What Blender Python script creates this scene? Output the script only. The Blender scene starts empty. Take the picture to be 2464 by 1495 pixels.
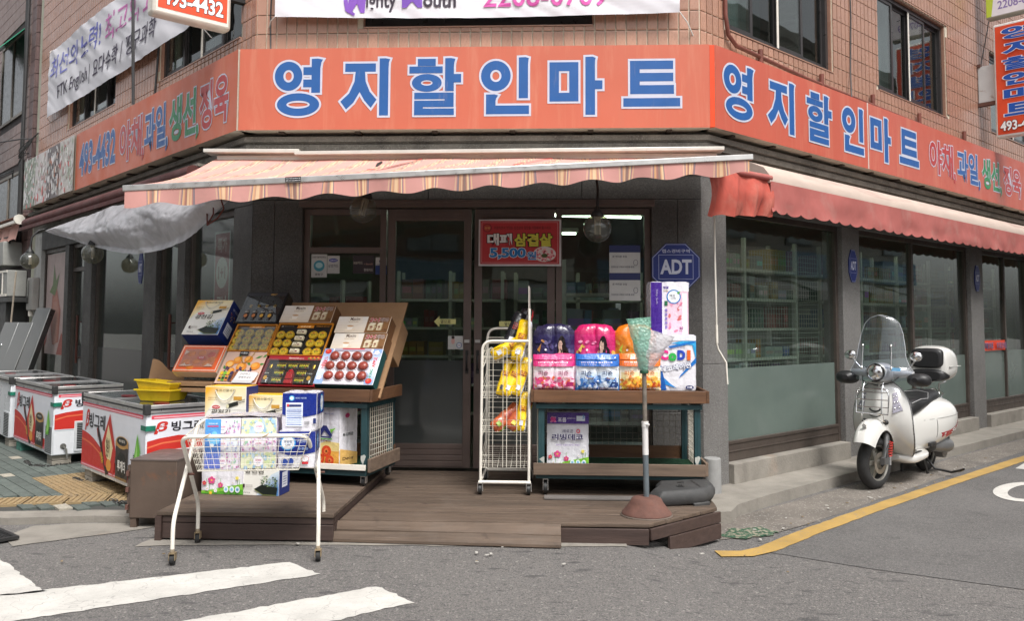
import bpy, math, random
from mathutils import Vector as V, Matrix, geometry, noise as mnoise
random.seed(7)
R = math.radians
SC = bpy.context.scene
COL = SC.collection
# ------------------------------------------------------------ camera, sky, sun, exposure
def T(x, y, z): return Matrix.Translation((x, y, z))
def RZ(a): return Matrix.Rotation(R(a), 4, 'Z')
def RX(a): return Matrix.Rotation(R(a), 4, 'X')
def RY(a): return Matrix.Rotation(R(a), 4, 'Y')
cd = bpy.data.cameras.new('camera'); cam = bpy.data.objects.new('camera', cd); COL.objects.link(cam)
_y, _p, _r = R(-2.6), R(3.7), R(0.25)
_fw = V((math.sin(_y) * math.cos(_p), math.cos(_y) * math.cos(_p), math.sin(_p)))
_rt = V((math.cos(_y), -math.sin(_y), 0)); _up = _rt.cross(_fw)
_r2 = _rt * math.cos(_r) + _up * math.sin(_r); _u2 = _up * math.cos(_r) - _rt * math.sin(_r)
_m = Matrix((( _r2.x, _u2.x, -_fw.x, 0), (_r2.y, _u2.y, -_fw.y, 0), (_r2.z, _u2.z, -_fw.z, 1.55), (0, 0, 0, 1)))
cam.matrix_world = _m
cd.sensor_width = 36; cd.lens = 2055 / 2464 * 36; cd.shift_y = -(747.5 - 642) / 2464
cd.clip_start = 0.05; cd.clip_end = 400
SC.camera = cam
w = bpy.data.worlds.new('World'); SC.world = w; w.use_nodes = True
nt = w.node_tree; bg = nt.nodes['Background']
sky = nt.nodes.new('ShaderNodeTexSky'); sky.sky_type = 'NISHITA'; sky.sun_disc = False
SUN_EL, SUN_AZ = 58, 150
sky.sun_elevation = R(SUN_EL); sky.sun_rotation = R(SUN_AZ); sky.air_density = 1.0; sky.dust_density = 4.0; sky.ozone_density = 1.0
hs = nt.nodes.new('ShaderNodeHueSaturation'); hs.inputs['Saturation'].default_value = 0.18
nt.links.new(sky.outputs[0], hs.inputs['Color']); nt.links.new(hs.outputs[0], bg.inputs[0])
bg.inputs[1].default_value = 0.125
sd = bpy.data.lights.new('sun', 'SUN'); sd.energy = 2.0; sd.angle = R(18); sd.color = (1, .97, .93)
sun = bpy.data.objects.new('sun', sd); COL.objects.link(sun)
_sa, _se = R(SUN_AZ), R(SUN_EL)
sun.rotation_euler = V((math.sin(_sa) * math.cos(_se), math.cos(_sa) * math.cos(_se), math.sin(_se))).to_track_quat('Z', 'Y').to_euler()
SC.view_settings.view_transform = 'Standard'; SC.view_settings.look = 'None'
SC.view_settings.gamma = 1; SC.view_settings.use_curve_mapping = False
SC.view_settings.exposure = 0.72
SC.cycles.max_bounces = 10; SC.cycles.diffuse_bounces = 5; SC.cycles.glossy_bounces = 4
SC.cycles.transparent_max_bounces = 24; SC.cycles.transmission_bounces = 6

# ------------------------------------------------------------ helpers
def lin(c):
    return tuple((x / 12.92 if x <= .04045 else ((x + .055) / 1.055) ** 2.4) for x in c)
def hx(s, k=1.0):
    s = s.lstrip('#'); c = lin([int(s[i:i + 2], 16) / 255 for i in (0, 2, 4)])
    return (c[0] * k, c[1] * k, c[2] * k)
WM = {}
MATS = {}
def _mat(name):
    m = bpy.data.materials.new(name); m.use_nodes = True
    nt = m.node_tree; b = nt.nodes['Principled BSDF']; MATS[name] = m
    return m, nt, b
def _n(nt, t, **k):
    n = nt.nodes.new(t)
    for a, v in k.items(): setattr(n, a, v)
    return n
def _noise(nt, vec, scale, detail=4, rough=.6, dist=0):
    n = _n(nt, 'ShaderNodeTexNoise'); n.inputs['Scale'].default_value = scale; n.inputs['Detail'].default_value = detail
    n.inputs['Roughness'].default_value = rough; n.inputs['Distortion'].default_value = dist
    nt.links.new(vec, n.inputs['Vector']); return n.outputs[0]
def _map(nt, val, a, b, c, d):
    n = _n(nt, 'ShaderNodeMapRange'); nt.links.new(val, n.inputs[0])
    for i, x in enumerate((a, b, c, d)): n.inputs[i + 1].default_value = x
    return n.outputs[0]
def _mix(nt, fac, a, b, mode='MIX'):
    n = _n(nt, 'ShaderNodeMix', data_type='RGBA', blend_type=mode)
    for sock, x in ((n.inputs[0], fac), (n.inputs[6], a), (n.inputs[7], b)):
        if isinstance(x, (int, float)): sock.default_value = x
        elif isinstance(x, tuple): sock.default_value = (*x[:3], 1)
        else: nt.links.new(x, sock)
    return n.outputs[2]
def M(name, col=(.5, .5, .5), rough=.6, metal=0, nvar=.12, nscale=5, bump=0, bscale=60, rnd=0, stain=None, stain2=None,
      stretch=None, attr=False, coat=0, spec=.5, speck=None, rvar=.1, trans=0, sub=None):
    if name in MATS: return MATS[name]
    m, nt, b = _mat(name)
    tc = _n(nt, 'ShaderNodeTexCoord'); vec = tc.outputs['Object']
    if stretch:
        mp = _n(nt, 'ShaderNodeMapping'); nt.links.new(vec, mp.inputs[0]); mp.inputs['Scale'].default_value = stretch
        svec = mp.outputs[0]
    else: svec = vec
    oi = _n(nt, 'ShaderNodeObjectInfo')
    if rnd:
        ad = _n(nt, 'ShaderNodeVectorMath', operation='ADD'); nt.links.new(svec, ad.inputs[0])
        sc = _n(nt, 'ShaderNodeVectorMath', operation='SCALE'); sc.inputs[0].default_value = (37, 17, 23)
        nt.links.new(oi.outputs['Random'], sc.inputs['Scale']); nt.links.new(sc.outputs[0], ad.inputs[1]); svec = ad.outputs[0]
    if attr:
        a = _n(nt, 'ShaderNodeAttribute', attribute_name='Col'); c = a.outputs['Color']
    else: c = (*col, 1)
    nz = _noise(nt, svec, nscale)
    f = _map(nt, nz, .25, .75, 1 - nvar, 1 + nvar)
    if rnd:
        f2 = _map(nt, oi.outputs['Random'], 0, 1, 1 - rnd, 1 + rnd)
        mm = _n(nt, 'ShaderNodeMath', operation='MULTIPLY'); nt.links.new(f, mm.inputs[0]); nt.links.new(f2, mm.inputs[1]); f = mm.outputs[0]
    cc = _n(nt, 'ShaderNodeCombineColor')
    for i in range(3): nt.links.new(f, cc.inputs[i])
    c = _mix(nt, 1.0, c, cc.outputs[0], 'MULTIPLY')
    for st in (stain, stain2):
        if st:
            scol, ssc, lo, hi, amt = st[:5]
            v2 = vec
            if len(st) > 5:
                mp = _n(nt, 'ShaderNodeMapping'); nt.links.new(vec, mp.inputs[0]); mp.inputs['Scale'].default_value = st[5]; v2 = mp.outputs[0]
            sn = _noise(nt, v2, ssc, 6, .65, .4)
            c = _mix(nt, _map(nt, sn, lo, hi, 0, amt), c, scol)
    if speck:
        for scol, ssc, thr, amt in speck:
            vo = _n(nt, 'ShaderNodeTexVoronoi'); vo.inputs['Scale'].default_value = ssc; nt.links.new(vec, vo.inputs['Vector'])
            sep = _n(nt, 'ShaderNodeSeparateColor'); nt.links.new(vo.outputs['Color'], sep.inputs[0])
            c = _mix(nt, _map(nt, sep.outputs[0], thr, thr + .02, 0, amt), c, scol)
    if isinstance(c, tuple): b.inputs['Base Color'].default_value = (*c[:3], 1)
    else: nt.links.new(c, b.inputs['Base Color'])
    rn = _noise(nt, vec, nscale * 2.3)
    nt.links.new(_map(nt, rn, .3, .7, max(.03, rough - rvar), min(1, rough + rvar)), b.inputs['Roughness'])
    b.inputs['Metallic'].default_value = metal; b.inputs['Specular IOR Level'].default_value = spec
    b.inputs['Coat Weight'].default_value = coat; b.inputs['Coat Roughness'].default_value = .08
    if trans: b.inputs['Transmission Weight'].default_value = trans
    if bump:
        bn = _noise(nt, svec, bscale, 5)
        bp = _n(nt, 'ShaderNodeBump'); bp.inputs['Strength'].default_value = min(1, bump); bp.inputs['Distance'].default_value = .01
        nt.links.new(bn, bp.inputs['Height']); nt.links.new(bp.outputs[0], b.inputs['Normal'])
    return m
def glassm(name, tint=(.8, .85, .83), dens=.15, film=None, filmamt=0, rough=.0):
    """pane: Fresnel mirror over clear, slightly tinted see-through glass; film = frosted layer"""
    m, nt, b = _mat(name); nt.nodes.remove(b)
    out = nt.nodes['Material Output']
    tr = _n(nt, 'ShaderNodeBsdfTransparent'); tr.inputs[0].default_value = (*tint, 1)
    gl = _n(nt, 'ShaderNodeBsdfGlossy'); gl.inputs['Roughness'].default_value = rough; gl.inputs[0].default_value = (1, 1, 1, 1)
    fr = _n(nt, 'ShaderNodeFresnel'); geo = _n(nt, 'ShaderNodeNewGeometry'); nt.links.new(_map(nt, geo.outputs['Backfacing'], 0, 1, 1.52, 1 / 1.52), fr.inputs['IOR'])
    mx = _n(nt, 'ShaderNodeMixShader')
    base = tr.outputs[0]
    df = _n(nt, 'ShaderNodeBsdfDiffuse'); df.inputs[0].default_value = (*(film or (.3, .32, .3)), 1)
    m0 = _n(nt, 'ShaderNodeMixShader')
    tc = _n(nt, 'ShaderNodeTexCoord')
    if film:
        nt.links.new(_map(nt, _noise(nt, tc.outputs['Object'], 2.5, 5), .3, .7, filmamt - .06, min(1, filmamt + .06)), m0.inputs[0])
    else:
        nt.links.new(_map(nt, _noise(nt, tc.outputs['Object'], 1.7, 6), .35, .75, dens * .3, dens), m0.inputs[0])
    nt.links.new(base, m0.inputs[1]); nt.links.new(df.outputs[0], m0.inputs[2])
    nt.links.new(fr.outputs[0], mx.inputs[0]); nt.links.new(m0.outputs[0], mx.inputs[1]); nt.links.new(gl.outputs[0], mx.inputs[2])
    bn = _noise(nt, tc.outputs['Object'], 1.1, 2); bp = _n(nt, 'ShaderNodeBump'); bp.inputs['Strength'].default_value = .12; bp.inputs['Distance'].default_value = .02
    nt.links.new(bn, bp.inputs['Height']); nt.links.new(bp.outputs[0], gl.inputs['Normal'])
    nt.links.new(mx.outputs[0], out.inputs[0]); return m
def emitm(name, col, s):
    m, nt, b = _mat(name); b.inputs['Emission Color'].default_value = (*col, 1); b.inputs['Emission Strength'].default_value = s
    b.inputs['Base Color'].default_value = (*col, 1); return m

def unlink_children(o): pass
def link(o, parent=None, Mw=None):
    COL.objects.link(o)
    if parent is not None:
        o.parent = parent; pm = WM[parent.name]
        Mw = pm if Mw is None else Mw
        o.matrix_basis = pm.inverted() @ Mw
    else:
        Mw = Matrix.Identity(4) if Mw is None else Mw
        o.matrix_basis = Mw
    WM[o.name] = Mw.copy(); return o
def tag(o, label=None, cat=None, group=None, kind=None):
    if label: o['label'] = label
    if cat: o['category'] = cat
    if group: o['group'] = group
    if kind: o['kind'] = kind
    return o
def thing(name, label, cat, Mw=None, group=None):
    return tag(link(bpy.data.objects.new(name, None), None, Mw), label, cat, group)
class MB:
    def __init__(s): s.v = []; s.f = []; s.c = []; s.hascol = False; s.M = None
    def add(s, vs, fs, col=None, Mx=None, cols=None):
        k = len(s.v)
        for p in vs:
            p = V(p)
            if Mx is not None: p = Mx @ p
            if s.M is not None: p = s.M @ p
            s.v.append(p)
        for i, f in enumerate(fs):
            s.f.append([k + j for j in f])
            if cols is not None: s.c.append(cols[i]); s.hascol = True
            else: s.c.append(col)
            if col is not None: s.hascol = True
        return s
    def box(s, x0, x1, y0, y1, z0, z1, col=None, Mx=None):
        vs = [(x, y, z) for z in (z0, z1) for y in (y0, y1) for x in (x0, x1)]
        return s.add(vs, [(0, 2, 3, 1), (4, 5, 7, 6), (0, 1, 5, 4), (2, 6, 7, 3), (0, 4, 6, 2), (1, 3, 7, 5)], col, Mx)
    def cbox(s, cx, cy, cz, sx, sy, sz, col=None, Mx=None):
        return s.box(cx - sx / 2, cx + sx / 2, cy - sy / 2, cy + sy / 2, cz - sz / 2, cz + sz / 2, col, Mx)
    def bar(s, p, q, w, h, col=None):
        p, q = V(p), V(q); d = (q - p); L = d.length; d.normalize()
        up = V((0, 0, 1)) if abs(d.z) < .9 else V((0, 1, 0))
        sx = d.cross(up).normalized(); sz = sx.cross(d)
        vs = [p + d * a + sx * (b * w / 2) + sz * (c * h / 2) for a in (0, L) for b, c in ((-1, -1), (1, -1), (1, 1), (-1, 1))]
        return s.add(vs, [(0, 1, 2, 3), (7, 6, 5, 4), (0, 4, 5, 1), (1, 5, 6, 2), (2, 6, 7, 3), (3, 7, 4, 0)], col)
    def tube(s, pts, r, n=8, col=None, closed=False, cap=True):
        pts = [V(p) for p in pts]; N = len(pts); rr = r if isinstance(r, (list, tuple)) else [r] * N
        d0 = (pts[1] - pts[0]).normalized(); up = V((0, 0, 1)) if abs(d0.z) < .9 else V((1, 0, 0))
        sx = d0.cross(up).normalized(); vs = []
        for i, p in enumerate(pts):
            if closed: d = (pts[(i + 1) % N] - pts[i - 1]).normalized()
            else: d = (pts[min(i + 1, N - 1)] - pts[max(i - 1, 0)]).normalized()
            sx = (sx - d * sx.dot(d)).normalized(); sy = d.cross(sx)
            for k in range(n):
                a = 2 * math.pi * k / n; vs.append(p + (sx * math.cos(a) + sy * math.sin(a)) * rr[i])
        fs = []
        for i in range(N if closed else N - 1):
            j = (i + 1) % N
            for k in range(n): fs.append((i * n + k, i * n + (k + 1) % n, j * n + (k + 1) % n, j * n + k))
        if cap and not closed: fs += [tuple(reversed(range(n))), tuple((N - 1) * n + k for k in range(n))]
        return s.add(vs, fs, col)
    def lathe(s, prof, n=20, Mx=None, col=None, caps=True):
        vs = []; fs = []
        for r, z in prof:
            for k in range(n):
                a = 2 * math.pi * k / n; vs.append((r * math.cos(a), r * math.sin(a), z))
        for i in range(len(prof) - 1):
            for k in range(n): fs.append((i * n + k, i * n + (k + 1) % n, (i + 1) * n + (k + 1) % n, (i + 1) * n + k))
        if caps:
            if prof[0][0] > 1e-6: fs.append(tuple(reversed(range(n))))
            if prof[-1][0] > 1e-6: fs.append(tuple((len(prof) - 1) * n + k for k in range(n)))
        return s.add(vs, fs, col, Mx)
    def cyl(s, p, q, r, n=16, col=None, r2=None):
        p, q = V(p), V(q); d = q - p; L = d.length
        Mx = Matrix.Translation(p) @ d.to_track_quat('Z', 'Y').to_matrix().to_4x4()
        return s.lathe([(r, 0), (r if r2 is None else r2, L)], n, Mx, col)
    def sphere(s, c, r, n=20, m=12, col=None, sc=(1, 1, 1)):
        prof = [(r * math.sin(math.pi * i / m), -r * math.cos(math.pi * i / m)) for i in range(m + 1)]
        prof[0] = (1e-5, -r); prof[-1] = (1e-5, r)
        return s.lathe(prof, n, Matrix.Translation(V(c)) @ Matrix.Diagonal((*sc, 1)), col, False)
    def grid(s, fn, nu, nv, col=None, colfn=None):
        vs = [fn(i / nu, j / nv) for j in range(nv + 1) for i in range(nu + 1)]
        fs = []; cs = []
        for j in range(nv):
            for i in range(nu):
                a = j * (nu + 1) + i; fs.append((a, a + 1, a + nu + 2, a + nu + 1))
                cs.append(colfn((i + .5) / nu, (j + .5) / nv) if colfn else col)
        return s.add(vs, fs, col, None, cs if colfn else None)
    def prism(s, poly, a, b, Mx=None, col=None):
        """poly in x,z extruded along y from a to b"""
        n = len(poly); vs = [(x, a, z) for x, z in poly] + [(x, b, z) for x, z in poly]
        tri = geometry.tessellate_polygon([[V((x, z, 0)) for x, z in poly]])
        fs = [tuple(t) for t in tri] + [tuple(n + i for i in reversed(t)) for t in tri]
        fs += [(i, (i + 1) % n, n + (i + 1) % n, n + i) for i in range(n)]
        return s.add(vs, fs, col, Mx)
    def mesh(s, name, mat, smooth=None):
        me = bpy.data.meshes.new(name); me.from_pydata([tuple(p) for p in s.v], [], s.f)
        if mat: me.materials.append(mat)
        if s.hascol:
            ca = me.color_attributes.new('Col', 'FLOAT_COLOR', 'CORNER'); d = []
            for i, f in enumerate(s.f):
                c = s.c[i] or (.5, .5, .5)
                if c and isinstance(c[0], (tuple, list)):
                    for cc in c: d += [*cc[:3], 1]
                else: d += [*c[:3], 1] * len(f)
            ca.data.foreach_set('color', d)
        me.update()
        if smooth is not None:
            me.shade_smooth(); me.set_sharp_from_angle(angle=R(smooth))
        return me
    def obj(s, name, mat, parent=None, Mw=None, smooth=None, bevel=0, label=None, cat=None, group=None, kind=None, fixn=False):
        me = s.mesh(name, mat, smooth)
        if fixn:
            import bmesh
            bm = bmesh.new(); bm.from_mesh(me); bmesh.ops.recalc_face_normals(bm, faces=bm.faces); bm.to_mesh(me); bm.free()
            if smooth is not None: me.set_sharp_from_angle(angle=R(smooth))
        o = link(bpy.data.objects.new(name, me), parent, Mw)
        if bevel:
            md = o.modifiers.new('b', 'BEVEL'); md.width = bevel; md.segments = 2; md.limit_method = 'ANGLE'; md.angle_limit = R(40)
            if smooth is None: me.shade_smooth(); me.set_sharp_from_angle(angle=R(60))
        return tag(o, label, cat, group, kind)
def copy_tree(o, Mw, label=None, **k):
    def rec(src, parent, Mn):
        c = src.copy(); COL.objects.link(c); c.parent = parent
        if parent is None: c.matrix_basis = Mn
        WM[c.name] = Mn.copy()
        for ch in [x for x in KIDS.get(src.name, [])]:
            rec(ch, c, Mn @ ch.matrix_basis)
        return c
    for x in bpy.data.objects:
        if x.parent is not None: pass
    KIDS.clear()
    for x in bpy.data.objects:
        if x.parent is not None: KIDS.setdefault(x.parent.name, []).append(x)
    r = rec(o, None, Mw)
    if label: r['label'] = label
    return r
KIDS = {}
UB = None
def unitbox(mat, bev=0.0):
    key = ('ub', mat.name, bev)
    if key in MATS: return MATS[key]
    mb = MB()
    if bev:
        b = bev; t = .5
        # chamfered front (towards -y): a block with a sloped rim
        mb.add([(-t, t, -t), (t, t, -t), (t, t, t), (-t, t, t), (-t, -t + b, -t), (t, -t + b, -t), (t, -t + b, t), (-t, -t + b, t),
                (-t + b * .6, -t, -t + b * .6), (t - b * .6, -t, -t + b * .6), (t - b * .6, -t, t - b * .6), (-t + b * .6, -t, t - b * .6)],
               [(0, 3, 2, 1), (0, 1, 5, 4), (1, 2, 6, 5), (2, 3, 7, 6), (3, 0, 4, 7), (4, 5, 9, 8), (5, 6, 10, 9), (6, 7, 11, 10), (7, 4, 8, 11), (8, 9, 10, 11)])
    else: mb.box(-.5, .5, -.5, .5, -.5, .5)
    MATS[key] = mb.mesh('piece', mat); return MATS[key]
def pieces(name, lst, mat, parent, Mw, nmax, campos=None, bev=0.0, stuffname=None):
    """lst of (cx,cy,cz,sx,sy,sz[,rotz]) in frame Mw: nearest nmax as objects of their own, the rest as one stuff part"""
    inv = Mw.inverted() @ V((0, 0, 1.55))
    lst = sorted(lst, key=lambda b: (V(b[:3]) - inv).length)
    me = unitbox(mat, bev)
    for b in lst[:nmax]:
        rz = Matrix.Rotation(b[6], 4, 'Z') if len(b) > 6 else Matrix.Identity(4)
        link(bpy.data.objects.new(name, me), parent, Mw @ T(*b[:3]) @ rz @ Matrix.Diagonal((b[3], b[4], b[5], 1)))
    rest = lst[nmax:]
    if rest:
        mb = MB()
        for b in rest: mb.cbox(b[0], b[1], b[2], b[3], b[4], b[5])
        mb.obj(stuffname or (name + 's_far'), mat, parent, Mw, kind='stuff')
# ------------------------------------------------------------ lettering
_gc = {}
def glyphs(body, off):
    k = (body, round(off, 4))
    if k in _gc: return _gc[k]
    if 'o' not in _gc:
        c = bpy.data.curves.new('t', 'FONT'); c.resolution_u = 3; c.fill_mode = 'FRONT'; _gc['o'] = bpy.data.objects.new('t', c)
    o = _gc['o']; c = o.data; c.body = body; c.offset = off
    me = bpy.data.meshes.new_from_object(o)
    vs = [(p.co.x, p.co.y) for p in me.vertices]; fs = [tuple(p.vertices) for p in me.polygons]
    bpy.data.meshes.remove(me)
    _gc[k] = (vs, fs); return _gc[k]
def offpoly(p, e):
    n = len(p); a = sum(p[i][0] * p[(i + 1) % n][1] - p[(i + 1) % n][0] * p[i][1] for i in range(n))
    s = 1 if a > 0 else -1; r = []
    for i in range(n):
        x0, y0 = p[i - 1]; x1, y1 = p[i]; x2, y2 = p[(i + 1) % n]
        d1 = V((x1 - x0, y1 - y0)).normalized(); d2 = V((x2 - x1, y2 - y1)).normalized()
        n1 = V((d1.y, -d1.x)) * s; n2 = V((d2.y, -d2.x)) * s
        m = n1 + n2; m = m / max(.35, m.length_squared / 2)
        r.append((x1 + m.x * e, y1 + m.y * e))
    return r
class Art(MB):
    """flat print laid in thin layers on a face: origin o, right U, up W, outward N; warp(x,y)->height above the face"""
    def __init__(s, o=(0, 0, 0), U=(1, 0, 0), W=(0, 0, 1), N=(0, -1, 0), lay=.0004, base=.0012, warp=None):
        super().__init__(); s.af = (0, 0, 1, 1); s.o, s.U, s.W, s.N = V(o), V(U), V(W), V(N); s.h = base; s.lay = lay; s.warp = warp
    def P(s, x, y, h=None):
        q = s.h if h is None else h
        x, y = s.af[0] + (x - s.af[0]) * s.af[2], s.af[1] + (y - s.af[1]) * s.af[3]
        if s.warp: q += s.warp(x, y)
        return s.o + s.U * x + s.W * y + s.N * q
    def tri(s, pts, col, step=True):
        t = geometry.tessellate_polygon([[V((x, y, 0)) for x, y in pts]])
        s.add([s.P(x, y) for x, y in pts], [tuple(f) for f in t], col)
        if step: s.h += s.lay
        return s
    def rect(s, x, y, w, h, col, step=True):
        if s.warp:
            nx, ny = max(1, int(w / .02)), max(1, int(h / .03))
            s.grid(lambda a, b: s.P(x + w * a, y + h * b), nx, ny, col)
        else: s.add([s.P(x, y), s.P(x + w, y), s.P(x + w, y + h), s.P(x, y + h)], [(0, 1, 2, 3)], col)
        if step: s.h += s.lay
        return s
    def grad(s, x, y, w, h, c0, c1, vert=True, n=10, c2=None):
        """n bands blending c0 to c1 (to c2)"""
        def f(t):
            if c2: return tuple(a + (b - a) * (t * 2) for a, b in zip(c0, c1)) if t < .5 else tuple(a + (b - a) * (t * 2 - 1) for a, b in zip(c1, c2))
            return tuple(a + (b - a) * t for a, b in zip(c0, c1))
        for i in range(n):
            c = f((i + .5) / n)
            if vert: s.rect(x, y + h * i / n, w, h / n, c, False)
            else: s.rect(x + w * i / n, y, w / n, h, c, False)
        s.h += s.lay; return s
    def ell(s, cx, cy, rx, ry, col, n=18, rot=0, step=True, a0=0, a1=360):
        ca, sa = math.cos(rot), math.sin(rot); pts = []
        full = abs(a1 - a0) >= 360
        for k in range(n if full else n + 1):
            a = R(a0) + R(a1 - a0) * k / n; x, y = rx * math.cos(a), ry * math.sin(a)
            pts.append((cx + x * ca - y * sa, cy + x * sa + y * ca))
        if s.warp: s.add([s.P(cx, cy)] + [s.P(*p) for p in pts], [(0, 1 + i, 1 + (i + 1) % len(pts)) for i in range(len(pts) if full else len(pts) - 1)], col)
        else: s.add([s.P(*p) for p in pts], [tuple(range(len(pts)))], col)
        if step: s.h += s.lay
        return s
    def ring(s, cx, cy, rx, ry, ix, iy, col, n=28, step=True):
        vs = []
        for k in range(n):
            a = 2 * math.pi * k / n; c, d = math.cos(a), math.sin(a)
            vs += [s.P(cx + rx * c, cy + ry * d), s.P(cx + ix * c, cy + iy * d)]
        s.add(vs, [(2 * k, 2 * ((k + 1) % n), 2 * ((k + 1) % n) + 1, 2 * k + 1) for k in range(n)], col)
        if step: s.h += s.lay
        return s
    def line(s, pts, w, col):
        for (x0, y0), (x1, y1) in zip(pts, pts[1:]):
            d = V((x1 - x0, y1 - y0)); L = d.length or 1e-6; nx, ny = -d.y / L * w / 2, d.x / L * w / 2
            s.add([s.P(x0 - nx, y0 - ny), s.P(x1 - nx, y1 - ny), s.P(x1 + nx, y1 + ny), s.P(x0 + nx, y0 + ny)], [(0, 1, 2, 3)], col); s.h += s.lay * .15
        s.h += s.lay; return s
    def text(s, body, x, y, w=None, h=None, col=(0, 0, 0), bold=.01, out=None, out2=None, shear=0, align='l', rot=0):
        """x,y = lower left (or centre) of the inked box"""
        vs, fs = glyphs(body, bold)
        if not vs: return s
        x0, x1 = min(p[0] for p in vs), max(p[0] for p in vs); y0, y1 = min(p[1] for p in vs), max(p[1] for p in vs)
        if w is None: kx = ky = h / (y1 - y0)
        elif h is None: kx = ky = w / (x1 - x0)
        else: kx, ky = w / (x1 - x0), h / (y1 - y0)
        W_, H_ = kx * (x1 - x0), ky * (y1 - y0)
        ox, oy = (x, y) if align == 'l' else (x - W_ / 2, y - H_ / 2)
        ca, sa = math.cos(rot), math.sin(rot); cx, cy = ox + W_ / 2, oy + H_ / 2
        def mp(p):
            X = ox + (p[0] - x0) * kx + shear * (p[1] - y0) * ky; Y = oy + (p[1] - y0) * ky
            if rot: X, Y = cx + (X - cx) * ca - (Y - cy) * sa, cy + (X - cx) * sa + (Y - cy) * ca
            return s.P(X, Y)
        lays = []
        if out2: lays.append((glyphs(body, bold + out[1] + out2[1]), out2[0]))
        if out: lays.append((glyphs(body, bold + out[1]), out[0]))
        lays.append(((vs, fs), col))
        for (gv, gf), c in lays:
            s.add([mp(p) for p in gv], gf, c); s.h += s.lay
        return s
    def build(s, name, parent, mat=None, Mw=None, **k):
        return s.obj(name, mat or PRINT, parent, Mw, **k)
    # hand-drawn heavy gothic syllables of the shop sign
    def sig(s, ch, x, y, w, h, col, ocol, e=14):
        st, (bx0, by0, bx1, by1) = SIGN[ch]
        kx, ky = w / (bx1 - bx0), h / (by1 - by0)
        mp = lambda X, Y: (x + (X - bx0) * kx, y + (by1 - Y) * ky)
        for ph in (0, 1):
            for t in st:
                if t[0] == 'r':
                    q = e if ph == 0 else 0
                    (a, b), (c, d) = mp(t[1] - q, t[4] + q), mp(t[3] + q, t[2] - q)
                    s.rect(a, b, c - a, d - b, ocol if ph == 0 else col)
                elif t[0] == 'p':
                    pts = offpoly(t[1], e) if ph == 0 else t[1]
                    s.tri([mp(*p) for p in pts], ocol if ph == 0 else col)
                elif t[0] == 'e':
                    cx, cy, rx, ry, ix, iy = t[1:]
                    q = e if ph == 0 else 0; qi = min(e, ix * .4, iy * .5) if ph == 0 else 0
                    a, b = mp(cx, cy)
                    s.ring(a, b, (rx + q) * kx, (ry + q) * ky, (ix - qi) * kx, (iy - qi) * ky, ocol if ph == 0 else col, 36)
        return s
SIGN = {
 '영': ([('e', 397, 524, 96, 101, 36, 43), ('p', [(557, 405), (600, 403), (635, 410), (624, 430), (618, 470), (618, 640), (557, 640)]), ('r', 500, 462, 560, 517), ('r', 500, 548, 560, 602), ('e', 467, 721, 147, 79, 81, 27)], (301, 403, 635, 800)),
 '지': ([('r', 790, 434, 1002, 492), ('p', [(863, 490), (928, 490), (933, 560), (962, 630), (1010, 685), (970, 742), (925, 690), (892, 632), (850, 705), (800, 752), (760, 697), (820, 640), (855, 560)]), ('p', [(1028, 400), (1070, 399), (1100, 406), (1092, 428), (1090, 470), (1090, 795), (1028, 795)])], (760, 399, 1100, 795)),
 '할': ([('r', 1292, 400, 1415, 450), ('r', 1235, 453, 1463, 500), ('e', 1355, 567, 102, 62, 40, 19), ('p', [(1480, 397), (1520, 396), (1550, 402), (1543, 425), (1540, 450), (1540, 625), (1480, 625)]), ('r', 1538, 507, 1590, 565), ('r', 1270, 635, 1540, 680), ('r', 1478, 678, 1540, 692), ('r', 1270, 690, 1540, 735), ('r', 1270, 733, 1330, 747), ('r', 1270, 745, 1542, 790)], (1235, 396, 1590, 790)),
 '인': ([('e', 244, 517, 101, 105, 38, 42), ('p', [(400, 390), (445, 388), (468, 395), (465, 415), (463, 440), (463, 673), (400, 673)]), ('p', [(178, 645), (235, 644), (260, 652), (247, 672), (243, 690), (243, 722), (470, 722), (470, 782), (178, 782)])], (143, 388, 470, 782)),
 '마': ([('r', 609, 420, 673, 692), ('r', 743, 420, 805, 692), ('r', 670, 420, 746, 482), ('r', 670, 632, 746, 692), ('p', [(852, 385), (900, 383), (922, 392), (918, 410), (917, 440), (917, 785), (852, 785)]), ('r', 914, 548, 967, 609)], (609, 383, 967, 785)),
 '트': ([('r', 1153, 408, 1218, 640), ('r', 1216, 408, 1443, 467), ('r', 1216, 493, 1443, 552), ('r', 1216, 578, 1447, 640), ('r', 1107, 668, 1488, 727)], (1107, 408, 1488, 727)),
}
# ------------------------------------------------------------ materials
PRINT = M('printed_carton', rough=.45, attr=True, nvar=.04, nscale=9, rvar=.08)
FILM = M('printed_plastic_film', rough=.27, attr=True, nvar=.05, nscale=14, bump=.7, bscale=19, coat=.35, rvar=.12)
SIGNM = M('printed_sign_face', rough=.42, attr=True, nvar=.05, nscale=1.6, stain=((.75, .45, .3), 2.2, .52, .8, .25, (3, 1, .35)), stain2=((.42, .2, .12), 5, .58, .85, .3, (2.5, 1, .3)))
SIGNL = M('sign_lettering', rough=.4, attr=True, nvar=.06, nscale=6, stain=((.55, .45, .42), 6, .6, .85, .25, (4, 1, .5)))
CLOTHP = M('printed_banner_cloth', rough=.7, attr=True, nvar=.03, nscale=4)
TILE = M('salmon_wall_tile', (.41, .225, .16), rough=.3, nvar=.1, nscale=3, rnd=.14, bump=.05, bscale=8, stain=((.22, .13, .09), 1.5, .55, .8, .35))
GROUT = M('cream_grout', (.6, .53, .42), rough=.9, nvar=.15, nscale=9, stain=((.25, .2, .17), 1.2, .55, .8, .5), bump=.2)
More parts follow.
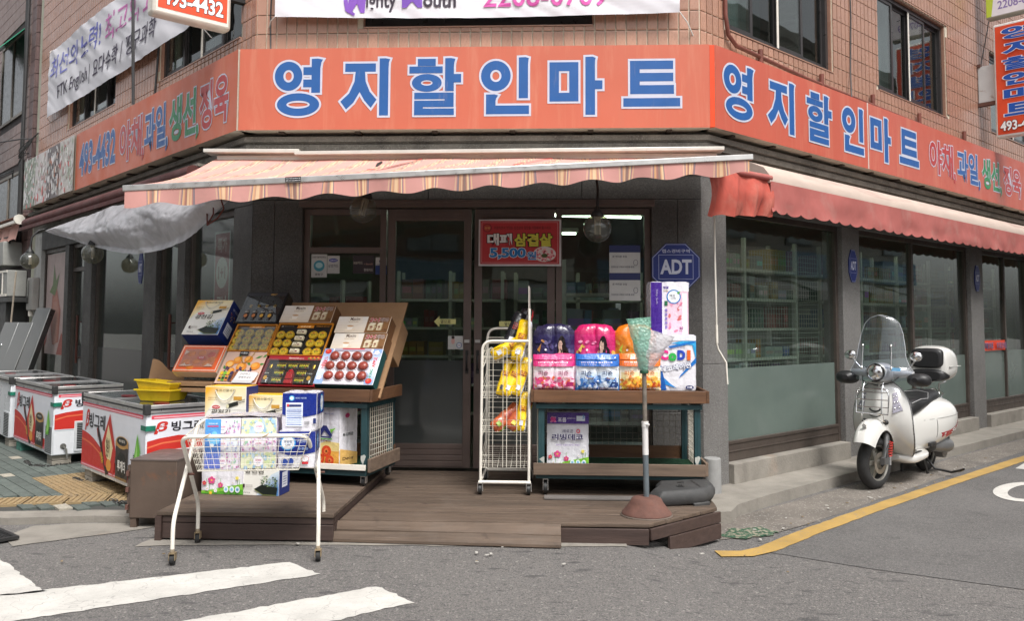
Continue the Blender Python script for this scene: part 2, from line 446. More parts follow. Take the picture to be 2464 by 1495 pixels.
GRAN = M('dark_shaded_granite', (.066, .062, .057), rough=.55, nvar=.25, nscale=2.2, speck=((( .13, .125, .12), 180, .75, .6), ((.03, .03, .03), 150, .78, .7)), stain=((.05, .045, .04), 3, .5, .8, .5, (1, 1, .3)))  # dark stone, its colour lowered further to carry the shade under the awning
GRANL = M('grey_granite', (.155, .148, .14), rough=.6, nvar=.18, nscale=2, speck=(((.3, .3, .3), 190, .75, .5), ((.07, .07, .07), 160, .78, .55)), stain=((.12, .1, .085), 2.5, .55, .8, .5, (1, 1, .35)))
CORN = M('weathered_cornice_stone', (.17, .155, .135), rough=.85, nvar=.35, nscale=3, bump=.5, bscale=25, stain=((.05, .045, .04), 4, .5, .7, .7), speck=(((.3, .28, .25), 120, .85, .5),))
CONC = M('pale_concrete', (.25, .23, .2), rough=.9, nvar=.2, nscale=3, bump=.5, bscale=40, stain=((.13, .115, .1), 2.6, .52, .75, .65), stain2=((.42, .27, .17), 1.4, .62, .8, .35))
FRAME = M('bronze_window_frame', (.085, .068, .058), rough=.42, metal=.3, nvar=.18, nscale=6, stain=((.2, .17, .14), 3, .6, .9, .4))
FRAMEP = M('mauve_door_frame', (.135, .1, .088), rough=.45, metal=.2, nvar=.15, nscale=5)
UPF = M('dark_upper_window_frame', (.06, .055, .055), rough=.35, metal=.4, nvar=.15)
WHITE = M('cream_painted_metal', (.78, .74, .66), rough=.4, nvar=.08, nscale=9, stain=((.35, .2, .1), 11, .64, .75, .6))
SILV = M('brushed_aluminium', (.6, .59, .57), rough=.35, metal=.75, nvar=.12, nscale=7, stain=((.15, .13, .12), 9, .62, .75, .6))
STEEL = M('stainless_steel_panel', (.3, .305, .3), rough=.35, metal=.6, nvar=.06, nscale=1)
CHROME = M('chrome', (.8, .8, .8), rough=.08, metal=1, nvar=.03, rvar=.03)
BLACKP = M('black_plastic', (.02, .02, .02), rough=.5, nvar=.2)
RUB = M('tyre_rubber', (.022, .022, .022), rough=.75, nvar=.3, nscale=12, bump=.2)
RUSTY = M('rusty_brown_steel', (.12, .085, .065), rough=.6, nvar=.2, nscale=4, metal=.2, stain=((.23, .09, .04), 7, .58, .72, .7), bump=.1, bscale=30)
RUST = M('red_rust', (.13, .06, .045), rough=.85, nvar=.35, nscale=7, bump=.4, bscale=30, stain=((.09, .05, .04), 5, .5, .75, .7))
GREENM = M('dark_teal_painted_steel', (.018, .055, .062), rough=.45, nvar=.25, nscale=5, speck=(((.6, .6, .55), 16, .975, .8),))
TURF = M('green_artificial_turf', (.012, .07, .03), rough=.95, nvar=.3, nscale=8, bump=1, bscale=300)
WOODT = M('varnished_pine_board', (.13, .062, .03), rough=.5, nvar=.35, nscale=2.2, stretch=(1, 6, 14), rnd=.15, bump=.15, bscale=9, stain=((.06, .03, .015), 3, .58, .75, .6))
DECK = M('weathered_brown_deck_plank', (.1, .07, .05), rough=.75, nvar=.32, nscale=2.6, stretch=(1, 9, 9), rnd=.16, bump=.35, bscale=9, stain=((.16, .125, .1), 2, .55, .8, .5), stain2=((.03, .02, .016), 5, .58, .72, .7))
DECKD = M('brown_stained_deck_side', (.055, .034, .028), rough=.6, nvar=.25, nscale=2.4, stretch=(1, 9, 14), rnd=.12, bump=.2, bscale=9)
CARD = M('brown_cardboard', (.3, .175, .09), rough=.85, nvar=.12, nscale=6, bump=.1)
WIREM = M('cream_wire', (.72, .68, .58), rough=.4, nvar=.1, stain=((.35, .2, .1), 20, .62, .75, .5))
PAPER = M('white_paper_roll', (.78, .78, .8), rough=.5, nvar=.06, nscale=9, bump=.2, bscale=30)
ASPH = None
GLASS = glassm('shop_window_glass', (.78, .85, .82), .05)
GLASSD = glassm('dark_tinted_glass', (.35, .42, .4), .02)
FROST = glassm('frosted_window_film', (.5, .56, .52), 0, film=(.15, .19, .17), filmamt=.8, rough=.12)
FROSTD = glassm('dark_frosted_film', (.3, .33, .32), 0, film=(.065, .072, .07), filmamt=.95, rough=.1)
CLEAR = glassm('clear_acrylic', (.9, .92, .92), .06)
SMOKE = glassm('smoked_lamp_globe', (.6, .56, .46), .25)
FW = T(0, 8.257, 0); RW = T(1.45, 8.257, 0) @ RZ(45); LW = T(-2.94, 8.257, 0) @ RZ(-45)
# ============================================================ SETTING: ground, road, pavements
def flat(name, poly, z, mat, parent=None, thick=0, **k):
    mb = MB(); tri = geometry.tessellate_polygon([[V((x, y, 0)) for x, y in poly]])
    n = len(poly)
    mb.add([(x, y, z) for x, y in poly], [tuple(t) for t in tri])
    if thick:
        mb.add([(x, y, z) for x, y in poly] + [(x, y, z - thick) for x, y in poly], [(i, n + i, n + (i + 1) % n, (i + 1) % n) for i in range(n)])
    me_o = mb.obj(name, mat, parent, None if parent is None else Matrix.Identity(4), fixn=False, **k)
    # upward normals
    import bmesh
    bm = bmesh.new(); bm.from_mesh(me_o.data)
    for f in bm.faces:
        if f.normal.z < -.5: f.normal_flip()
    if thick: bmesh.ops.remove_doubles(bm, verts=bm.verts, dist=1e-5)
    if thick: bmesh.ops.recalc_face_normals(bm, faces=bm.faces)
    bm.to_mesh(me_o.data); bm.free(); return me_o
def asphalt():
    m, nt, b = _mat('worn_asphalt'); tc = _n(nt, 'ShaderNodeTexCoord'); vec = tc.outputs['Object']
    big = _noise(nt, vec, .35, 4, .6); mid = _noise(nt, vec, 2.2, 5, .7); fine = _noise(nt, vec, 60, 3, .8)
    c = _mix(nt, _map(nt, big, .35, .65, 0, 1), (.082, .079, .078), (.128, .122, .117))
    c = _mix(nt, _map(nt, mid, .35, .7, 0, .5), c, (.115, .105, .098))
    c = _mix(nt, _map(nt, fine, .35, .7, 0, .75), c, (.165, .157, .15))
    for ssc, thr, col, amt in ((160, .83, (.27, .25, .23), .6), (120, .86, (.04, .04, .042), .7), (230, .74, (.19, .175, .16), .5), (75, .965, (.36, .34, .31), .5)):
        vo = _n(nt, 'ShaderNodeTexVoronoi'); vo.inputs['Scale'].default_value = ssc; nt.links.new(vec, vo.inputs['Vector'])
        sp = _n(nt, 'ShaderNodeSeparateColor'); nt.links.new(vo.outputs['Color'], sp.inputs[0])
        c = _mix(nt, _map(nt, sp.outputs[1], thr, thr + .02, 0, amt), c, col)
    # oil spots and dark blots, stretched a little along the road
    mp = _n(nt, 'ShaderNodeMapping'); mp.inputs['Scale'].default_value = (1, 2.2, 1); nt.links.new(vec, mp.inputs[0])
    sp1 = _noise(nt, mp.outputs[0], 3.6, 3, .5); c = _mix(nt, _map(nt, sp1, .63, .69, 0, .6), c, (.045, .043, .045))
    sp2 = _noise(nt, mp.outputs[0], 9.5, 2, .5); c = _mix(nt, _map(nt, sp2, .64, .7, 0, .6), c, (.05, .048, .05))
    nt.links.new(c, b.inputs['Base Color']); b.inputs['Roughness'].default_value = .85
    vo = _n(nt, 'ShaderNodeTexVoronoi'); vo.inputs['Scale'].default_value = 120; nt.links.new(vec, vo.inputs['Vector'])
    bp = _n(nt, 'ShaderNodeBump'); bp.inputs['Strength'].default_value = .7; bp.inputs['Distance'].default_value = .006
    nt.links.new(vo.outputs[0], bp.inputs['Height']); nt.links.new(bp.outputs[0], b.inputs['Normal']); return m
ASPH = asphalt()
ASPH2 = M('smooth_grey_asphalt', (.115, .11, .106), rough=.85, nvar=.22, nscale=.9, stain=((.06, .058, .058), 3, .6, .68, .6, (1, 2.2, 1)), speck=(((.24, .225, .21), 150, .85, .6), ((.045, .045, .045), 110, .86, .6)), bump=.4, bscale=180)
mb = MB(); gx = [(-90, 0), (.5, 0), (1.15, -.12), (90, -.12)]
mb.add([(x, y, z - .004) for x, z in gx for y in (-60, 130)], [(2 * i, 2 * i + 2, 2 * i + 3, 2 * i + 1) for i in range(3)])
tag(mb.obj('ground', ASPH), kind='structure')
ZR = -.12
# newer, darker asphalt of the side road
tag(flat('road', [(1.59, 6.43), (2.19, 6.04), (2.98, 5.64), (5, 4.9), (9, 4.2), (60, 40), (60, 62), (40, 52), (9.4, 15.3), (5.75, 11.3), (2.6, 8.0)], ZR + .0, ASPH2), kind='structure')
def wornpaint(name, col):
    m, nt, b = _mat(name); tc = _n(nt, 'ShaderNodeTexCoord'); vec = tc.outputs['Object']
    c = _mix(nt, _map(nt, _noise(nt, vec, 3, 6, .7), .35, .7, 0, 1), col, tuple(x * .72 for x in col))
    vo = _n(nt, 'ShaderNodeTexVoronoi', feature='DISTANCE_TO_EDGE'); vo.inputs['Scale'].default_value = 4.5
    ad = _n(nt, 'ShaderNodeVectorMath', operation='ADD'); nt.links.new(vec, ad.inputs[0])
    nz = _n(nt, 'ShaderNodeTexNoise'); nz.inputs['Scale'].default_value = 6; nt.links.new(vec, nz.inputs['Vector'])
    sc = _n(nt, 'ShaderNodeVectorMath', operation='SCALE'); sc.inputs['Scale'].default_value = .25; nt.links.new(nz.outputs[1], sc.inputs[0])
    nt.links.new(sc.outputs[0], ad.inputs[1]); nt.links.new(ad.outputs[0], vo.inputs['Vector'])
    c = _mix(nt, _map(nt, vo.outputs[0], 0, .012, .6, 0), c, (.2, .19, .18))
    c = _mix(nt, _map(nt, _noise(nt, vec, 45, 6, .8), .58, .68, 0, .75), c, (.16, .15, .145))
    c = _mix(nt, _map(nt, _noise(nt, vec, 130, 3, .8), .55, .7, 0, .45), c, (.25, .24, .22))
    nt.links.new(c, b.inputs['Base Color']); b.inputs['Roughness'].default_value = .75
    bp = _n(nt, 'ShaderNodeBump'); bp.inputs['Strength'].default_value = .5; bp.inputs['Distance'].default_value = .004
    nt.links.new(_noise(nt, vec, 120, 3), bp.inputs['Height']); nt.links.new(bp.outputs[0], b.inputs['Normal']); return m
PW = wornpaint('worn_white_road_paint', (.6, .58, .54)); PY = wornpaint('worn_yellow_road_paint', (.46, .29, .08))
def rag(poly, step=.06, amp=.008):
    r = []
    for i, p in enumerate(poly):
        q = poly[(i + 1) % len(poly)]; L = math.dist(p, q); n = max(1, int(L / step))
        for k in range(n):
            t = k / n; x, y = p[0] + (q[0] - p[0]) * t, p[1] + (q[1] - p[1]) * t
            r.append((x + random.uniform(-amp, amp), y + random.uniform(-amp, amp)))
    return r
for k, p in enumerate(([(-1.67, 5.54), (-1.41, 5.29), (-3.7, 3.75), (-4.3, 4.15)], [(-1.02, 5.07), (-.75, 4.8), (-2.6, 3.2), (-3.1, 3.55)],
                       [(-3.57, 5.5), (-2.88, 4.86), (-4.4, 4.2), (-5.6, 4.5)])):
    tag(flat('crosswalk_stripe', rag(p, .045, .011), .0, PW), kind='structure')
_c = [(1.21, 6.35), (1.42, 6.37), (1.6, 6.5), (2.07, 7.05), (2.93, 7.98), (4.2, 9.3), (5.72, 10.86), (9, 14.1), (16, 21)]
_d = []
for i, p in enumerate(_c):
    q0, q1 = _c[max(0, i - 1)], _c[min(len(_c) - 1, i + 1)]; dx, dy = q1[0] - q0[0], q1[1] - q0[1]; L_ = math.hypot(dx, dy); _d.append((-dy / L_ * .075, dx / L_ * .075))
yl = [(p[0] - d[0], p[1] - d[1]) for p, d in zip(_c, _d)] + [(p[0] + d[0], p[1] + d[1]) for p, d in reversed(list(zip(_c, _d)))]
tag(flat('road_line', rag(yl, .1, .005), ZR + .0045, PY), kind='structure')
# hangul letter painted on the road, only its round part in view
mb = MB()
c0, ax, ay = V((4.76, 8.86, ZR)), V((.62, .78, 0)).normalized(), V((.78, -.62, 0)).normalized()
vs = []
for k in range(40):
    a = 2 * math.pi * k / 40
    for rx, ry in ((.62, .29), (.47, .16)): vs.append(c0 + ax * (rx * math.cos(a)) + ay * (ry * math.sin(a)) + V((0, 0, .005)))
mb.add(vs, [(2 * k + 1, 2 * ((k + 1) % 40) + 1, 2 * ((k + 1) % 40), 2 * k) for k in range(40)])
q = V((5.36, 10.24, ZR + .005)); mb.add([q, q + ax * .9, q + ax * .9 + ay * .13, q + ay * .13], [(3, 2, 1, 0)])
tag(mb.obj('road_lettering', PW, fixn=True), kind='structure')
# concrete gutter strip beside the kerb, cracked green paint patch
tag(flat('gutter', rag([(1.3, 6.75), (1.78, 7.0), (2.15, 7.33), (3.0, 8.25), (4.2, 9.55), (5.75, 11.15), (10.4, 15.9), (9.9, 16.1), (6.95, 12.95), (1.6, 7.56), (1.35, 7.3)], .2, .008), ZR + .002,
     M('worn_gutter_concrete', (.17, .15, .13), rough=.9, nvar=.25, nscale=2.5, stain=((.09, .082, .075), 2.2, .5, .72, .8), speck=(((.45, .42, .38), 90, .93, .6),), bump=.5, bscale=60)), kind='structure')
tag(flat('paint_patch', rag([(1.34, 6.86), (1.5, 6.76), (1.84, 7.02), (1.7, 7.18), (1.45, 7.1)], .04, .03), ZR + .006,
     M('flaked_green_paint', (.022, .075, .038), rough=.8, nvar=.4, nscale=20, stain=((.3, .26, .2), 28, .5, .58, .9), stain2=((.5, .48, .42), 60, .6, .66, .8))), kind='structure')
# kerb and raised strip in front of the right facade
mb = MB()
kp = [(1.36, 7.27), (1.5, 7.3), (1.62, 7.58), (2.0, 8.03), (3.1, 9.19), (6.9, 12.97), (10.6, 16.66), (9.93, 16.75), (1.45, 8.26), (1.36, 8.2)]
tag(flat('kerb', kp, -.02, CONC, thick=.12), kind='structure')
# left pavement
PAVE = M('grey_green_paver', (.105, .125, .112), rough=.85, nvar=.2, nscale=5, rnd=.16, bump=.35, bscale=60, stain=((.06, .055, .05), 3, .55, .8, .6))
PAVEL = M('pale_paver', (.36, .33, .27), rough=.85, nvar=.2, nscale=6, rnd=.12, bump=.3, stain=((.15, .14, .12), 4, .5, .75, .6))
TACT = M('ochre_tactile_tile', (.3, .215, .11), rough=.8, nvar=.2, nscale=5, rnd=.1, stain=((.16, .13, .1), 4, .5, .75, .7), bump=.2)
pv = flat('pavement', [(-2.94, 8.2), (-3.0, 6.75), (-3.6, 6.72), (-4.3, 6.62), (-5.5, 6.75), (-9, 9.2), (-16, 16.4), (-11, 20), (-8.8, 14.1)], .046, M('paver_joint_sand', (.06, .06, .055), rough=.95), thick=.06)
tag(pv, kind='structure'); WM[pv.name] = Matrix.Identity(4)
pk = flat('kerb.001', [(-2.95, 6.74), (-2.95, 6.5), (-3.5, 6.52), (-4.1, 6.4), (-5.6, 6.5), (-9.3, 8.95), (-16.3, 16.1), (-16, 16.4), (-9, 9.2), (-5.5, 6.75), (-4.3, 6.62), (-3.6, 6.72)], .048, CONC, thick=.07)
tag(pk, kind='structure')
def inpoly(x, y, P):
    c = False; j = len(P) - 1
    for i in range(len(P)):
        if (P[i][1] > y) != (P[j][1] > y) and x < (P[j][0] - P[i][0]) * (y - P[i][1]) / (P[j][1] - P[i][1]) + P[i][0]: c = not c
        j = i
    return c
PP = [(-3.0, 8.2), (-3.05, 6.8), (-3.6, 6.78), (-4.3, 6.7), (-5.5, 6.83), (-9, 9.3), (-14, 14.4), (-11, 17), (-8.8, 14.1)]
PVW = T(-4.0, 6.8, 0) @ RZ(-45)
lg, ll, lt = [], [], []
tact_poly = []
for i in range(-60, 30):
    for j in range(-6, 60):
        px, py = i * .205 + (.1 if j % 2 else 0), j * .105
        wx, wy, _ = PVW @ V((px + .1, py + .05, 0))
        if not inpoly(wx, wy, PP): continue
        # tactile band: along the kerb and one strip crossing
        q = V((wx, wy)); a = (wx + wy); 
        if (-1.42 < px + .1 < -.1 and .17 < py + .05 < .8) or (-4.62 < wx < -3.3 and abs(wy - (6.98 + .28 * (wx + 4.2))) < .19): continue
        b = (px + .1, py + .05, .052, .197, .098, .02)
        (ll if (i + 2 * j) % 9 == 0 and j % 3 == 0 else lg).append(b)
pieces('paver', lg, PAVE, pv, PVW, 190)
pieces('pale_paver', ll, PAVEL, pv, PVW, 40)
nub = MB()
for i in range(4): lt.append((-4.45 + .3 * i, 6.91 + .084 * i, .053, .292, .292, .024, .28))
for i in range(4):
    for j in range(2):
        q = PVW @ V((-1.26 + .305 * i, .33 + .305 * j, .053)); lt.append((q.x, q.y, .0545, .296, .296, .024, R(-45)))
for b in lt:
    nub.M = T(b[0], b[1], .0685) @ Matrix.Rotation(b[6] + (R(90) if b[6] > 0 else 0), 4, 'Z')
    for i in range(6): nub.cbox(0, -.12 + .048 * i, 0, .25, .022, .006)
nub.M = None
pieces('tactile_tile', lt, TACT, pv, Matrix.Identity(4), 40)
nub.obj('tactile_ribs', TACT, pv, kind='stuff')
# pale concrete apron in front of the pavement and under the deck
tag(flat('apron', rag([(-2.9, 6.5), (-3.05, 6.28), (-3.68, 5.8), (-3.86, 6.02), (-3.9, 6.36), (-3.5, 6.5)], .12, .02), .001, CONC), kind='structure')
tag(flat('apron', rag([(-2.76, 6.3), (-2.86, 5.84), (-2.6, 5.9), (-1.5, 5.97), (.1, 6.02), (.52, 6.06), (.52, 6.5)], .1, .015), .0005, CONC), kind='structure')
# ============================================================ drain grate with a green rag
g = thing('drain_grate', 'black iron drain grate in the gutter beside the pale concrete apron', 'drain grate', T(-4.18, 6.05, .012) @ RZ(-38))
mb = MB(); mb.box(-.42, .42, -.2, -.17, 0, .02); mb.box(-.42, .42, .17, .2, 0, .02); mb.box(-.42, -.39, -.17, .17, 0, .02); mb.box(.39, .42, -.17, .17, 0, .02)
mb.obj('frame', BLACKP, g)
mb = MB(); mb.box(-.39, .39, -.17, .17, -.006, -.004)
for i in range(17): mb.box(-.38 + .046 * i, -.36 + .046 * i, -.17, .17, 0, .016)
for i in range(5): mb.box(-.39, .39, -.14 + .066 * i, -.128 + .066 * i, .001, .014)
mb.obj('bars', BLACKP, g)
mb = MB(); mb.grid(lambda u, v: V((-4.45 + .34 * u, 6.0 + .24 * v, .03 + .045 * math.sin(u * 3.14) * math.sin(v * 3.14) + .02 * mnoise.noise(V((u * 7, v * 6, 2))))), 22, 16)
mb.obj('green_cloth', M('green_rag', (.02, .1, .05), rough=.9, bump=.5, bscale=60, nvar=.3), None, None, smooth=80, label='crumpled green cloth lying over the drain grate', cat='cloth')

# ============================================================ THE CORNER BUILDING
bd = thing('corner_shop_building', 'salmon tiled corner building over a dark granite shopfront', 'building', FW)
OUT = [(-8.74, 14.06), (-2.94, 8.257), (1.45, 8.257), (9.93, 16.74)]
def pathoff(d):
    s = .70711; t = .41421 * d
    return [V((-8.74 - s * d, 14.06 - s * d, 0)), V((-2.94 - t, 8.257 - d, 0)), V((1.45 + t, 8.257 - d, 0)), V((9.93 + s * d, 16.74 - s * d, 0))]
def band(mb, d0, d1, z0, z1, seg=(0, 1, 2)):
    a, b = pathoff(d0), pathoff(d1)
    for i in seg:
        vs = [a[i] + V((0, 0, z0)), a[i + 1] + V((0, 0, z0)), b[i + 1] + V((0, 0, z0)), b[i] + V((0, 0, z0)),
              a[i] + V((0, 0, z1)), a[i + 1] + V((0, 0, z1)), b[i + 1] + V((0, 0, z1)), b[i] + V((0, 0, z1))]
        fs = [(0, 1, 2, 3), (7, 6, 5, 4), (3, 2, 6, 7), (1, 0, 4, 5)]
        if i == seg[0]: fs.append((0, 3, 7, 4))
        if i == seg[-1]: fs.append((2, 1, 5, 6))
        mb.add(vs, fs)
I4 = Matrix.Identity(4)
# cornice mouldings
mb = MB()
for d0, d1, z0, z1 in ((0, .035, 3.02, 3.13), (0, .07, 3.13, 3.19), (0, .055, 3.19, 3.215), (0, .105, 3.215, 3.27), (0, .085, 3.27, 3.295), (0, .13, 3.295, 3.345), (0, .02, 3.345, 3.4)):
    band(mb, d0, d1, z0, z1)
mb.obj('cornice', CORN, bd, I4, fixn=True)
WINS = {'F': [(-1.87, .42, 4.465, 5.9)], 'R': [(.44, 2.69, 4.52, 5.95), (3.89, 6.13, 4.55, 5.93), (7.9, 10.4, 4.62, 5.95)], 'L': [(-2.65, -.35, 4.47, 5.9), (-6.5, -4.25, 4.5, 5.9)]}
SPAN = {'F': (-2.94, 1.45), 'R': (0, 12), 'L': (-8.2, 0)}
FR = {'F': FW, 'R': RW, 'L': LW}
ZT = 8.2; WT = .25
WNAME = {'F': 'front_wall', 'R': 'right_wall', 'L': 'left_wall'}
for k, Mw in FR.items():
    x0, x1 = SPAN[k]; mb = MB(); ws = sorted(WINS[k])
    cur = x0
    for a, b, z0, z1 in ws:
        mb.box(cur, a, 0.0, WT, 3.02, ZT); mb.box(a, b, 0, WT, 3.02, z0); mb.box(a, b, 0, WT, z1, ZT); cur = b
    mb.box(cur, x1, 0, WT, 3.02, ZT)
    wl = mb.obj(WNAME[k], GROUT, bd, Mw)
    wl['kind'] = 'structure'
    # tiles
    lst = []; pitch, rp = .104, .194; n = int((x1 - x0) / pitch) + 1; pitch = (x1 - x0) / n
    for i in range(n):
        for j in range(-1, 20):
            a, b = x0 + pitch * i + .0068, x0 + pitch * (i + 1) - .0068; c, d = 4.41 + rp * j + .0055, 4.41 + rp * (j + 1) - .0055
            if k == 'L' and i in (0,): pass
            drop = False
            for wa, wb, wz0, wz1 in ws:
                if b > wa and a < wb and d > wz0 and c < wz1:
                    if c < wz0 - .02: d = wz0 - .008
                    elif d > wz1 + .02: c = wz1 + .008
                    elif a < wa - .02: b = wa - .004
                    elif b > wb + .02: a = wb + .004
                    else: drop = True
            if drop or d > ZT: continue
            lst.append(((a + b) / 2, -.006, (c + d) / 2, b - a, .014, d - c))
    pieces('wall_tile', lst, TILE, wl, Mw, 100, bev=.12, stuffname='far_wall_tiles')
    # reveals, frames, sashes, panes
    for wi, (a, b, z0, z1) in enumerate(ws):
        mb = MB(); mb.box(a - .001, a + .012, .012, .12, z0, z1); mb.box(b - .012, b + .001, .012, .12, z0, z1); mb.box(a + .012, b - .012, .01, .12, z1 - .012, z1); mb.box(a + .012, b - .012, -.02, .12, z0 - .004, z0 + .008)
        mb.obj('window_reveal', TILE, wl, Mw)
        wd = thing_part = MB()
        fw = .055; y0, y1 = .05, .15
        mb = MB(); A, B, C, D = a + .014, b - .014, z0 + .01, z1 - .014
        mb.box(A, A + fw, y0, y1, C, D); mb.box(B - fw, B, y0, y1, C, D); mb.box(A + fw, B - fw, y0, y1, C, C + fw); mb.box(A + fw, B - fw, y0, y1, D - fw, D)
        win = mb.obj('window', UPF, bd, Mw)
        ns = 4 if k != 'F' else 3; pw = (B - A - 2 * fw) / ns
        mb = MB()
        for s in range(ns):
            sx0, sx1 = A + fw + pw * s - .015, A + fw + pw * (s + 1) + .015; yy = .062 + (.032 if s % 2 else 0); sw = .045
            m2 = MB(); m2.box(sx0, sx0 + sw, yy, yy + .026, C + fw, D - fw); m2.box(sx1 - sw, sx1, yy, yy + .026, C + fw, D - fw)
            m2.box(sx0 + sw, sx1 - sw, yy, yy + .026, C + fw, C + fw + sw); m2.box(sx0 + sw, sx1 - sw, yy, yy + .026, D - fw - sw, D - fw)
            m2.obj('sash', UPF, win, Mw)
            m3 = MB(); m3.box(sx0 + sw, sx1 - sw, yy + .01, yy + .016, C + fw + sw, D - fw - sw)
            m3.obj('pane', GLASSD if s % 2 else GLASS, win, Mw)
        if k != 'F':
            m4 = MB(); m4.box(A + fw + pw * 2 - .03, A + fw + pw * 2 + .004, .052, .06, C + fw, D - fw); m4.obj('white_edge_strip', WHITE, win, Mw)
        m5 = MB(); m5.box(a + .1, a + (b - a) * .46, .23, .24, z0, z1)
        m5.obj('curtain', M('grey_blue_curtain', (.1, .12, .13), rough=.9, nvar=.3, stretch=(14, 1, .6)), win, Mw)
# roof, inner floor slab, back walls
BP = [(-8.6, 14.1), (-2.85, 8.45), (1.4, 8.45), (9.8, 16.75), (1.95, 24.7)]
tagn = flat('roof', BP, ZT + .1, CONC, bd, thick=.3)
flat('upper_floor', BP, 3.05, M('ceiling_paint', (.5, .5, .42), rough=.8), bd, thick=.12)
flat('shop_floor', [(p[0], p[1]) for p in BP], .12, M('shop_floor_tile', (.16, .15, .13), rough=.4), bd, thick=.1)
mb = MB(); mb.M = T(-8.74, 14.06, 0) @ RZ(45); mb.box(0, 15, 0, .2, 0, ZT); mb.M = T(9.93, 16.74, 0) @ RZ(135); mb.box(0, 11.2, -.2, 0, 0, ZT)
mb.obj('rear_wall', M('cream_shop_wall', (.42, .42, .33), rough=.8), bd, I4)
# ---- ground floor granite
def slabs(Mw, lst, mat, nm='granite_slab'):
    for x0, x1, y0, y1, z0, z1 in lst:
        mb = MB(); mb.box(x0 + .002, x1 - .002, y0, y1, z0 + .002, z1 - .002); mb.obj(nm, mat, bd, Mw, bevel=.004)
slabs(FW, [(-2.938, -2.44, 0, .28, 0, .75), (-2.938, -2.72, 0.001, .28, .75, 2.74), (-2.72, -2.44, 0, .28, .75, 2.74), (-2.938, -1.2, 0, .28, 2.74, 3.02), (-1.2, .3, 0.001, .28, 2.74, 3.02), (.3, 1.448, 0, .28, 2.74, 3.02),
            (.97, 1.448, 0, .28, -.15, .7), (.97, 1.22, 0, .28, .7, 2.74), (1.22, 1.448, .001, .28, .7, 2.74)], GRAN)
slabs(RW, [(.002, .42, 0, .25, -.15, 1.15), (.002, .42, 0.001, .25, 1.15, 3.02), (2.83, 3.27, 0.0, .25, -.15, 2.7), (6.86, 7.36, 0, .25, -.15, 2.7), (9.6, 10, 0, .25, -.15, 2.7), (.42, 4, .0, .25, 2.7, 3.02), (4, 8, .001, .25, 2.7, 3.02), (8, 12, 0, .25, 2.7, 3.02)], GRANL)
slabs(RW, [(.42, 2.83, -.06, .3, -.1, .172), (3.27, 6.86, -.06, .3, -.1, .172), (7.36, 9.6, -.06, .3, -.1, .172), (10, 12, -.06, .3, -.1, .172)], CONC, 'concrete_sill')
slabs(LW, [(-.43, -.002, 0, .25, 0, 2.7), (-1.9, -1.68, .0, .2, 0, 2.7), (-2.97, -2.56, 0, .2, 0, 2.7), (-5.43, -5.06, 0, .2, 0, 2.7), (-3, -.002, 0, .25, 2.7, 3.02), (-8.2, -3, .001, .25, 2.7, 3.02), (-6.4, -6.2, 0, .2, 0, 2.7)], GRAN)
slabs(LW, [(-8.2, -7.78, 0, .25, 0, 3.0)], M('grimy_white_painted_pier', (.5, .5, .48), rough=.7, nvar=.2, stain=((.15, .14, .13), 3, .5, .75, .7)), 'painted_pier')
# ---- generic glazed bay
def bay(Mw, x0, x1, z0, z1, fz, mids=(), top=None, rail=.2, fmat=FRAME, gl=GLASS, fr=FROST, nm='shop_window', y=.06, fwid=.06, door=None):
    mb = MB(); f = fwid
    mb.box(x0, x0 + f, y, y + .08, z0, z1); mb.box(x1 - f, x1, y, y + .08, z0, z1); mb.box(x0 + f, x1 - f, y, y + .08, z1 - f, z1)
    mb.box(x0 + f, x1 - f, y + .003, y + .077, z0, z0 + rail)
    if rail > .1: mb.box(x0 + f, x1 - f, y - .006, y + .003, z0 + rail - .03, z0 + rail); mb.box(x0 + f, x1 - f, y - .004, y + .003, z0 + rail * .45, z0 + rail * .52)
    for m in mids: mb.box(m - .03, m + .03, y + .001, y + .079, z0 + rail, z1 - f)
    if top: mb.box(x0 + f, x1 - f, y + .002, y + .078, top - .03, top + .03)
    w = mb.obj(nm, fmat, bd, Mw, bevel=.003)
    xs = [x0 + f] + [v for m in mids for v in (m - .03, m + .03)] + [x1 - f]
    for i in range(0, len(xs), 2):
        p = MB(); p.box(xs[i], xs[i + 1], y + .035, y + .041, fz, z1 - f if not top else top - .03); p.obj('pane', gl, w, Mw)
        if top: p = MB(); p.box(xs[i], xs[i + 1], y + .035, y + .041, top + .03, z1 - f); p.obj('pane', gl, w, Mw)
        if fz > z0 + rail + .01: p = MB(); p.box(xs[i], xs[i + 1], y + .034, y + .042, z0 + rail, fz); p.obj('frosted_pane', fr, w, Mw)
    return w
bay(RW, .42, 2.83, .172, 2.7, 1.09); bay(RW, 3.27, 6.86, .172, 2.7, 1.09, mids=(4.94,)); bay(RW, 7.36, 9.6, .172, 2.7, 1.12, mids=(8.5,)); bay(RW, 10, 12, .172, 2.7, 1.1)
bay(LW, -1.68, -.43, .1, 2.7, .9, nm='shop_window'); bay(LW, -5.06, -2.97, .1, 2.7, 1.17, fr=FROSTD)
for a, b, hx_, tp in ((-2.56, -1.9, -2.07, None), (-6.2, -5.43, -5.65, 2.31)):
    w = bay(LW, a, b, .1, 2.7, 1.17, top=tp, nm='side_door', fr=FROSTD, rail=.12)
    m = MB(); m.cyl((hx_, -.0, .92), (hx_, -.0, 1.62), .018, 12); m.cyl((hx_, 0, 1.0), (hx_, .07, 1.0), .008); m.cyl((hx_, 0, 1.52), (hx_, .07, 1.52), .008); m.obj('handle', M('dark_red_wood', (.07, .022, .015), rough=.4), w, LW, smooth=40)
bay(LW, -7.78, -6.4, .1, 2.7, .3, nm='shop_window', rail=.1)
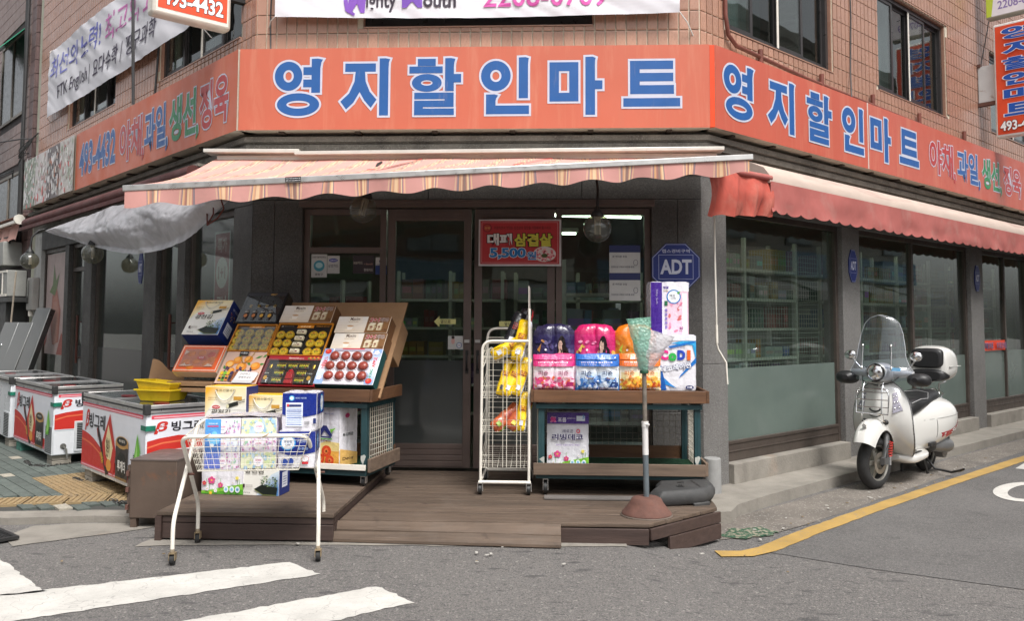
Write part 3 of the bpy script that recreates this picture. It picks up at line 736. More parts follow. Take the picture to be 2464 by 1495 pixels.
# front windows and doors
bay(FW, -2.44, -1.62, .13, 2.66, .4, top=2.25, fmat=FRAMEP, rail=.1, nm='shop_window')
bay(FW, .05, .97, .13, 2.66, .4, fmat=FRAMEP, rail=.1, nm='shop_window')
m = MB(); m.box(-2.47, 1.0, -.035, .2, 2.665, 2.735); m.box(-2.47, 1.0, -.045, -.035, 2.7, 2.715); m.obj('door_head', FRAMEP, bd, FW, bevel=.004)
for a, b, s in ((-1.6, -.775, 1), (-.745, .04, -1)):
    mb = MB(); y = .05
    mb.box(a, a + .075, y, y + .05, .14, 2.655); mb.box(b - .075, b, y, y + .05, .14, 2.655); mb.box(a + .075, b - .075, y, y + .05, 2.54, 2.655); mb.box(a + .075, b - .075, y + .004, y + .046, .14, .37)
    for i in range(4): mb.box(a + .075, b - .075, y - .001, y + .004, .155 + .055 * i, .2 + .055 * i)
    for i in range(3): mb.box(a + .075, b - .075, y - .004, y, 2.56 + .03 * i, 2.575 + .03 * i)
    d = mb.obj('sliding_door', FRAMEP if s else FRAME, bd, FW, bevel=.003)
    p = MB(); p.box(a + .075, b - .075, y + .02, y + .026, 1.17, 2.54); p.obj('pane', GLASS, d, FW)
    p = MB(); p.box(a + .075, b - .075, y + .019, y + .027, .37, 1.17); p.obj('frosted_pane', FROSTD, d, FW)
    hx0 = (b - .037) if s > 0 else (a + .037)
    p = MB(); p.tube([(hx0, y, 1.08), (hx0, y - .035, 1.1), (hx0, y - .04, 1.16), (hx0, y - .035, 1.22), (hx0, y, 1.24)], .009, 8); p.cbox(hx0, y - .003, 1.07, .03, .006, .05); p.cbox(hx0, y - .003, 1.25, .03, .006, .05)
    p.obj('handle', BLACKP, d, FW, smooth=50)
    p = MB(); p.cbox(hx0, y - .01, 1.36, .05, .02, .03); p.cbox(hx0, y - .02, 1.36, .02, .02, .02); p.obj('latch', SILV, d, FW)
# ============================================================ shop interior
def racks(nm, lab, Mw, w, d, zs, n, pal, post=WHITE, seed=1):
    rnd = random.Random(seed)
    t = thing(nm, lab, 'shelf rack', Mw); mb = MB()
    for x in [w * i / n for i in range(n + 1)]:
        mb.box(x - .02, x + .02, 0, .04, 0, zs[-1] + .35); mb.box(x - .02, x + .02, d - .04, d, 0, zs[-1] + .35)
    mb.obj('post', post, t)
    for z in zs:
        mb = MB(); mb.box(0, w, 0, d, z - .03, z); mb.obj('shelf', post, t)
        x = .03; g = MB()
        while x < w - .12:
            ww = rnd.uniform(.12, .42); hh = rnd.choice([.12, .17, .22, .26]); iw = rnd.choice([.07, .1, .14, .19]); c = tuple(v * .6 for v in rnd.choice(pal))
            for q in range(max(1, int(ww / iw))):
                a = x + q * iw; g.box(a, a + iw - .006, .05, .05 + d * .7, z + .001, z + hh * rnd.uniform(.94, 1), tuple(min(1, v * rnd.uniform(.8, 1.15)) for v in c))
                g.box(a + .01, a + iw - .018, .048, .05, z + hh * .3, z + hh * .6, tuple(min(1, v * rnd.uniform(.3, 2) + .05) for v in c))
            x += ww + .015
        g.obj('stocked_goods', PRINT, t, kind='stuff')
    return t
PAL = [hx('#b9c4cc'), hx('#d8d8d0'), hx('#4a74a8'), hx('#a83a30'), hx('#3c6a4c'), hx('#c8a03c'), hx('#e0e0e4'), hx('#7a5a8a'), hx('#c08070'), hx('#dfe3d8')]
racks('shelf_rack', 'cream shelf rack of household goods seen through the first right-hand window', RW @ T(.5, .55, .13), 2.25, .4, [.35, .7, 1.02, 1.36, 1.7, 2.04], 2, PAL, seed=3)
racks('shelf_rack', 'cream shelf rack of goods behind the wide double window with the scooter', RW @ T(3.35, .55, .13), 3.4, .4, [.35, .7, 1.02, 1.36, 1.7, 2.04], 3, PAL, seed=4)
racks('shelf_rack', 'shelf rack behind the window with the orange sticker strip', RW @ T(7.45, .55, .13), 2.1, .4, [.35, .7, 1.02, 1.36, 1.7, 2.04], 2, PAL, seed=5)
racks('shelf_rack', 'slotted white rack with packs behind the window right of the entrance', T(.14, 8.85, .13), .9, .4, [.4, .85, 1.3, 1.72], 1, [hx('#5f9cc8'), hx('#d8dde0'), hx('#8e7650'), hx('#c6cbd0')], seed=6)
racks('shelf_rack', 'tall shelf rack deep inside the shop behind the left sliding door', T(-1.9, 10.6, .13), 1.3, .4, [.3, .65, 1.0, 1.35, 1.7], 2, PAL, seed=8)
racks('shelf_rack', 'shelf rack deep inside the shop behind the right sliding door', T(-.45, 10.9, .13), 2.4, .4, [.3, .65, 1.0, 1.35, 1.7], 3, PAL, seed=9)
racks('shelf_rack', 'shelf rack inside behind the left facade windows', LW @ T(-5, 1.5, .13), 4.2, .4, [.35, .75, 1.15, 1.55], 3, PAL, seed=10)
for i, (x, y, l, rz, lb) in enumerate(((-1.5, 9.6, 1.2, 8, 'left of the doors'), (.55, 10.4, 1.2, 12, 'right window'), (-.2, 12.4, 1.2, 5, 'middle of the shop'), (2.3, 9.75, 1.2, 45, 'added unseen to light the shelves inside the first right window'), (4.75, 12.15, 1.2, 45, 'added unseen to light the shelves inside the double right window'), (7.2, 14.6, 1.2, 45, 'added unseen to light the shelves inside the third right window'))):  # last three tubes are unseen, added to brighten the right-hand shelves
    t = thing('ceiling_lamp', 'lit fluorescent tube lamp on the shop ceiling, ' + lb, 'lamp', T(x, y, 2.86) @ RZ(rz), 'tube lamps on the shop ceiling')
    m = MB(); m.box(-l / 2, l / 2, -.05, .05, 0, .06); m.obj('fitting', WHITE, t)
    m = MB(); m.cyl((-l / 2 + .03, 0, -.02), (l / 2 - .03, 0, -.02), .016, 10); m.obj('tube', emitm('lit_tube', (.85, 1, .8), 5) if 'lit_tube' not in MATS else MATS['lit_tube'], t)
for k, (Mw, a, b) in enumerate(((RW, .5, 2.78), (RW, 3.33, 6.8), (RW, 7.42, 9.55))):
    mb = MB(); y = .28; st = .055
    for i in range(int((b - a) / st) + 1): mb.box(a + st * i - .0016, a + st * i + .0016, y, y + .003, .5, 2.35)
    for j in range(int(1.85 / st) + 1): mb.box(a, b, y + .003, y + .006, .5 + st * j - .0016, .5 + st * j + .0016)
    mb.obj('security_mesh', M('pale_mesh_wire', (.5, .5, .45), rough=.5), bd, Mw)
# ============================================================ NEIGHBOURS
def block(nm, lab, Mw, L, H, D, wallcol, wincol, rows, cols, seed=1, ground=True, z0=3.6, brick=None):
    rnd = random.Random(seed)
    t = thing(nm, lab, 'building', Mw); mb = MB(); mb.box(0, L, 0, D, 0, H)
    wm = M('wall_of_' + nm + str(seed), wallcol, rough=.8, nvar=.15, nscale=2, bump=.2, stain=(tuple(v * .5 for v in wallcol), 1.3, .52, .8, .5))
    mb.obj('wall', wm, t, Mw); mb = MB(); mb.box(-.1, L + .1, -.15, D + .1, H, H + .3); mb.obj('roof', CONC, t, Mw)
    for j in range(rows):
        for i in range(cols):
            x = L * (i + .5) / cols; w = L / cols * .5; z = z0 + j * 2.9
            m = MB(); m.box(x - w / 2, x + w / 2, -.04, -.005, z, z + 1.4); f = m.obj('window', UPF, t, Mw)
            m = MB(); m.box(x - w / 2 + .06, x - .03, -.05, -.041, z + .06, z + 1.34); m.box(x + .03, x + w / 2 - .06, -.05, -.041, z + .06, z + 1.34)
            m.obj('pane', M('pale_far_glass', (.2, .24, .25), rough=.1, nvar=.3), f, Mw)
    if ground:
        for i in range(cols):
            x = L * (i + .5) / cols; w = L / cols * .8
            m = MB(); m.box(x - w / 2, x + w / 2, -.04, -.005, .1, 2.5); m.obj('shopfront', M('dark_far_shopfront', (.05, .055, .055), rough=.15, nvar=.4), t, Mw)
            c = rnd.choice([hx('#5a7f9c'), hx('#8c3b33'), hx('#d9d4c4'), hx('#44663f')])
            m = MB(); m.box(x - w / 2, x + w / 2, -.25, -.01, 2.75, 3.4); m.obj('signboard', M('far_sign%d%d' % (seed, i), c, rough=.5), t, Mw)
            m = MB(); m.add([(x - w / 2, -.05, 2.7), (x + w / 2, -.05, 2.7), (x + w / 2, -1.2, 2.35), (x - w / 2, -1.2, 2.35), (x - w / 2, -1.2, 2.15), (x + w / 2, -1.2, 2.15)], [(0, 3, 2, 1), (3, 4, 5, 2)])
            m.obj('awning', M('far_stripe_awning', (.5, .5, .48), rough=.8), t, Mw)
    return t
block('brick_building', 'red brick shop building across the street, behind the viewer', T(7, -8.5, 0) @ RZ(180), 15, 7, 7, (.2, .1, .07), None, 1, 5, 1)
block('cream_building', 'cream rendered building across the side street, facing the right facade', T(21, 18.5, 0) @ RZ(-135), 17, 9, 7, (.3, .28, .24), None, 2, 6, 2)
block('grey_building', 'grey apartment house across the left street', T(-9.5, .8, 0) @ RZ(135), 17, 9, 7, (.2, .2, .2), None, 2, 6, 3)
# left neighbour, seen past the end of the shop
NW = LW @ T(-8.66, 0, 0)
nb = thing('purple_tiled_neighbour_building', 'dusky purple tiled neighbour building with a brick side wall and green window vents', 'building', NW)
mb = MB(); mb.box(-9, 0, .02, 8, 0, 9.5); nbw = mb.obj('wall', M('dark_mortar', (.075, .065, .065), rough=.95, nvar=.2), nb, NW)
PT = M('dusky_purple_tile', (.25, .17, .15), rough=.45, nvar=.14, nscale=3, rnd=.13, bump=.08)
PT2 = M('brown_purple_corner_tile', (.15, .095, .09), rough=.5, nvar=.2, nscale=4, rnd=.15, bump=.1)
lst = []
NWIN = [(-2.55, -.72, 5.3, 6.9), (-2.6, -.62, 2.95, 4.25)]
for i in range(50):
    for j in range(36):
        a, b, c, d = -.3 - .11 * (i + 1) + .005, -.3 - .11 * i - .005, 2.7 + .19 * j + .005, 2.7 + .19 * (j + 1) - .005
        if any(b > q[0] - .03 and a < q[1] + .03 and d > q[2] and c < q[3] for q in NWIN): continue
        lst.append(((a + b) / 2, .012, (c + d) / 2, b - a, .016, d - c))
pieces('wall_tile', lst, PT, nbw, NW, 110, bev=.1, stuffname='far_wall_tiles')
lst = [(-.15, .005, 2.7 + .245 * (j + .5), .29, .03, .235) for j in range(27)] + [(.008, .15, 2.7 + .245 * (j + .5), .03, .29, .235) for j in range(27)]
pieces('corner_tile', lst, PT2, nbw, NW, 60)
lst = []
for j in range(78):
    for i in range(9):
        y = .3 + i * .225 + (.11 if j % 2 else 0); lst.append((.004, y + .105, 2.6 + .083 * j + .035, .022, .212, .07))
pieces('brick', lst, M('dark_red_brick', (.13, .052, .038), rough=.85, nvar=.3, nscale=7, rnd=.35, bump=.4, bscale=50), nbw, NW, 150, stuffname='far_bricks')
for a, b, z0, z1 in NWIN:
    m = MB(); m.box(a, b, .0, .03, z0, z1); f = m.obj('window', M('dark_room_opening', (.012, .014, .014), rough=.2), nb, NW)
    m = MB()
    for q in ((a, a + .05, z0, z1), (b - .05, b, z0, z1), (a, b, z0, z0 + .05), (a, b, z1 - .05, z1), ((a + b) / 2 - .03, (a + b) / 2 + .03, z0, z1)): m.box(q[0], q[1], -.02, -.001, q[2], q[3])
    m.obj('frame', M('olive_grey_frame', (.2, .18, .15), rough=.5), f, NW)
for zz_, dd in ((6.5, .5), (6.5, 0)):
    m = MB(); m.add([(-2.3, -.02, 6.9), (-.75, -.02, 6.9), (-.75, -.5, 6.35), (-2.3, -.5, 6.35), (-2.3, -.02, 6.88), (-.75, -.02, 6.88), (-.75, -.5, 6.33), (-2.3, -.5, 6.33)], [(0, 3, 2, 1), (4, 5, 6, 7), (0, 1, 5, 4), (1, 2, 6, 5), (2, 3, 7, 6), (3, 0, 4, 7)])
    if dd: m.obj('green_vent_sash', M('green_tinted_glass', (.06, .33, .21), rough=.2, nvar=.1), nb, NW)
m = MB()
for k, (y, z) in enumerate(((-.05, 2.6), (-.06, 9.3))): pass
m.tube([(-.55, -.05, 2.6), (-.53, -.06, 4.2), (-.5, -.05, 5.6), (-.52, -.06, 7), (-.5, -.05, 9)], .022, 8); m.tube([(-.47, -.04, 2.6), (-.47, -.05, 4.5), (-.46, -.04, 9)], .03, 8)
m.obj('drain_pipe', M('dark_pipe', (.04, .04, .04), rough=.5), nb, NW, smooth=60)
m = MB()
for z in (3.0, 4.15, 4.18): m.bar((-1.3, -.25, z), (-.35, -.2, z), .02, .02); m.bar((-.4, -.2, z), (-.4, -.2, z - .12), .02, .02)
m.obj('bracket', BLACKP, nb, NW)
# neighbour's awning with a round end cap
aw = thing('neighbour_awning', 'faded pink awning with a round cream end cap on the neighbour building', 'awning', LW @ T(-8.42, -.2, 3.26))
m = MB(); m.cyl((0, 0, 0), (-.05, 0, 0), .085, 24); m.cyl((-.05, 0, 0), (-.06, 0, 0), .075, 24); m.obj('end_cap', WHITE, aw, smooth=50)
m = MB(); m.cbox(-1.9, -.05, -.045, 3.7, .05, .05); m.obj('front_bar', WHITE, aw)
PINKC = M('faded_pink_canvas', (.55, .31, .26), rough=.85, nvar=.12, nscale=3, stretch=(5, 1, 1), bump=.1)
m = MB(); m.grid(lambda u, v: V((-.06 - 3.6 * u, .02 - .06 * v + .015 * math.sin(u * 40), -.06 - v * (.3 - .035 * abs(math.sin(u * 26))))), 90, 5); m.obj('valance', PINKC, aw, smooth=60)
m = MB(); m.grid(lambda u, v: V((-.06 - 3.6 * u, -.05 + .25 * v, .05 + .06 * v)), 4, 2); m.obj('canopy', PINKC, aw)
# things on the neighbour's ledge
for nm, lab, x, y, z, w_, h_, c in (('air_conditioner', 'white air conditioner case under the neighbour awning', -1.3, -.3, 2.5, .9, .42, M('grimy_grey_case', (.3, .3, .28), rough=.5, nvar=.2)), ('glazed_cabinet', 'cream framed glazed cabinet on the neighbour ledge', -.75, -.3, 1.95, .75, .45, MATS['grimy_grey_case'])):
    Mx = NW @ T(x, y, z); t = thing(nm, lab, nm.replace('_', ' '), Mx); m = MB(); m.box(0, w_, 0, .3, 0, h_); m.obj('case', c, t, bevel=.01)
    m = MB(); m.box(.05, w_ * .55, -.006, 0, .06, h_ - .06); m.obj('dark_panel', M('dark_grille', (.03, .035, .035), rough=.3), t)
    if nm == 'air_conditioner':
        m = MB()
        for i in range(9): m.box(.05, w_ * .55, -.012, -.006, .08 + i * .04, .088 + i * .04)
        m.obj('grille', BLACKP, t)
    else:
        m = MB(); m.box(w_ * .55, w_ * .6, -.012, 0, .0, h_); m.box(0, w_, -.012, 0, h_ - .04, h_); m.box(0, w_, -.012, 0, 0, .04); m.obj('frame', WHITE, t)
mb = MB(); mb.box(-3, 0.35, -.35, .01, 1.85, 1.93); mb.box(-3, .0, -.3, .01, .1, 1.85); lg_ = mb.obj('ledge', M('dark_steel_shutter', (.06, .06, .058), rough=.5, nvar=.25), nb, NW)
# electric meter box, its rod
Mx = LW @ T(-7.95, -.1, 1.7); t = thing('meter_box', 'grey electric meter box on the end pier beside the strawberry board', 'meter box', Mx)
m = MB(); m.box(-.17, .17, -.02, .1, 0, .55); m.obj('case', M('grey_meter_case', (.32, .31, .29), rough=.6, nvar=.15), t, bevel=.02)
m = MB(); m.box(-.13, -.01, -.03, -.021, .12, .5); m.obj('meter_glass', M('meter_glass', (.07, .07, .065), rough=.15), t, bevel=.01)
m = MB(); m.cyl((-.05, .03, -.09), (-.05, .03, 0), .04, 12); m.obj('conduit', WHITE, t)
m = MB(); m.cyl((-8.25, -.35, .6), (-8.05, -.3, 2.35), .014, 8); m.obj('wooden_rod', M('pale_wood', (.4, .34, .27), rough=.7), None, LW, label='thin pale wooden rod leaning beside the meter box', cat='rod')
# steel door panels leaning against the wall behind the freezers
for k, (x, yb, zt, w_, ti, lab) in enumerate(((-7.5, -.9, 1.45, .34, 20, 'front brushed steel door panel with a ring handle leaning on the wall'), (-7.15, -.8, 1.45, .34, 21, 'middle dark edged steel door panel leaning on the wall'), (-6.9, -.66, 1.68, .34, 20, 'rearmost and tallest steel door panel leaning on the wall'))):
    Mx = LW @ T(x, yb, .06) @ RZ(22) @ RX(-ti); t = thing('steel_slab', lab, 'metal slab', Mx, 'steel panels leaning behind the freezers')
    L_ = zt / math.cos(R(ti)); m = MB(); m.box(-w_ / 2, w_ / 2, 0, .1, 0, L_); m.obj('sheet', STEEL, t, bevel=.006)
    m = MB(); m.box(w_ / 2, w_ / 2 + .004, .01, .09, .02, L_ - .02); m.obj('dark_edge', M('dark_side_strip', (.03, .03, .03), rough=.35), t)  # plain dark strip down the right side of each panel
    if k == 0: m = MB(); m.tube([(-.05 + .035 * math.cos(a), -.012, 1.15 + .035 * math.sin(a)) for a in [i * .52 for i in range(12)]], .005, 6, closed=True); m.obj('ring_handle', CHROME, t, smooth=60)

# ============================================================ SIGNBOARDS
SR, SB, SWH = hx('#c2664e'), hx('#24599a'), hx('#c4c7d6')
def sband(x0, x1, Mw, z0=3.39, z1=4.19, y0=-.23, y1=-.02):
    m = MB(); m.box(x0, x1, y0, y1, z0, z1); return m
def signthing(nm, lab, Mw, x0, x1):
    t = thing(nm, lab, 'shop sign', Mw @ T(x0, -.23, 3.39))
    sband(x0, x1, Mw).obj('box', M('dirty_sign_casing', (.5, .44, .36), rough=.6, nvar=.2, stain=((.14, .1, .08), 5, .5, .8, .6)), t, Mw)
    for i in range(int((x1 - x0) / .75)):
        m = MB(); m.cbox(x0 + .4 + .75 * i, -.1, 3.38, .05, .14, .02); m.obj('bracket', M('dark_bracket', (.06, .045, .035), rough=.7), t, Mw)
    return t
t = signthing('front_signboard', 'long coral signboard with big blue Korean letters over the entrance', FW, -3.02, 1.50)
a = Art((0, -.23, 0), base=.002); a.rect(-3.02, 3.39, 4.52, .8, SR)
a.build('face_panel', t, SIGNM, FW)
for ch, x, z, w_, h_ in (('영', -2.671, 3.524, .469, .564), ('지', -2.026, 3.524, .478, .561), ('할', -1.359, 3.525, .499, .555), ('인', -.669, 3.529, .46, .554), ('마', -.014, 3.518, .503, .563), ('트', .686, 3.593, .535, .443)):
    Art((0, -.23, 0), base=.005, lay=.00022).sig(ch, x, z, w_, h_, SB, SWH).build('letter', t, SIGNL, FW)
m = MB(); m.box(1.502, 1.55, -.228, -.04, 3.395, 4.185); m.obj('side_strip', M('bright_orange_strip', hx('#e04a1c'), rough=.4), t, FW)
m = MB()
for x, l in ((-2.3, .35), (-1.0, .12), (-.4, .1), (.9, .2)):
    m.tube([(x, -.12, 4.195), (x + l * .4, -.1, 4.225), (x + l, -.13, 4.2)], .008, 6)
m.obj('cable', BLACKP, t, FW)
t = signthing('right_signboard', 'coral signboard running along the right facade with blue letters and produce words', RW, -.085, 11.9)
a = Art((0, -.23, 0), base=.002); a.rect(-.085, 3.39, 3.145, .8, hx('#bd5c4a')); a.rect(3.075, 3.39, 8.8, .8, hx('#be6050'))  # darker coral than the front sign: this side's dimmer light put into the colour
a.build('face_panel', t, SIGNM, RW)
m = MB(); m.box(3.055, 3.078, -.236, -.2305, 3.39, 4.19); m.obj('panel_joint', M('pale_joint', (.6, .5, .45)), t, RW)
def veg(t, Mw, xs, z0, h_, sc=1):
    GR, RD = hx('#2a8553'), hx('#b43c3c')
    for w_, x, ww, c in (('야채', xs[0], xs[1], RD), ('과일', xs[2], xs[3], SB), ('생선', xs[4], xs[5], GR), ('정육', xs[6], xs[7], RD)):
        a = Art((0, -.23, 0), base=.005, lay=.0004); a.text(w_, x, z0, ww - x, h_, c, bold=.03, out=(SWH, .022), out2=(SWH, .008))
        if w_ != '정육': a.text(',', ww + .01, z0 - .07, .07, .16, c, bold=.03, out=(SWH, .03))
        a.build('printed_word', t, SIGNL, Mw)
b = Art((0, -.23, 0), base=.005, lay=.00022)
for ch, x, x2 in (('영', .05, .58), ('지', .83, 1.37), ('할', 1.62, 2.17), ('인', 2.42, 2.95), ('마', 3.13, 3.68), ('트', 3.93, 4.51)):
    Art((0, -.23, 0), base=.005, lay=.00022).sig(ch, x, 3.53 + (.05 if ch == '트' else 0), x2 - x, .55 - (.1 if ch == '트' else 0), SB, SWH).build('letter', t, SIGNL, RW)
veg(t, RW, (4.86, 5.67, 5.82, 6.6, 6.77, 7.5, 7.68, 8.48), 3.57, .46)
b.text('493-4432', 8.7, 3.6, 1.6, .4, SB, bold=.03, out=(SWH, .025))
b.build('lettering', t, SIGNL, RW)
t = signthing('left_signboard', 'orange coral signboard along the left facade with phone number and produce words', LW, -8.08, .09)
a = Art((0, -.23, 0), base=.002); a.rect(-5.17, 3.39, 5.26, .8, hx('#cd6c4e'))
a.build('face_panel', t, SIGNM, LW)
b = Art((0, -.23, 0), base=.005, lay=.00022)
b.text('493-4432', -4.98, 3.55, 1.52, .46, SB, bold=.035, out=(SWH, .025))
veg(t, LW, (-3.3, -2.5, -2.42, -1.75, -1.64, -.9, -.8, -.1), 3.52, .5)
b.build('lettering', t, SIGNL, LW)
# four faded fruit photographs at the far end
rnd = random.Random(5); a = Art((0, -.23, 0), base=.003, lay=.0003)
for k, (x0, x1, bgc) in enumerate(((-8.08, -7.33, '#8f9a8c'), (-7.33, -6.6, '#cfc8c6'), (-6.6, -5.88, '#6e6464'), (-5.88, -5.17, '#c9c4be'))):
    a.rect(x0, 3.39, x1 - x0, .8, hx(bgc))
    for i in range(90):
        cx, cz = rnd.uniform(x0 + .04, x1 - .04), 3.39 + .76 * rnd.betavariate(1.2, 1.2) + .02
        c = rnd.choice([hx('#e4e0dc'), hx('#d8d4d4'), hx('#c8ccc4'), hx('#d46a68'), hx('#a8b09c'), hx('#f0ecec'), hx('#b8908c')] if k != 2 else [hx('#e8e4e4'), hx('#d0d0cc'), hx('#a89890'), hx('#c07c60')])
        if c == hx('#d46a68') and cz > 3.75 and k < 2: c = hx('#dcdcd4')
        r_ = rnd.uniform(.012, .05); a.ell(cx, cz, r_ * .8, r_ * rnd.uniform(.6, 1.8), c, 9, rot=rnd.uniform(-.8, .8), step=(i % 6 == 0))
        if i % 6: a.h += .00006
a.build('fruit_pictures', t, PRINT, LW)
# ============================================================ BLADE SIGNS
t = thing('blade_sign', 'orange blade sign in a cream frame at the left corner, phone number at its foot', 'sign', LW @ T(-.3, -.2, 4.46))
m = MB(); m.box(-.38, -.22, -.95, -.17, 4.46, 6.2); m.obj('frame', WHITE, t, LW, bevel=.035)
a = Art((-.22, -.9, 4.53), U=(0, 1, 0), W=(0, 0, 1), N=(1, 0, 0), base=.003); a.rect(0, 0, .68, 1.6, hx('#e2502c'))
a.text('493-4432', .34, .12, .6, .16, hx('#f4f4f4'), bold=.03, out=(hx('#15151a'), .035), align='c')
for i, ch in enumerate('트마인할지영'): a.sig(ch, .1, .3 + .21 * i, .48, .17, SB, SWH)
a.build('printed_face', t, SIGNL, LW)
m = MB(); m.box(-.34, -.26, -.17, 0, 4.8, 4.84); m.box(-.34, -.26, -.17, 0, 5.8, 5.84); m.obj('bracket', BLACKP, t, LW)
t = thing('blade_sign', 'vertical orange blade sign with blue letters in a white frame at the far right', 'sign', RW @ T(7.3, -.27, 4.39))
m = MB(); m.box(7.3, 7.46, -1.02, -.27, 4.39, 6.15); m.obj('frame', M('white_sign_frame', (.75, .74, .72), rough=.4), t, RW, bevel=.02)
a = Art((7.3, -.3, 4.43), U=(0, -1, 0), W=(0, 0, 1), N=(-1, 0, 0), base=.003); a.rect(0, 0, .69, 1.68, hx('#e2502c'))
for i, ch in enumerate('트마인할지영'): a.sig(ch, .1, .27 + .235 * i, .5, .19, hx('#1f56b4'), hx('#e8eaf4'), e=12)
a.text('493-4432', .345, .12, .6, .15, hx('#f4f4f4'), bold=.03, out=(hx('#101014'), .035), align='c')
a.build('printed_face', t, SIGNL, RW)
m = MB(); m.box(7.36, 7.4, -.27, -.02, 4.98, 5.56); m.obj('white_junction_box', M('rusty_white_box', (.6, .62, .62), rough=.5, stain=((.25, .12, .05), 6, .58, .7, .9)), t, RW, bevel=.006)
m = MB(); m.box(7.34, 7.42, -.28, .0, 4.93, 4.985); m.box(7.34, 7.42, -.06, .0, 5.555, 5.6); m.obj('bracket', RUST, t, RW)
t = thing('blade_sign', 'green and white blade sign with purple phone number above the orange one', 'sign', RW @ T(7.3, -.18, 6.3))
m = MB(); m.box(7.3, 7.48, -1.1, -.18, 6.27, 8.0); m.obj('frame', M('grey_beige_frame', (.42, .42, .36), rough=.5), t, RW, bevel=.01)
a = Art((7.3, -.19, 6.29), U=(0, -1, 0), W=(0, 0, 1), N=(-1, 0, 0), base=.002); a.rect(0, 0, .9, 1.69, hx('#eceaf0')); a.tri([(0, 0), (.07, 0), (.14, .6), (.14, 1.69), (0, 1.69)], hx('#c3d84a'))
a.text('2208-0709', .16, .09, .62, .13, hx('#8d7cb8'), bold=.015); a.rect(.3, .3, .5, .012, hx('#55505e'))
a.build('printed_face', t, SIGNL, RW)
# ============================================================ BANNERS
def banner(nm, lab, Mw, x0, x1, z0, z1, y, art, sag=.03):
    t = thing(nm, lab, 'banner', Mw @ T(x0, y, z0))
    wr = lambda x, z: .03 * mnoise.noise(V((x * 1.3 + z * 2.1, z * 1.2, 3.3))) + .018 * mnoise.noise(V((x * 5 + z * 9, z * 3, 1)))
    m = MB()
    def f(u, v): 
        x = x0 + (x1 - x0) * u; z = z0 + (z1 - z0) * v - sag * math.sin(math.pi * u) * (1 - v); return V((x, y - wr(x - x0, z - z0), z))
    m.grid(f, 110, 26); m.obj('cloth', M('white_banner_cloth', (.74, .73, .77), rough=.65, nvar=.05, nscale=2), t, Mw, smooth=80)
    a = Art((x0, y, z0), base=.006, lay=.0005, warp=wr); art(a); a.build('lettering', t, CLOTHP, Mw)
    m = MB()
    for x, z, dx, dz in ((x0, z0, -.1, -.07), (x0, z1, -.1, .1), (x1, z0, .15, -.2), (x1, z1, .15, .1)): m.tube([(x, y, z), (x + dx * .5, y + .03, z + dz * .45), (x + dx, -.005, z + dz)], .006, 6)
    m.obj('rope', M('white_rope', (.6, .58, .55), rough=.9), t, Mw, smooth=60); return t
def artF(a):
    a.text('M', .72, .03, .17, .24, hx('#8a5ac0'), bold=.035, shear=.1); a.text('ighty', .905, .035, .3, .2, hx('#3c3440'), bold=.02); a.text('M', 1.26, .075, .2, .155, hx('#7d55b8'), bold=.03); a.text('outh', 1.47, .075, .32, .155, hx('#3c3440'), bold=.025)
    a.tri([(.68, .16), (.7, .05), (.78, 0.0), (.8, .02), (.74, .07), (.72, .17)], hx('#8a5ac0'))
    a.text('2208-0709', 2.06, .07, 1.2, .22, hx('#cf55a4'), bold=.012)
    a.text('영어 수학 과학 전문학원', .6, .45, 2.6, .3, hx('#4b62c4'), bold=.02)
banner('front_banner', 'white banner with purple lettering stretched over the middle upper window', FW, -2.72, 1.24, 4.545, 5.45, -.13, artF, .03)
def artL(a):
    BL, PK, BK = hx('#8488cc'), hx('#d584c0'), hx('#4c4658')
    a.text('최선의', .12, .56, 1.38, .36, BL, bold=.006, shear=.12); a.text('노력!', 1.7, .55, .95, .38, hx('#7276c2'), bold=.006, shear=.12)
    a.text('최고의', 2.85, .53, 1.3, .38, PK, bold=.006, shear=.1); a.text('교육', 4.35, .52, .9, .38, PK, bold=.006, shear=.1)
    a.text('FTK English', .55, .14, 1.5, .26, BK, bold=.004, shear=.12); a.text('/', 2.14, .12, .07, .28, BK); a.text('요다수학', 2.36, .14, 1.05, .27, BK, bold=.008, shear=.1)
    a.text('/', 3.53, .12, .07, .28, BK); a.text('짱구과학', 3.75, .14, 1.1, .27, BK, bold=.008, shear=.1)
banner('left_banner', 'white banner with faded blue and pink lettering on the left upper wall', LW, -7.35, -1.25, 4.85, 5.92, -.1, artL, .02)
# ============================================================ AWNINGS
STR = [(.30, '#c48d86'), (.014, '#d3b492'), (.018, '#c48d86'), (.02, '#77717a'), (.01, '#d9b187'), (.02, '#d4a070'), (.012, '#bf9078'), (.008, '#a07064'), (.008, '#e0c096'), (.01, '#8f6258'), (.01, '#e0c096'), (.008, '#7a6a62'), (.01, '#e0c096'), (.008, '#7a6a62'),
       (.012, '#c9946f'), (.01, '#a9776a'), (.012, '#e0c096'), (.01, '#b98070'), (.014, '#e3c79b'), (.02, '#777079'), (.018, '#cf8f88'), (.012, '#e0bb90')]
STT = sum(s[0] for s in STR)
_b = hx('#c09085'); STC = [(w_, tuple(.78 * p + .22 * q for p, q in zip(hx(c), _b))) for w_, c in STR]
def stripe(x):
    x = x % (STT * .47) / .47
    for w_, c in STC:
        if x < w_: return c
        x -= w_
    return STC[0][1]
CANV = M('faded_striped_canvas', rough=.85, attr=True, nvar=.07, nscale=3, stain=((.2, .13, .12), 4, .56, .8, .35), bump=.15, bscale=200)
t = thing('striped_awning', 'faded pink striped awning over the entrance, drooping to the left', 'awning', T(-.8, 8.1, 3.1))
Lf, Rf = V((-3.28, 6.4, 2.585)), V((1.655, 7.15, 2.955)); Lb, Rb = V((-3.22, 8.06, 3.13)), V((1.58, 8.06, 3.13))
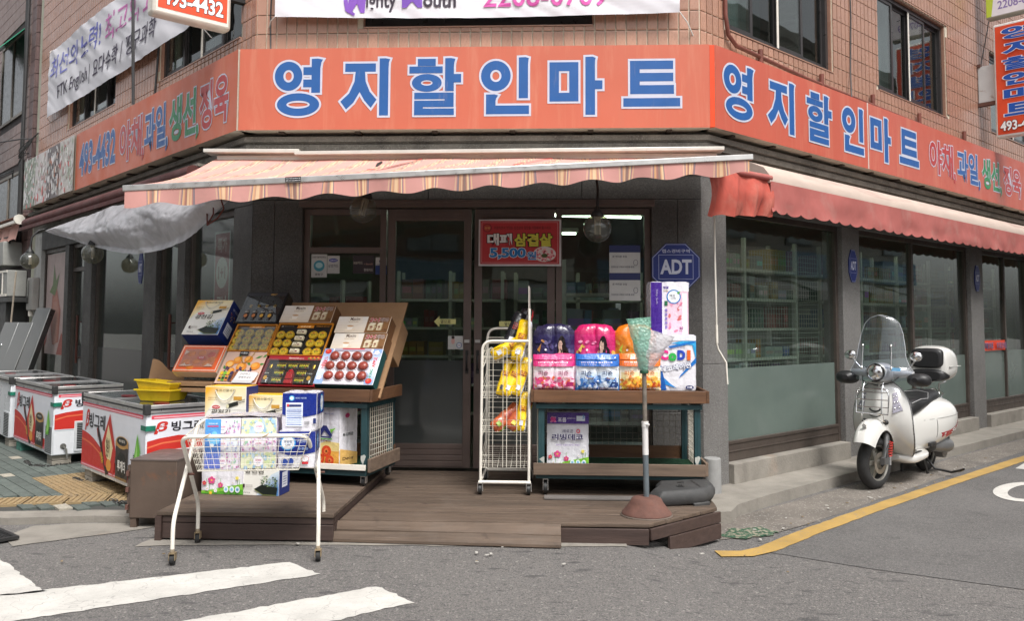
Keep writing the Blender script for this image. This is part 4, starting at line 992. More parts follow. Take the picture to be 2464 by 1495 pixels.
def canopy(u, v):
    p = Lf.lerp(Rf, u); q = Lb.lerp(Rb, u); r_ = p.lerp(q, v)
    s = math.sin(math.pi * v); r_.z -= s * (.055 + .02 * math.sin(u * 9) + .012 * math.sin(u * 33 + v * 3)); return r_
m = MB(); m.grid(canopy, 620, 14, colfn=lambda u, v: tuple(.78 * p + .22 * q for p, q in zip(stripe(u * 4.95 - v * .5 - .12 * math.sin(v * 2.6)), hx('#d6b3a4')))); m.obj('canopy', CANV, t, I4, smooth=80)  # top paler than the valance: bleaching plus sky light mixed into the colour
def val(u, v):
    p = Lf.lerp(Rf, u) + V((0, -.012, -.045)); d = .115 + .017 * math.sin(u * 4.95 * 2 * math.pi / .42 + .8); return p + V((.012 * v * math.sin(u * 60), -.012 * v * math.sin(u * 45), -d * v))
m = MB(); m.grid(val, 620, 5, colfn=lambda u, v: tuple(c * .97 for c in stripe(u * 4.95))); m.obj('valance', CANV, t, I4, smooth=80)
m = MB(); m.bar(Lf + V((-.02, 0, -.02)), Rf + V((.03, 0, -.02)), .045, .048); m.obj('front_bar', SILV, t, I4, bevel=.006)
m = MB(); m.bar((-3.3, 7.98, 3.165), (-2.38, 7.98, 3.155), .2, .035); m.bar((-2.42, 7.97, 3.135), (1.6, 7.97, 3.16), .2, .035); m.bar((-3.2, 8.02, 3.1), (1.55, 8.02, 3.1), .1, .07); m.obj('cover_rail', M('pale_aluminium', (.68, .66, .6), rough=.4, metal=.4, nvar=.1, stain=((.25, .2, .15), 6, .6, .8, .5)), t, I4, bevel=.004)
for x, e in ((-2.7, Lf.lerp(Rf, .14)), (1.1, Lf.lerp(Rf, .88))):
    m = MB(); s_ = V((x, 8.1, 2.98)); k_ = (s_ + e) / 2 + V((.25 if x < 0 else -.25, .1, 0)); m.bar(s_, k_, .04, .05); m.bar(k_, e + V((0, 0, -.03)), .035, .045); m.obj('folding_arm', WHITE, t, I4)
# tears showing red cloth, maker's sticker on the bar
a = Art((0, 0, 0)); a = MB()
for u0, v0, L_, wd in ((.335, .52, .42, .028), (.60, .5, .36, .014)):
    p = [canopy(u0 + (L_ * q) / 4.95, v0 + .34 * q) + V((0, 0, .006 + wd * math.sin(q * 3.14) * .0)) for q in [i / 8 for i in range(9)]]
    lo = [x + V((0, -wd * math.sin(i / 8 * 3.14), 0.002)) for i, x in enumerate(p)]; hi = [x + V((0, wd * math.sin(i / 8 * 3.14), .01)) for i, x in enumerate(p)]
    a.add(lo + hi, [(i, i + 1, 9 + i + 1, 9 + i) for i in range(8)])
a.obj('red_tear', M('bright_red_cloth', (.5, .06, .05), rough=.8), t, I4)
st_ = Lf.lerp(Rf, .243); dr = (Rf - Lf).normalized()
a = Art(st_ + V((0, -.028, -.041)), U=dr, W=(0, 0, 1), N=(0, -1, 0), base=.002); a.rect(0, 0, .12, .043, hx('#1b1b1e')); a.text('어닝 차양 02)494-6178', .005, .024, .11, .012, hx('#dddddd')); a.text('제작 수리 010-2946-6178', .005, .007, .11, .012, hx('#dddddd'))
a.build('sticker', t, PRINT, I4)
# right awning, rolled in
t = thing('rolled_awning', 'rolled-in awning with a scalloped dusty red valance along the right facade', 'awning', RW @ T(.44, -.45, 2.9))
m = MB(); n = 16
prof = [(-.02, 3.0), (-.1, 3.12), (-.25, 3.13), (-.4, 3.06), (-.47, 2.97), (-.47, 2.9), (-.3, 2.88), (-.02, 2.9)]
vs = [(x, y, z) for x in (.46, 11.9) for y, z in prof]; n = len(prof); m.add(vs, [(i, (i + 1) % n, n + (i + 1) % n, n + i) for i in range(n)] + [tuple(range(n)), tuple(n + i for i in reversed(range(n)))])
m.obj('cover', M('sun_bleached_tan_cloth', (.5, .4, .34), rough=.8, nvar=.12, nscale=2, stretch=(1, 1, 3), stain=((.25, .1, .09), 2, .55, .75, .5, (.4, 1, 3))), t, RW, smooth=50, fixn=True)
REDC = M('dusty_red_canvas', (.4, .115, .1), rough=.85, nvar=.15, nscale=3, bump=.15, bscale=120, stain=((.4, .27, .23), 3.2, .55, .75, .4), stain2=((.16, .04, .04), 2.4, .6, .8, .4))
def rv(u, v):
    x = .46 + 11.4 * u; k = (x / .262) % 1; sc = .275 + .035 * math.sin(math.pi * k) ** .6
    return V((x, -.475 - .015 * math.sin(x * 5) * v - .02 * v * mnoise.noise(V((x * 3, v * 2, 0))), 2.915 - sc * v))
m = MB(); m.grid(rv, 700, 8); m.obj('valance', REDC, t, RW, smooth=80)
def bunch(u, v):
    x = -.56 + 1.06 * u; z0 = 2.95 - .03 * u; h_ = .46 - .12 * u + .012 * math.sin(u * 21)
    y = -.44 - .035 * math.sin(v * 3.1) - .028 * math.sin(u * 19 + v * 1.6) * (.25 + v) - .012 * mnoise.noise(V((u * 4, v * 2, 9)))
    f_ = .016 * math.sin(u * 46 + 4 * v) * v; return V((x * (1 - .0 * v) + .012 * math.sin(v * 5 + u * 6), y - f_, z0 - h_ * v))
m = MB(); m.grid(bunch, 90, 40); m.obj('bunched_end', M('lit_through_red_canvas', (.45, .085, .06), rough=.9, nvar=.25, nscale=4, bump=.25, bscale=90, stain=((.5, .24, .18), 3, .5, .7, .5), stain2=((.18, .03, .025), 3, .55, .75, .6, (3, 1, 1))), t, RW, smooth=80)  # brighter red than the valance: light coming through the cloth painted in
m = MB(); m.tube([(-.5, -.42, 2.94), (.5, -.45, 2.95)], .03, 10); m.obj('end_bar', REDC, t, RW, smooth=60)
# crank rod hanging at the corner
m = MB(); m.tube([(1.53, 8.02, 2.98), (1.535, 8.05, 2.2), (1.545, 8.05, 1.35), (1.56, 8.06, 1.3), (1.63, 8.06, 1.18), (1.64, 8.06, .98)], .009, 8); m.tube([(1.543, 8.05, 1.53), (1.545, 8.05, 1.36)], .014, 8)
m.obj('crank_rod', WHITE, None, None, smooth=60, label='thin cream awning crank rod hanging at the right corner pier', cat='crank rod')
# left awning roll
t = thing('rolled_awning', 'rolled-up maroon awning along the left facade under the cornice', 'awning', LW @ T(-7.4, -.33, 3.08))
CANR = None
MAR = M('maroon_awning_roll', (.1, .028, .024), rough=.6, nvar=.25, nscale=3, stretch=(.6, 3, 3), stain=((.2, .1, .09), 3, .6, .8, .4))
m = MB(); m.cyl((-7.5, -.3, 3.1), (-.75, -.3, 3.08), .075, 18); m.obj('roll', MAR, t, LW, smooth=50)
m = MB(); m.bar((-7.45, -.4, 2.99), (-.7, -.42, 2.97), .05, .05); m.obj('front_bar', MAR, t, LW)
m = MB(); m.box(-7.55, -.8, -.24, -.02, 3.16, 3.19); m.obj('cover_rail', M('dark_beige_rail', (.3, .27, .23), rough=.5), t, LW)
m = MB()
for x in (-6.6, -4.6, -2.6): m.bar((x, -.02, 3.1), (x, -.4, 3.0), .03, .02)
m.obj('bracket', BLACKP, t, LW)
# ============================================================ TARPAULIN
top_ = [(-5.45, 2.82), (-3.76, 2.86), (-2.2, 2.87), (-.71, 2.77), (.35, 2.68)]; bot_ = [(-5.45, 2.8), (-4.27, 2.62), (-2.89, 2.41), (-1.62, 2.265), (-.54, 2.28), (.0, 2.38), (.4, 2.53), (.56, 2.62)]
def interp(P, t_):
    n = len(P) - 1; k = min(n - 1, int(t_ * n)); f = t_ * n - k; p0, p1, p2, p3 = P[max(0, k - 1)], P[k], P[k + 1], P[min(n, k + 2)]
    return tuple(.5 * ((2 * p1[i]) + (-p0[i] + p2[i]) * f + (2 * p0[i] - 5 * p1[i] + 4 * p2[i] - p3[i]) * f * f + (-p0[i] + 3 * p1[i] - 3 * p2[i] + p3[i]) * f ** 3) for i in (0, 1))
def tarp(u, v):
    a_, b_ = interp(top_, u), interp(bot_, u); e = math.sin(math.pi * min(1, max(0, u))) ** .5
    x, z = a_[0] + (b_[0] - a_[0]) * v, a_[1] + (b_[1] - a_[1]) * v
    nz = .05 * mnoise.noise(V((x * 1.3, v * 2, 0))) + .018 * abs(mnoise.noise(V((x * 3.4 + v * 2, v * 4 - x * 2, 4)))) + .006 * abs(mnoise.noise(V((x * 9, v * 8 + x * 6, 7))))
    y = -.5 - .16 * math.sin(math.pi * v) * e - nz * e * 1.5 - (.06 if v > .9 else 0) * e * (v - .9) * 10
    return V((x, y, z))
def tarpmat():
    m, nt, b = _mat('translucent_white_tarpaulin'); out = nt.nodes['Material Output']
    tc = _n(nt, 'ShaderNodeTexCoord'); c = _mix(nt, _map(nt, _noise(nt, tc.outputs['Object'], 4, 6, .7, 1), .35, .7, 0, 1), (.8, .78, .82), (.6, .58, .6))
    b.inputs['Roughness'].default_value = .28; nt.links.new(c, b.inputs['Base Color']); b.inputs['Coat Weight'].default_value = .4
    tl = _n(nt, 'ShaderNodeBsdfTranslucent'); nt.links.new(c, tl.inputs[0]); tr = _n(nt, 'ShaderNodeBsdfTransparent')
    m1 = _n(nt, 'ShaderNodeMixShader'); m1.inputs[0].default_value = .35; nt.links.new(b.outputs[0], m1.inputs[1]); nt.links.new(tl.outputs[0], m1.inputs[2])
    m2 = _n(nt, 'ShaderNodeMixShader'); nt.links.new(_map(nt, _noise(nt, tc.outputs['Object'], 1.5, 3), .45, .6, .02, .25), m2.inputs[0]); nt.links.new(m1.outputs[0], m2.inputs[1]); nt.links.new(tr.outputs[0], m2.inputs[2])
    vo = _n(nt, 'ShaderNodeTexVoronoi', feature='DISTANCE_TO_EDGE'); vo.inputs['Scale'].default_value = 7
    ad = _n(nt, 'ShaderNodeVectorMath', operation='ADD'); nz = _n(nt, 'ShaderNodeTexNoise'); nz.inputs['Scale'].default_value = 3; nt.links.new(tc.outputs['Object'], nz.inputs[0]); nt.links.new(tc.outputs['Object'], ad.inputs[0]); nt.links.new(nz.outputs[1], ad.inputs[1]); nt.links.new(ad.outputs[0], vo.inputs['Vector'])
    bp = _n(nt, 'ShaderNodeBump'); bp.inputs['Strength'].default_value = .35; bp.inputs['Distance'].default_value = .03; nt.links.new(vo.outputs[0], bp.inputs['Height']); nt.links.new(bp.outputs[0], b.inputs['Normal'])
    nt.links.new(m2.outputs[0], out.inputs[0]); return m
m = MB(); m.grid(tarp, 200, 40)
tp = m.obj('tarpaulin', tarpmat(), None, LW, smooth=85, label='crumpled translucent white tarpaulin slung under the left end of the striped awning', cat='tarpaulin')
m = MB()
m.tube([(.3, -.58, 2.42), (.38, -.56, 2.52), (.35, -.55, 2.64)], .007, 6); m.tube([(.3, -.58, 2.42), (.5, -.57, 2.47), (.58, -.55, 2.55), (.5, -.55, 2.66)], .007, 6); m.tube([(.3, -.58, 2.42), (.24, -.56, 2.55), (.2, -.55, 2.66)], .007, 6)
m.obj('tie_cord', M('dark_red_cord', (.13, .03, .02), rough=.8), tp, LW, smooth=60)
# ============================================================ GLOBE LAMPS
def globe(Mw, lab, tilt=0):
    t = thing('globe_lamp', lab, 'lamp', Mw @ RY(tilt), 'smoked glass globe lamps under the awnings')
    m = MB(); m.sphere((0, 0, -.145), .125, 28, 18); m.obj('globe', SMOKE, t, smooth=80)
    m = MB(); m.lathe([(.055, -.045), (.06, -.03), (.045, 0), (.02, .03), (.012, .06)], 18); m.obj('cap', BLACKP, t, smooth=50)
    m = MB(); m.tube([(0, 0, .05), (.005, .02, .2), (.0, .1, .3), (0, .22, .34)], .012, 8); m.obj('arm', BLACKP, t, smooth=60)
    m = MB()
    for dx, dy in ((-.02, 0), (.02, 0), (0, .02)): m.cyl((dx, dy, -.2), (dx, dy, -.06), .01, 8)
    m.cyl((0, 0, -.07), (0, 0, -.03), .03, 12); m.obj('bulb', M('unlit_bulb', (.6, .58, .55), rough=.3), t, smooth=50)
    return t
globe(T(.41, 7.5, 2.52), 'smoked globe lamp hanging before the right entrance window')
globe(T(-1.66, 7.6, 2.7), 'smoked globe lamp hanging askew before the left sliding door', 14)
globe(LW @ T(-5.9, -.6, 2.55), 'smoked globe lamp farthest left, beside the meter box')
globe(LW @ T(-3.15, -.55, 2.5), 'smoked globe lamp under the tarpaulin before the left windows')
# ============================================================ POSTERS, STICKERS, SECURITY SIGNS
def adt(Mw, lab, w_, grp=None, slim=1.0, full=True):
    t = thing('security_sign', lab, 'sign', Mw, grp); r_ = w_ / 2; k = .4142
    o8 = [(r_ * slim * a_, r_ * b_ * (1.0 if slim == 1 else 1.15)) for a_, b_ in ((-k, -1), (k, -1), (1, -k), (1, k), (k, 1), (-k, 1), (-1, k), (-1, -k))]
    m = MB(); m.prism(o8, 0, .012); m.obj('plate', M('navy_sign_plate', hx('#1a2c6e'), rough=.35, nvar=.06), t)
    a = Art(base=.001); a.tri([(x * .97, y * .97) for x, y in o8], hx('#aab0d0')); a.tri([(x * .945, y * .945) for x, y in o8], hx('#1d2f78'))
    if full: a.text('캡스경비구역', 0, r_ * .68, r_ * 1.15, r_ * .15, hx('#c8ccdf'), bold=.012, align='c'); a.text('1588-6400', 0, -r_ * .7, r_ * 1.1, r_ * .15, hx('#c8ccdf'), bold=.01, align='c')
    s_ = slim; a.rect(-r_ * .72 * s_, -r_ * .5, r_ * 1.44 * s_, r_ * 1.03, hx('#aab0d0')); a.rect(-r_ * .7 * s_, -r_ * .48, r_ * 1.4 * s_, r_ * .99, hx('#1d2f78'))
    a.text('ADT', 0, 0.02 * r_, r_ * 1.3 * s_, r_ * .62, hx('#c9cddd'), bold=.035, align='c')
    a.build('printed_emblem', t); return t
adt(T(1.2, 8.24, 2.08), 'big navy octagonal security sign on the granite right of the entrance', .46)
adt(RW @ T(3.08, -.012, 2.24), 'small navy security sign on the first right pier, above the scooter', .34, None, .62, False)
adt(RW @ T(7.1, -.012, 2.24), 'small navy security sign on the second right pier', .34, None, .62, False)
adt(LW @ T(-3.1, -.0, 2.2), 'small navy security sign by the left side windows', .34, None, .5, False)
RD = hx('#c23a3c')
t = thing('meat_poster', 'red poster advertising pork belly at 5,500 won on the right sliding door', 'poster', T(-.7, 8.24, 2.09))
m = MB(); m.grid(lambda u, v: V((.8 * u, .006 * math.sin(u * 7 + v * 2), .455 * v)), 20, 8); m.obj('sheet', M('white_poster_vinyl', (.7, .66, .66), rough=.4), t, smooth=80)
a = Art((0, -.006, 0), base=.003); a.rect(.018, .018, .764, .42, hx('#b9333a')); a.rect(.03, .03, .74, .396, hx('#d8a0a0')); a.rect(.034, .034, .732, .388, hx('#be363a'))
a.text('저렴하면서 맛있는 삼겹살의 참맛을 가정에서 즐기세요', .15, .355, .55, .032, hx('#5e1c1c'), bold=.012)
a.ell(.085, .37, .045, .042, hx('#8f2634')); a.ell(.085, .37, .036, .033, hx('#b44a3a')); a.text('싱싱', .085, .37, .05, .02, hx('#e0b060'), align='c', bold=.01)
a.text('대패', .085, .2, .24, .115, hx('#e8e4e2'), bold=.045, out=(hx('#16100e'), .05)); a.text('삼겹살', .345, .19, .37, .125, hx('#d8cf4e'), bold=.045, out=(hx('#16100e'), .05))
a.ell(.64, .115, .11, .075, hx('#e8d8d4'), 24); rnd = random.Random(3)
for i in range(60):
    an, rr = rnd.uniform(0, 6.28), rnd.random() ** .5; a.ell(.64 + .095 * rr * math.cos(an), .115 + .062 * rr * math.sin(an), .012, .009, rnd.choice([hx('#d8606c'), hx('#e88a90'), hx('#f0b4b4'), hx('#c04858')]), 8, step=False); a.h += .00006
a.ell(.64, .1, .03, .02, hx('#4c5a30'))
a.text('5,500', .11, .065, .35, .11, hx('#2b7cc0'), bold=.04, out=(hx('#f0f0f0'), .035)); a.text('원', .47, .06, .09, .08, hx('#2b7cc0'), bold=.03, out=(hx('#f0f0f0'), .035)); a.text('D&G식품', .66, .04, .09, .018, hx('#301818'))
a.build('printed_face', t)
def sticker(nm, lab, Mw, w_, h_, art, grp=None, cat='sticker', poly=None):
    t = thing(nm, lab, cat, Mw, grp); m = MB(); m.prism(poly or [(0, 0), (w_, 0), (w_, h_), (0, h_)], 0, .0015); m.obj('vinyl', M('white_vinyl', (.6, .6, .58), rough=.4) if not poly else M('pale_yellow_vinyl', hx('#d8d48c'), rough=.5), t)
    a = Art(base=.0008, lay=.0003); art(a); a.build('printed_face', t)
Y1 = 8.257 + .05 + .012
def sA(a): a.text('쓰레기봉투판매소', .008, .19, .14, .022, hx('#303038'), bold=.012); a.ell(.078, .115, .055, .055, hx('#4a9cb0')); a.ell(.078, .12, .036, .028, hx('#b8dce0')); a.text('중랑구', .078, .03, .08, .022, hx('#303038'), align='c', bold=.01)
sticker('bag_seller_sticker', 'white sticker with a teal disc at the left edge of the left window', T(-2.365, 8.33, 1.98), .156, .23, sA)
def sB(a): a.ell(.06, .13, .045, .018, hx('#2238a0')); a.text('SAMSUNG', .06, .13, .07, .014, hx('#e8e8f4'), align='c', bold=.02); a.text('삼성카드', .06, .075, .1, .032, hx('#3c3c48'), align='c', bold=.01)
sticker('card_sticker', 'white bank card sticker with a blue oval on the left window', T(-2.205, 8.33, 2.02), .122, .175, sB, 'card stickers on the left window')
def sC(a): a.rect(0, 0, .21, .175, hx('#3a3034')); a.text('KB카드', .008, .09, .09, .03, hx('#b8b0a0'), bold=.015); a.text('+ Benefit', .11, .085, .09, .018, hx('#b88878'), bold=.01); a.text('현대카드', .11, .02, .09, .03, hx('#c8c4bc'), bold=.01)
sticker('card_sticker', 'dark bank card sticker with two card names on the left window', T(-1.95, 8.33, 2.02), .21, .175, sC, 'card stickers on the left window')
def sD(a): a.rect(.0, .0, .112, .09, hx('#27407c')); a.ell(.056, .13, .02, .02, hx('#23356a')); a.text('신한카드', .056, .095, .095, .028, hx('#384878'), align='c', bold=.01)
sticker('card_sticker', 'white and navy bank card sticker, rightmost on the left window', T(-1.725, 8.33, 2.01), .112, .17, sD, 'card stickers on the left window')
def arw(s):
    def f(a): a.text('옆으로', .115 if s < 0 else .1, .06, .1, .036, hx('#26262a'), align='c', bold=.01)
    return f
ar = [(0, .06), (.055, .115), (.055, .085), (.215, .085), (.215, .035), (.055, .035), (.055, .005)]
sticker('arrow_sticker', 'pale yellow arrow sticker pointing left on the left sliding door', T(-1.14, 8.32, 1.49), 0, 0, arw(-1), 'yellow arrow stickers on the doors', poly=ar)
sticker('arrow_sticker', 'pale yellow arrow sticker pointing right on the right sliding door', T(-.5, 8.32, 1.47), 0, 0, arw(1), 'yellow arrow stickers on the doors', poly=[(.215 - x, y) for x, y in reversed(ar)])
def sE(a): a.ell(.05, .08, .018, .03, hx('#d8a8a0')); a.ell(.05, .115, .016, .014, hx('#3a2c28')); a.ell(.11, .04, .028, .028, hx('#4c6a94')); a.ell(.11, .04, .022, .022, hx('#d8dce4')); a.text('여세요', .11, .04, .036, .016, hx('#8a3040'), align='c')
sticker('round_sticker', 'small round white and blue sticker low on the left sliding door', T(-1.0, 8.32, 1.28), .15, .13, sE)
def sN(a):
    for z in (0, .27): a.rect(0, z + .2, .3, .07, hx('#2c3566')); a.text('문 여러분 호일', .03, z + .15, .14, .02, hx('#404050')); a.text('만원이상 구매시 사은품 증정', .02, z + .05, .22, .018, hx('#606070')); a.ring(.255, z + .1, .022, .03, .018, .026, hx('#606070'))
sticker('notice_sheet', 'two stacked white notices with navy headings on the right entrance window', T(.57, 8.33, 1.76), .3, .54, sN, cat='notice')
# orange strip sticker on the third right window, small tags
def sO(a): a.rect(0, 0, .95, .17, hx('#d8452a')); 
t = thing('strip_sticker', 'orange strip sticker with shop name twice on the third right window', 'sticker', RW @ T(7.42, .075, 1.13))
a = Art(base=.002, lay=.0004); a.rect(0, 0, 1.05, .16, hx('#d8452a'))
for x0 in (.08, .6):
    for i, ch in enumerate('영지할인마트'): a.sig(ch, x0 + .062 * i, .035, .052, .09, hx('#44406e'), hx('#c8b0c8'), e=16)
a.build('printed_face', t)
# strawberry picture board in the left end window
t = thing('strawberry_board', 'tall pale picture board with a strawberry and green leaf in the left end window', 'picture board', LW @ T(-7.7, .08, 1.0))
m = MB(); m.box(0, 1.28, 0, .01, 0, 1.62); m.obj('board', M('pale_pink_board', hx('#c9b4b0'), rough=.5), t)
a = Art(base=.002, lay=.0004)
for k in range(3): a.tri([(.45 + .06 * k, .15), (.3 + .08 * k, .5), (.38 + .03 * k, .95 - .06 * k), (.62, 1.05 - .1 * k), (.86 - .05 * k, .7), (.8 - .06 * k, .2)], [hx('#b4776c'), hx('#c08878'), hx('#c69486')][k])
a.tri([(.2, 1.0), (.38, 1.12), (.42, 1.45), (.56, 1.18), (.74, 1.3), (.62, 1.05), (.5, .93), (.33, .98)], hx('#7a8c64')); a.tri([(0, .1), (.12, .2), (.2, .75), (.1, .6), (0, .5)], hx('#a06058')); a.tri([(.7, 0), (.95, .35), (1.28, .2), (1.28, 0)], hx('#a8625a'))
a.build('printed_face', t)
# dim poster inside the narrow left window
def sP(a): a.rect(.02, .02, .36, .86, hx('#9a2c34')); a.ell(.2, .45, .15, .17, hx('#d8c8c4')); a.text('1+1', .2, .45, .18, .14, hx('#8a2430'), align='c', bold=.03); a.text('특가', .2, .75, .24, .16, hx('#d8b8b4'), align='c', bold=.03); a.text('코너', .2, .13, .24, .14, hx('#d8b8b4'), align='c', bold=.03)
sticker('sale_poster', 'dull red sale poster with a white disc behind the narrow left window', LW @ T(-1.25, .16, 1.62), .4, .9, sP, cat='poster')
# ============================================================ CABLES on the upper walls
for pts, Mw, r_, lab in (([(3.12, -.02, 6.4), (3.13, -.025, 5.3), (3.08, -.03, 4.6), (2.95, -.1, 4.2)], RW, .008, 'thin black cable down the right wall between its windows'),
                    ([(7.4, -.05, 5.58), (7.6, -.1, 6.2), (7.8, -.15, 6.9)], RW, .008, 'thin stay wire above the rusty white junction box'),
                    ([(-2.82, -.3, 7.2), (-2.84, -.28, 5.5), (-2.95, -.2, 4.22)], LW, .02, 'grey pole crossing the left banner'),
                    ([(-2.55, -.04, 7), (-2.6, -.03, 5), (-2.68, -.04, 4.3), (-2.75, -.06, 4.2)], LW, .014, 'beige cable beside the grey pole on the left wall'),
                    ([(-2.78, -.015, 5.4), (-2.8, -.02, 4.6), (-2.79, -.02, 4.22), (-2.5, -.02, 4.21)], FW, .008, 'black cable at the left end of the front wall'),
                    ([(-12.5, -.9, 4.9), (-9, -.1, 4.75), (-8.62, -.02, 4.7), (-8.2, -.02, 4.74)], LW, .012, 'black service wire crossing to the neighbour building')):
    m = MB(); m.tube(pts, r_, 6); m.obj('wire' if r_ < .015 else 'pole', M('dark_grey_cable', (.05, .05, .052), rough=.6), None, Mw, smooth=60, label=lab, cat='cable' if r_ < .015 else 'pole')
m = MB(); m.tube([(.38, -.04, 7), (.39, -.04, 4.65), (.42, -.05, 4.45), (.55, -.06, 4.36), (2, -.06, 4.3), (6, -.06, 4.26), (11, -.06, 4.24)], .022, 8)
for x in (.42, 1, 2.3, 3.6, 5, 6.6): m.cyl((x, -.06, 4.2), (x, -.06, 4.42), .028, 8) if x > .5 else None
m.obj('gas_pipe', M('rust_red_gas_pipe', (.17, .05, .035), rough=.6, nvar=.3), None, RW, smooth=60, label='rust red gas pipe running above the right signboard', cat='pipe')
m = MB()
rnd = random.Random(2)
for k in range(5): 
    a0, a1 = rnd.uniform(-.5, .3), rnd.uniform(.1, .5)
    m.tube([(-8.3 - .3 * q, -.05 - .2 * math.sin(q * 3.1), 4.7 - a1 * math.sin(q * 3.1) - .25 * q * (k % 2)) for q in [i / 8 for i in range(9)]], .007, 5)
m.obj('tangled_wires', BLACKP, None, LW, smooth=60, label='tangle of black wires between the two buildings', cat='cable')
# ============================================================ DECK, RAMP, PLATFORM
dk = thing('wooden_deck', 'weathered brown plank deck with a cut right corner before the entrance', 'deck', T(-.1, 7.2, 0))
zt = .13; n = 14; pw = (8.2 - 6.15) / n
for i in range(n):
    y0, y1 = 6.15 + pw * i + .006, 6.15 + pw * (i + 1) - .006
    xr = lambda y: min(1.29, .69 + (y - 6.15) * 1.0) + random.uniform(-.002, .002)
    m = MB(); pts = [(-1.505, y0), (xr(y0), y0), (xr(y1), y1), (-1.505, y1)]; tl = random.uniform(-.0015, .0015)
    m.add([(x, y, z + tl) for z in (zt - .028, zt) for x, y in pts], [(3, 2, 1, 0), (4, 5, 6, 7), (0, 1, 5, 4), (1, 2, 6, 5), (2, 3, 7, 6), (3, 0, 4, 7)])
    m.obj('plank', DECK, dk, I4, bevel=.003)
for a_, b_, z0, z1 in (((.075, 6.135), (.69, 6.135), -.01, .1), ((.7, 6.14), (1.3, 6.74), .02, .1), ((.85, 6.28), (1.3, 6.73), -.1, .015)):
    m = MB(); m.bar((a_[0], a_[1], (z0 + z1) / 2), (b_[0], b_[1], (z0 + z1) / 2), .025, z1 - z0); m.obj('side_board', DECKD, dk, I4, bevel=.003)
m = MB(); m.box(-1.5, .66, 6.2, 6.7, -.02, .1); m.box(-1.5, 1.25, 6.76, 8.15, -.12, .1); m.obj('underframe', M('dark_underframe', (.03, .025, .02), rough=.9), dk, I4)
for k, (y0, z0, y1, z1) in enumerate(((6.145, .128, 6.065, .075), (6.062, .073, 5.985, .024))):
    m = MB(); sk = .05
    vs = []
    for dz in (-.022, 0):
        for x, y, z in ((-1.55, y1 + sk, z1), (.075, y1 - .02, z1), (.075, y0, z0), (-1.53, y0, z0)): vs.append((x, y, z + dz))
    m.add(vs, [(3, 2, 1, 0), (4, 5, 6, 7), (0, 1, 5, 4), (1, 2, 6, 5), (2, 3, 7, 6), (3, 0, 4, 7)]); m.obj('ramp_plank', DECK, dk, I4, bevel=.003)
m = MB(); m.box(-.05, 1.05, 6.93, 7.04, .132, .15); m.obj('grey_batten', M('grey_batten', (.15, .135, .125), rough=.7, nvar=.2), dk, I4, bevel=.003)
pf = thing('wooden_platform', 'low brown plank platform carrying the left display stand', 'platform', T(-2.1, 7, 0))
n = 15; pw = (8.05 - 6.01) / n
for i in range(n):
    y0, y1 = 6.01 + pw * i + .005, 6.01 + pw * (i + 1) - .005
    m = MB(); m.box(-2.78 - .02 * i * 0, -1.515, y0, y1, .172, .2); m.obj('plank', DECK, pf, I4, bevel=.003)
for z0, z1 in ((.125, .168), (.012, .12)):
    m = MB(); m.box(-2.74, -1.52, 6.025, 6.05, z0, z1); m.obj('side_board', DECKD, pf, I4, bevel=.003)
    m = MB(); m.box(-1.54, -1.517, 6.06, 8, z0, z1); m.obj('side_board', DECKD, pf, I4)
    m = MB(); m.box(-2.77, -2.745, 6.06, 8, z0, z1); m.obj('side_board', DECKD, pf, I4)
m = MB(); m.box(-2.785, -2.742, 6.005, 6.055, 0, .17); m.obj('corner_post', DECKD, pf, I4)
# rusty brown cabinet beside the platform
t = thing('steel_cabinet', 'low rusty brown steel cabinet left of the platform', 'cabinet', T(-3.15, 6.36, 0))
m = MB(); m.box(0, .355, 0, .54, .07, .5); m.obj('body', RUSTY, t, bevel=.006)
m = MB(); m.box(-.004, .359, -.004, .544, .497, .506); m.obj('lid', M('dull_brown_lid', (.11, .085, .075), rough=.5, nvar=.2), t)
m = MB(); m.box(-.03, -.001, .02, .5, .1, .46); m.obj('door', RUSTY, t, bevel=.003)
m = MB()
for z in (.15, .28, .4): m.cbox(-.02, .005, z, .02, .02, .035)
m.obj('hinge', RUST, t)
for x in (.03, .33):
    for y in (.03, .5): m = MB(); m.cbox(x, y, .035, .045, .045, .07); m.obj('foot', RUSTY, t)
# ============================================================ WHEELED STANDS
def caster(par, x, y, ztop, zbot, Mw=None, nm='caster'):
    Mw = Mw or WM[par.name]; r_ = (ztop - zbot) * .42; m = MB()
    m.cyl((x - .012, y, zbot + r_), (x + .012, y, zbot + r_), r_, 16); m.cyl((x - .015, y, zbot + r_), (x + .015, y, zbot + r_), r_ * .35, 10)
    w_ = m.obj(nm, BLACKP, par, Mw, smooth=40)
    m = MB(); m.box(x - .022, x - .017, y - r_ * .6, y + r_ * .6, zbot + r_ * .7, ztop); m.box(x + .017, x + .022, y - r_ * .6, y + r_ * .6, zbot + r_ * .7, ztop); m.box(x - .022, x + .022, y - r_ * .7, y + r_ * .7, ztop - .008, ztop); m.obj('fork', SILV, w_, Mw)
def meshpanel(par, Mw, p0, p1, z0, z1, st, mat, nm='wire_mesh', r_=.0016):
    m = MB(); p0, p1 = V(p0), V(p1); L = (p1 - p0).length; d = (p1 - p0) / L
    for i in range(int(L / st) + 1): q = p0 + d * st * i; m.bar((q.x, q.y, z0), (q.x, q.y, z1), r_ * 2, r_ * 2)
    for j in range(int((z1 - z0) / st) + 1): z = z0 + st * j; m.bar((p0.x, p0.y, z), (p1.x, p1.y, z), r_ * 2, r_ * 2)
    m.obj(nm, mat, par, Mw)
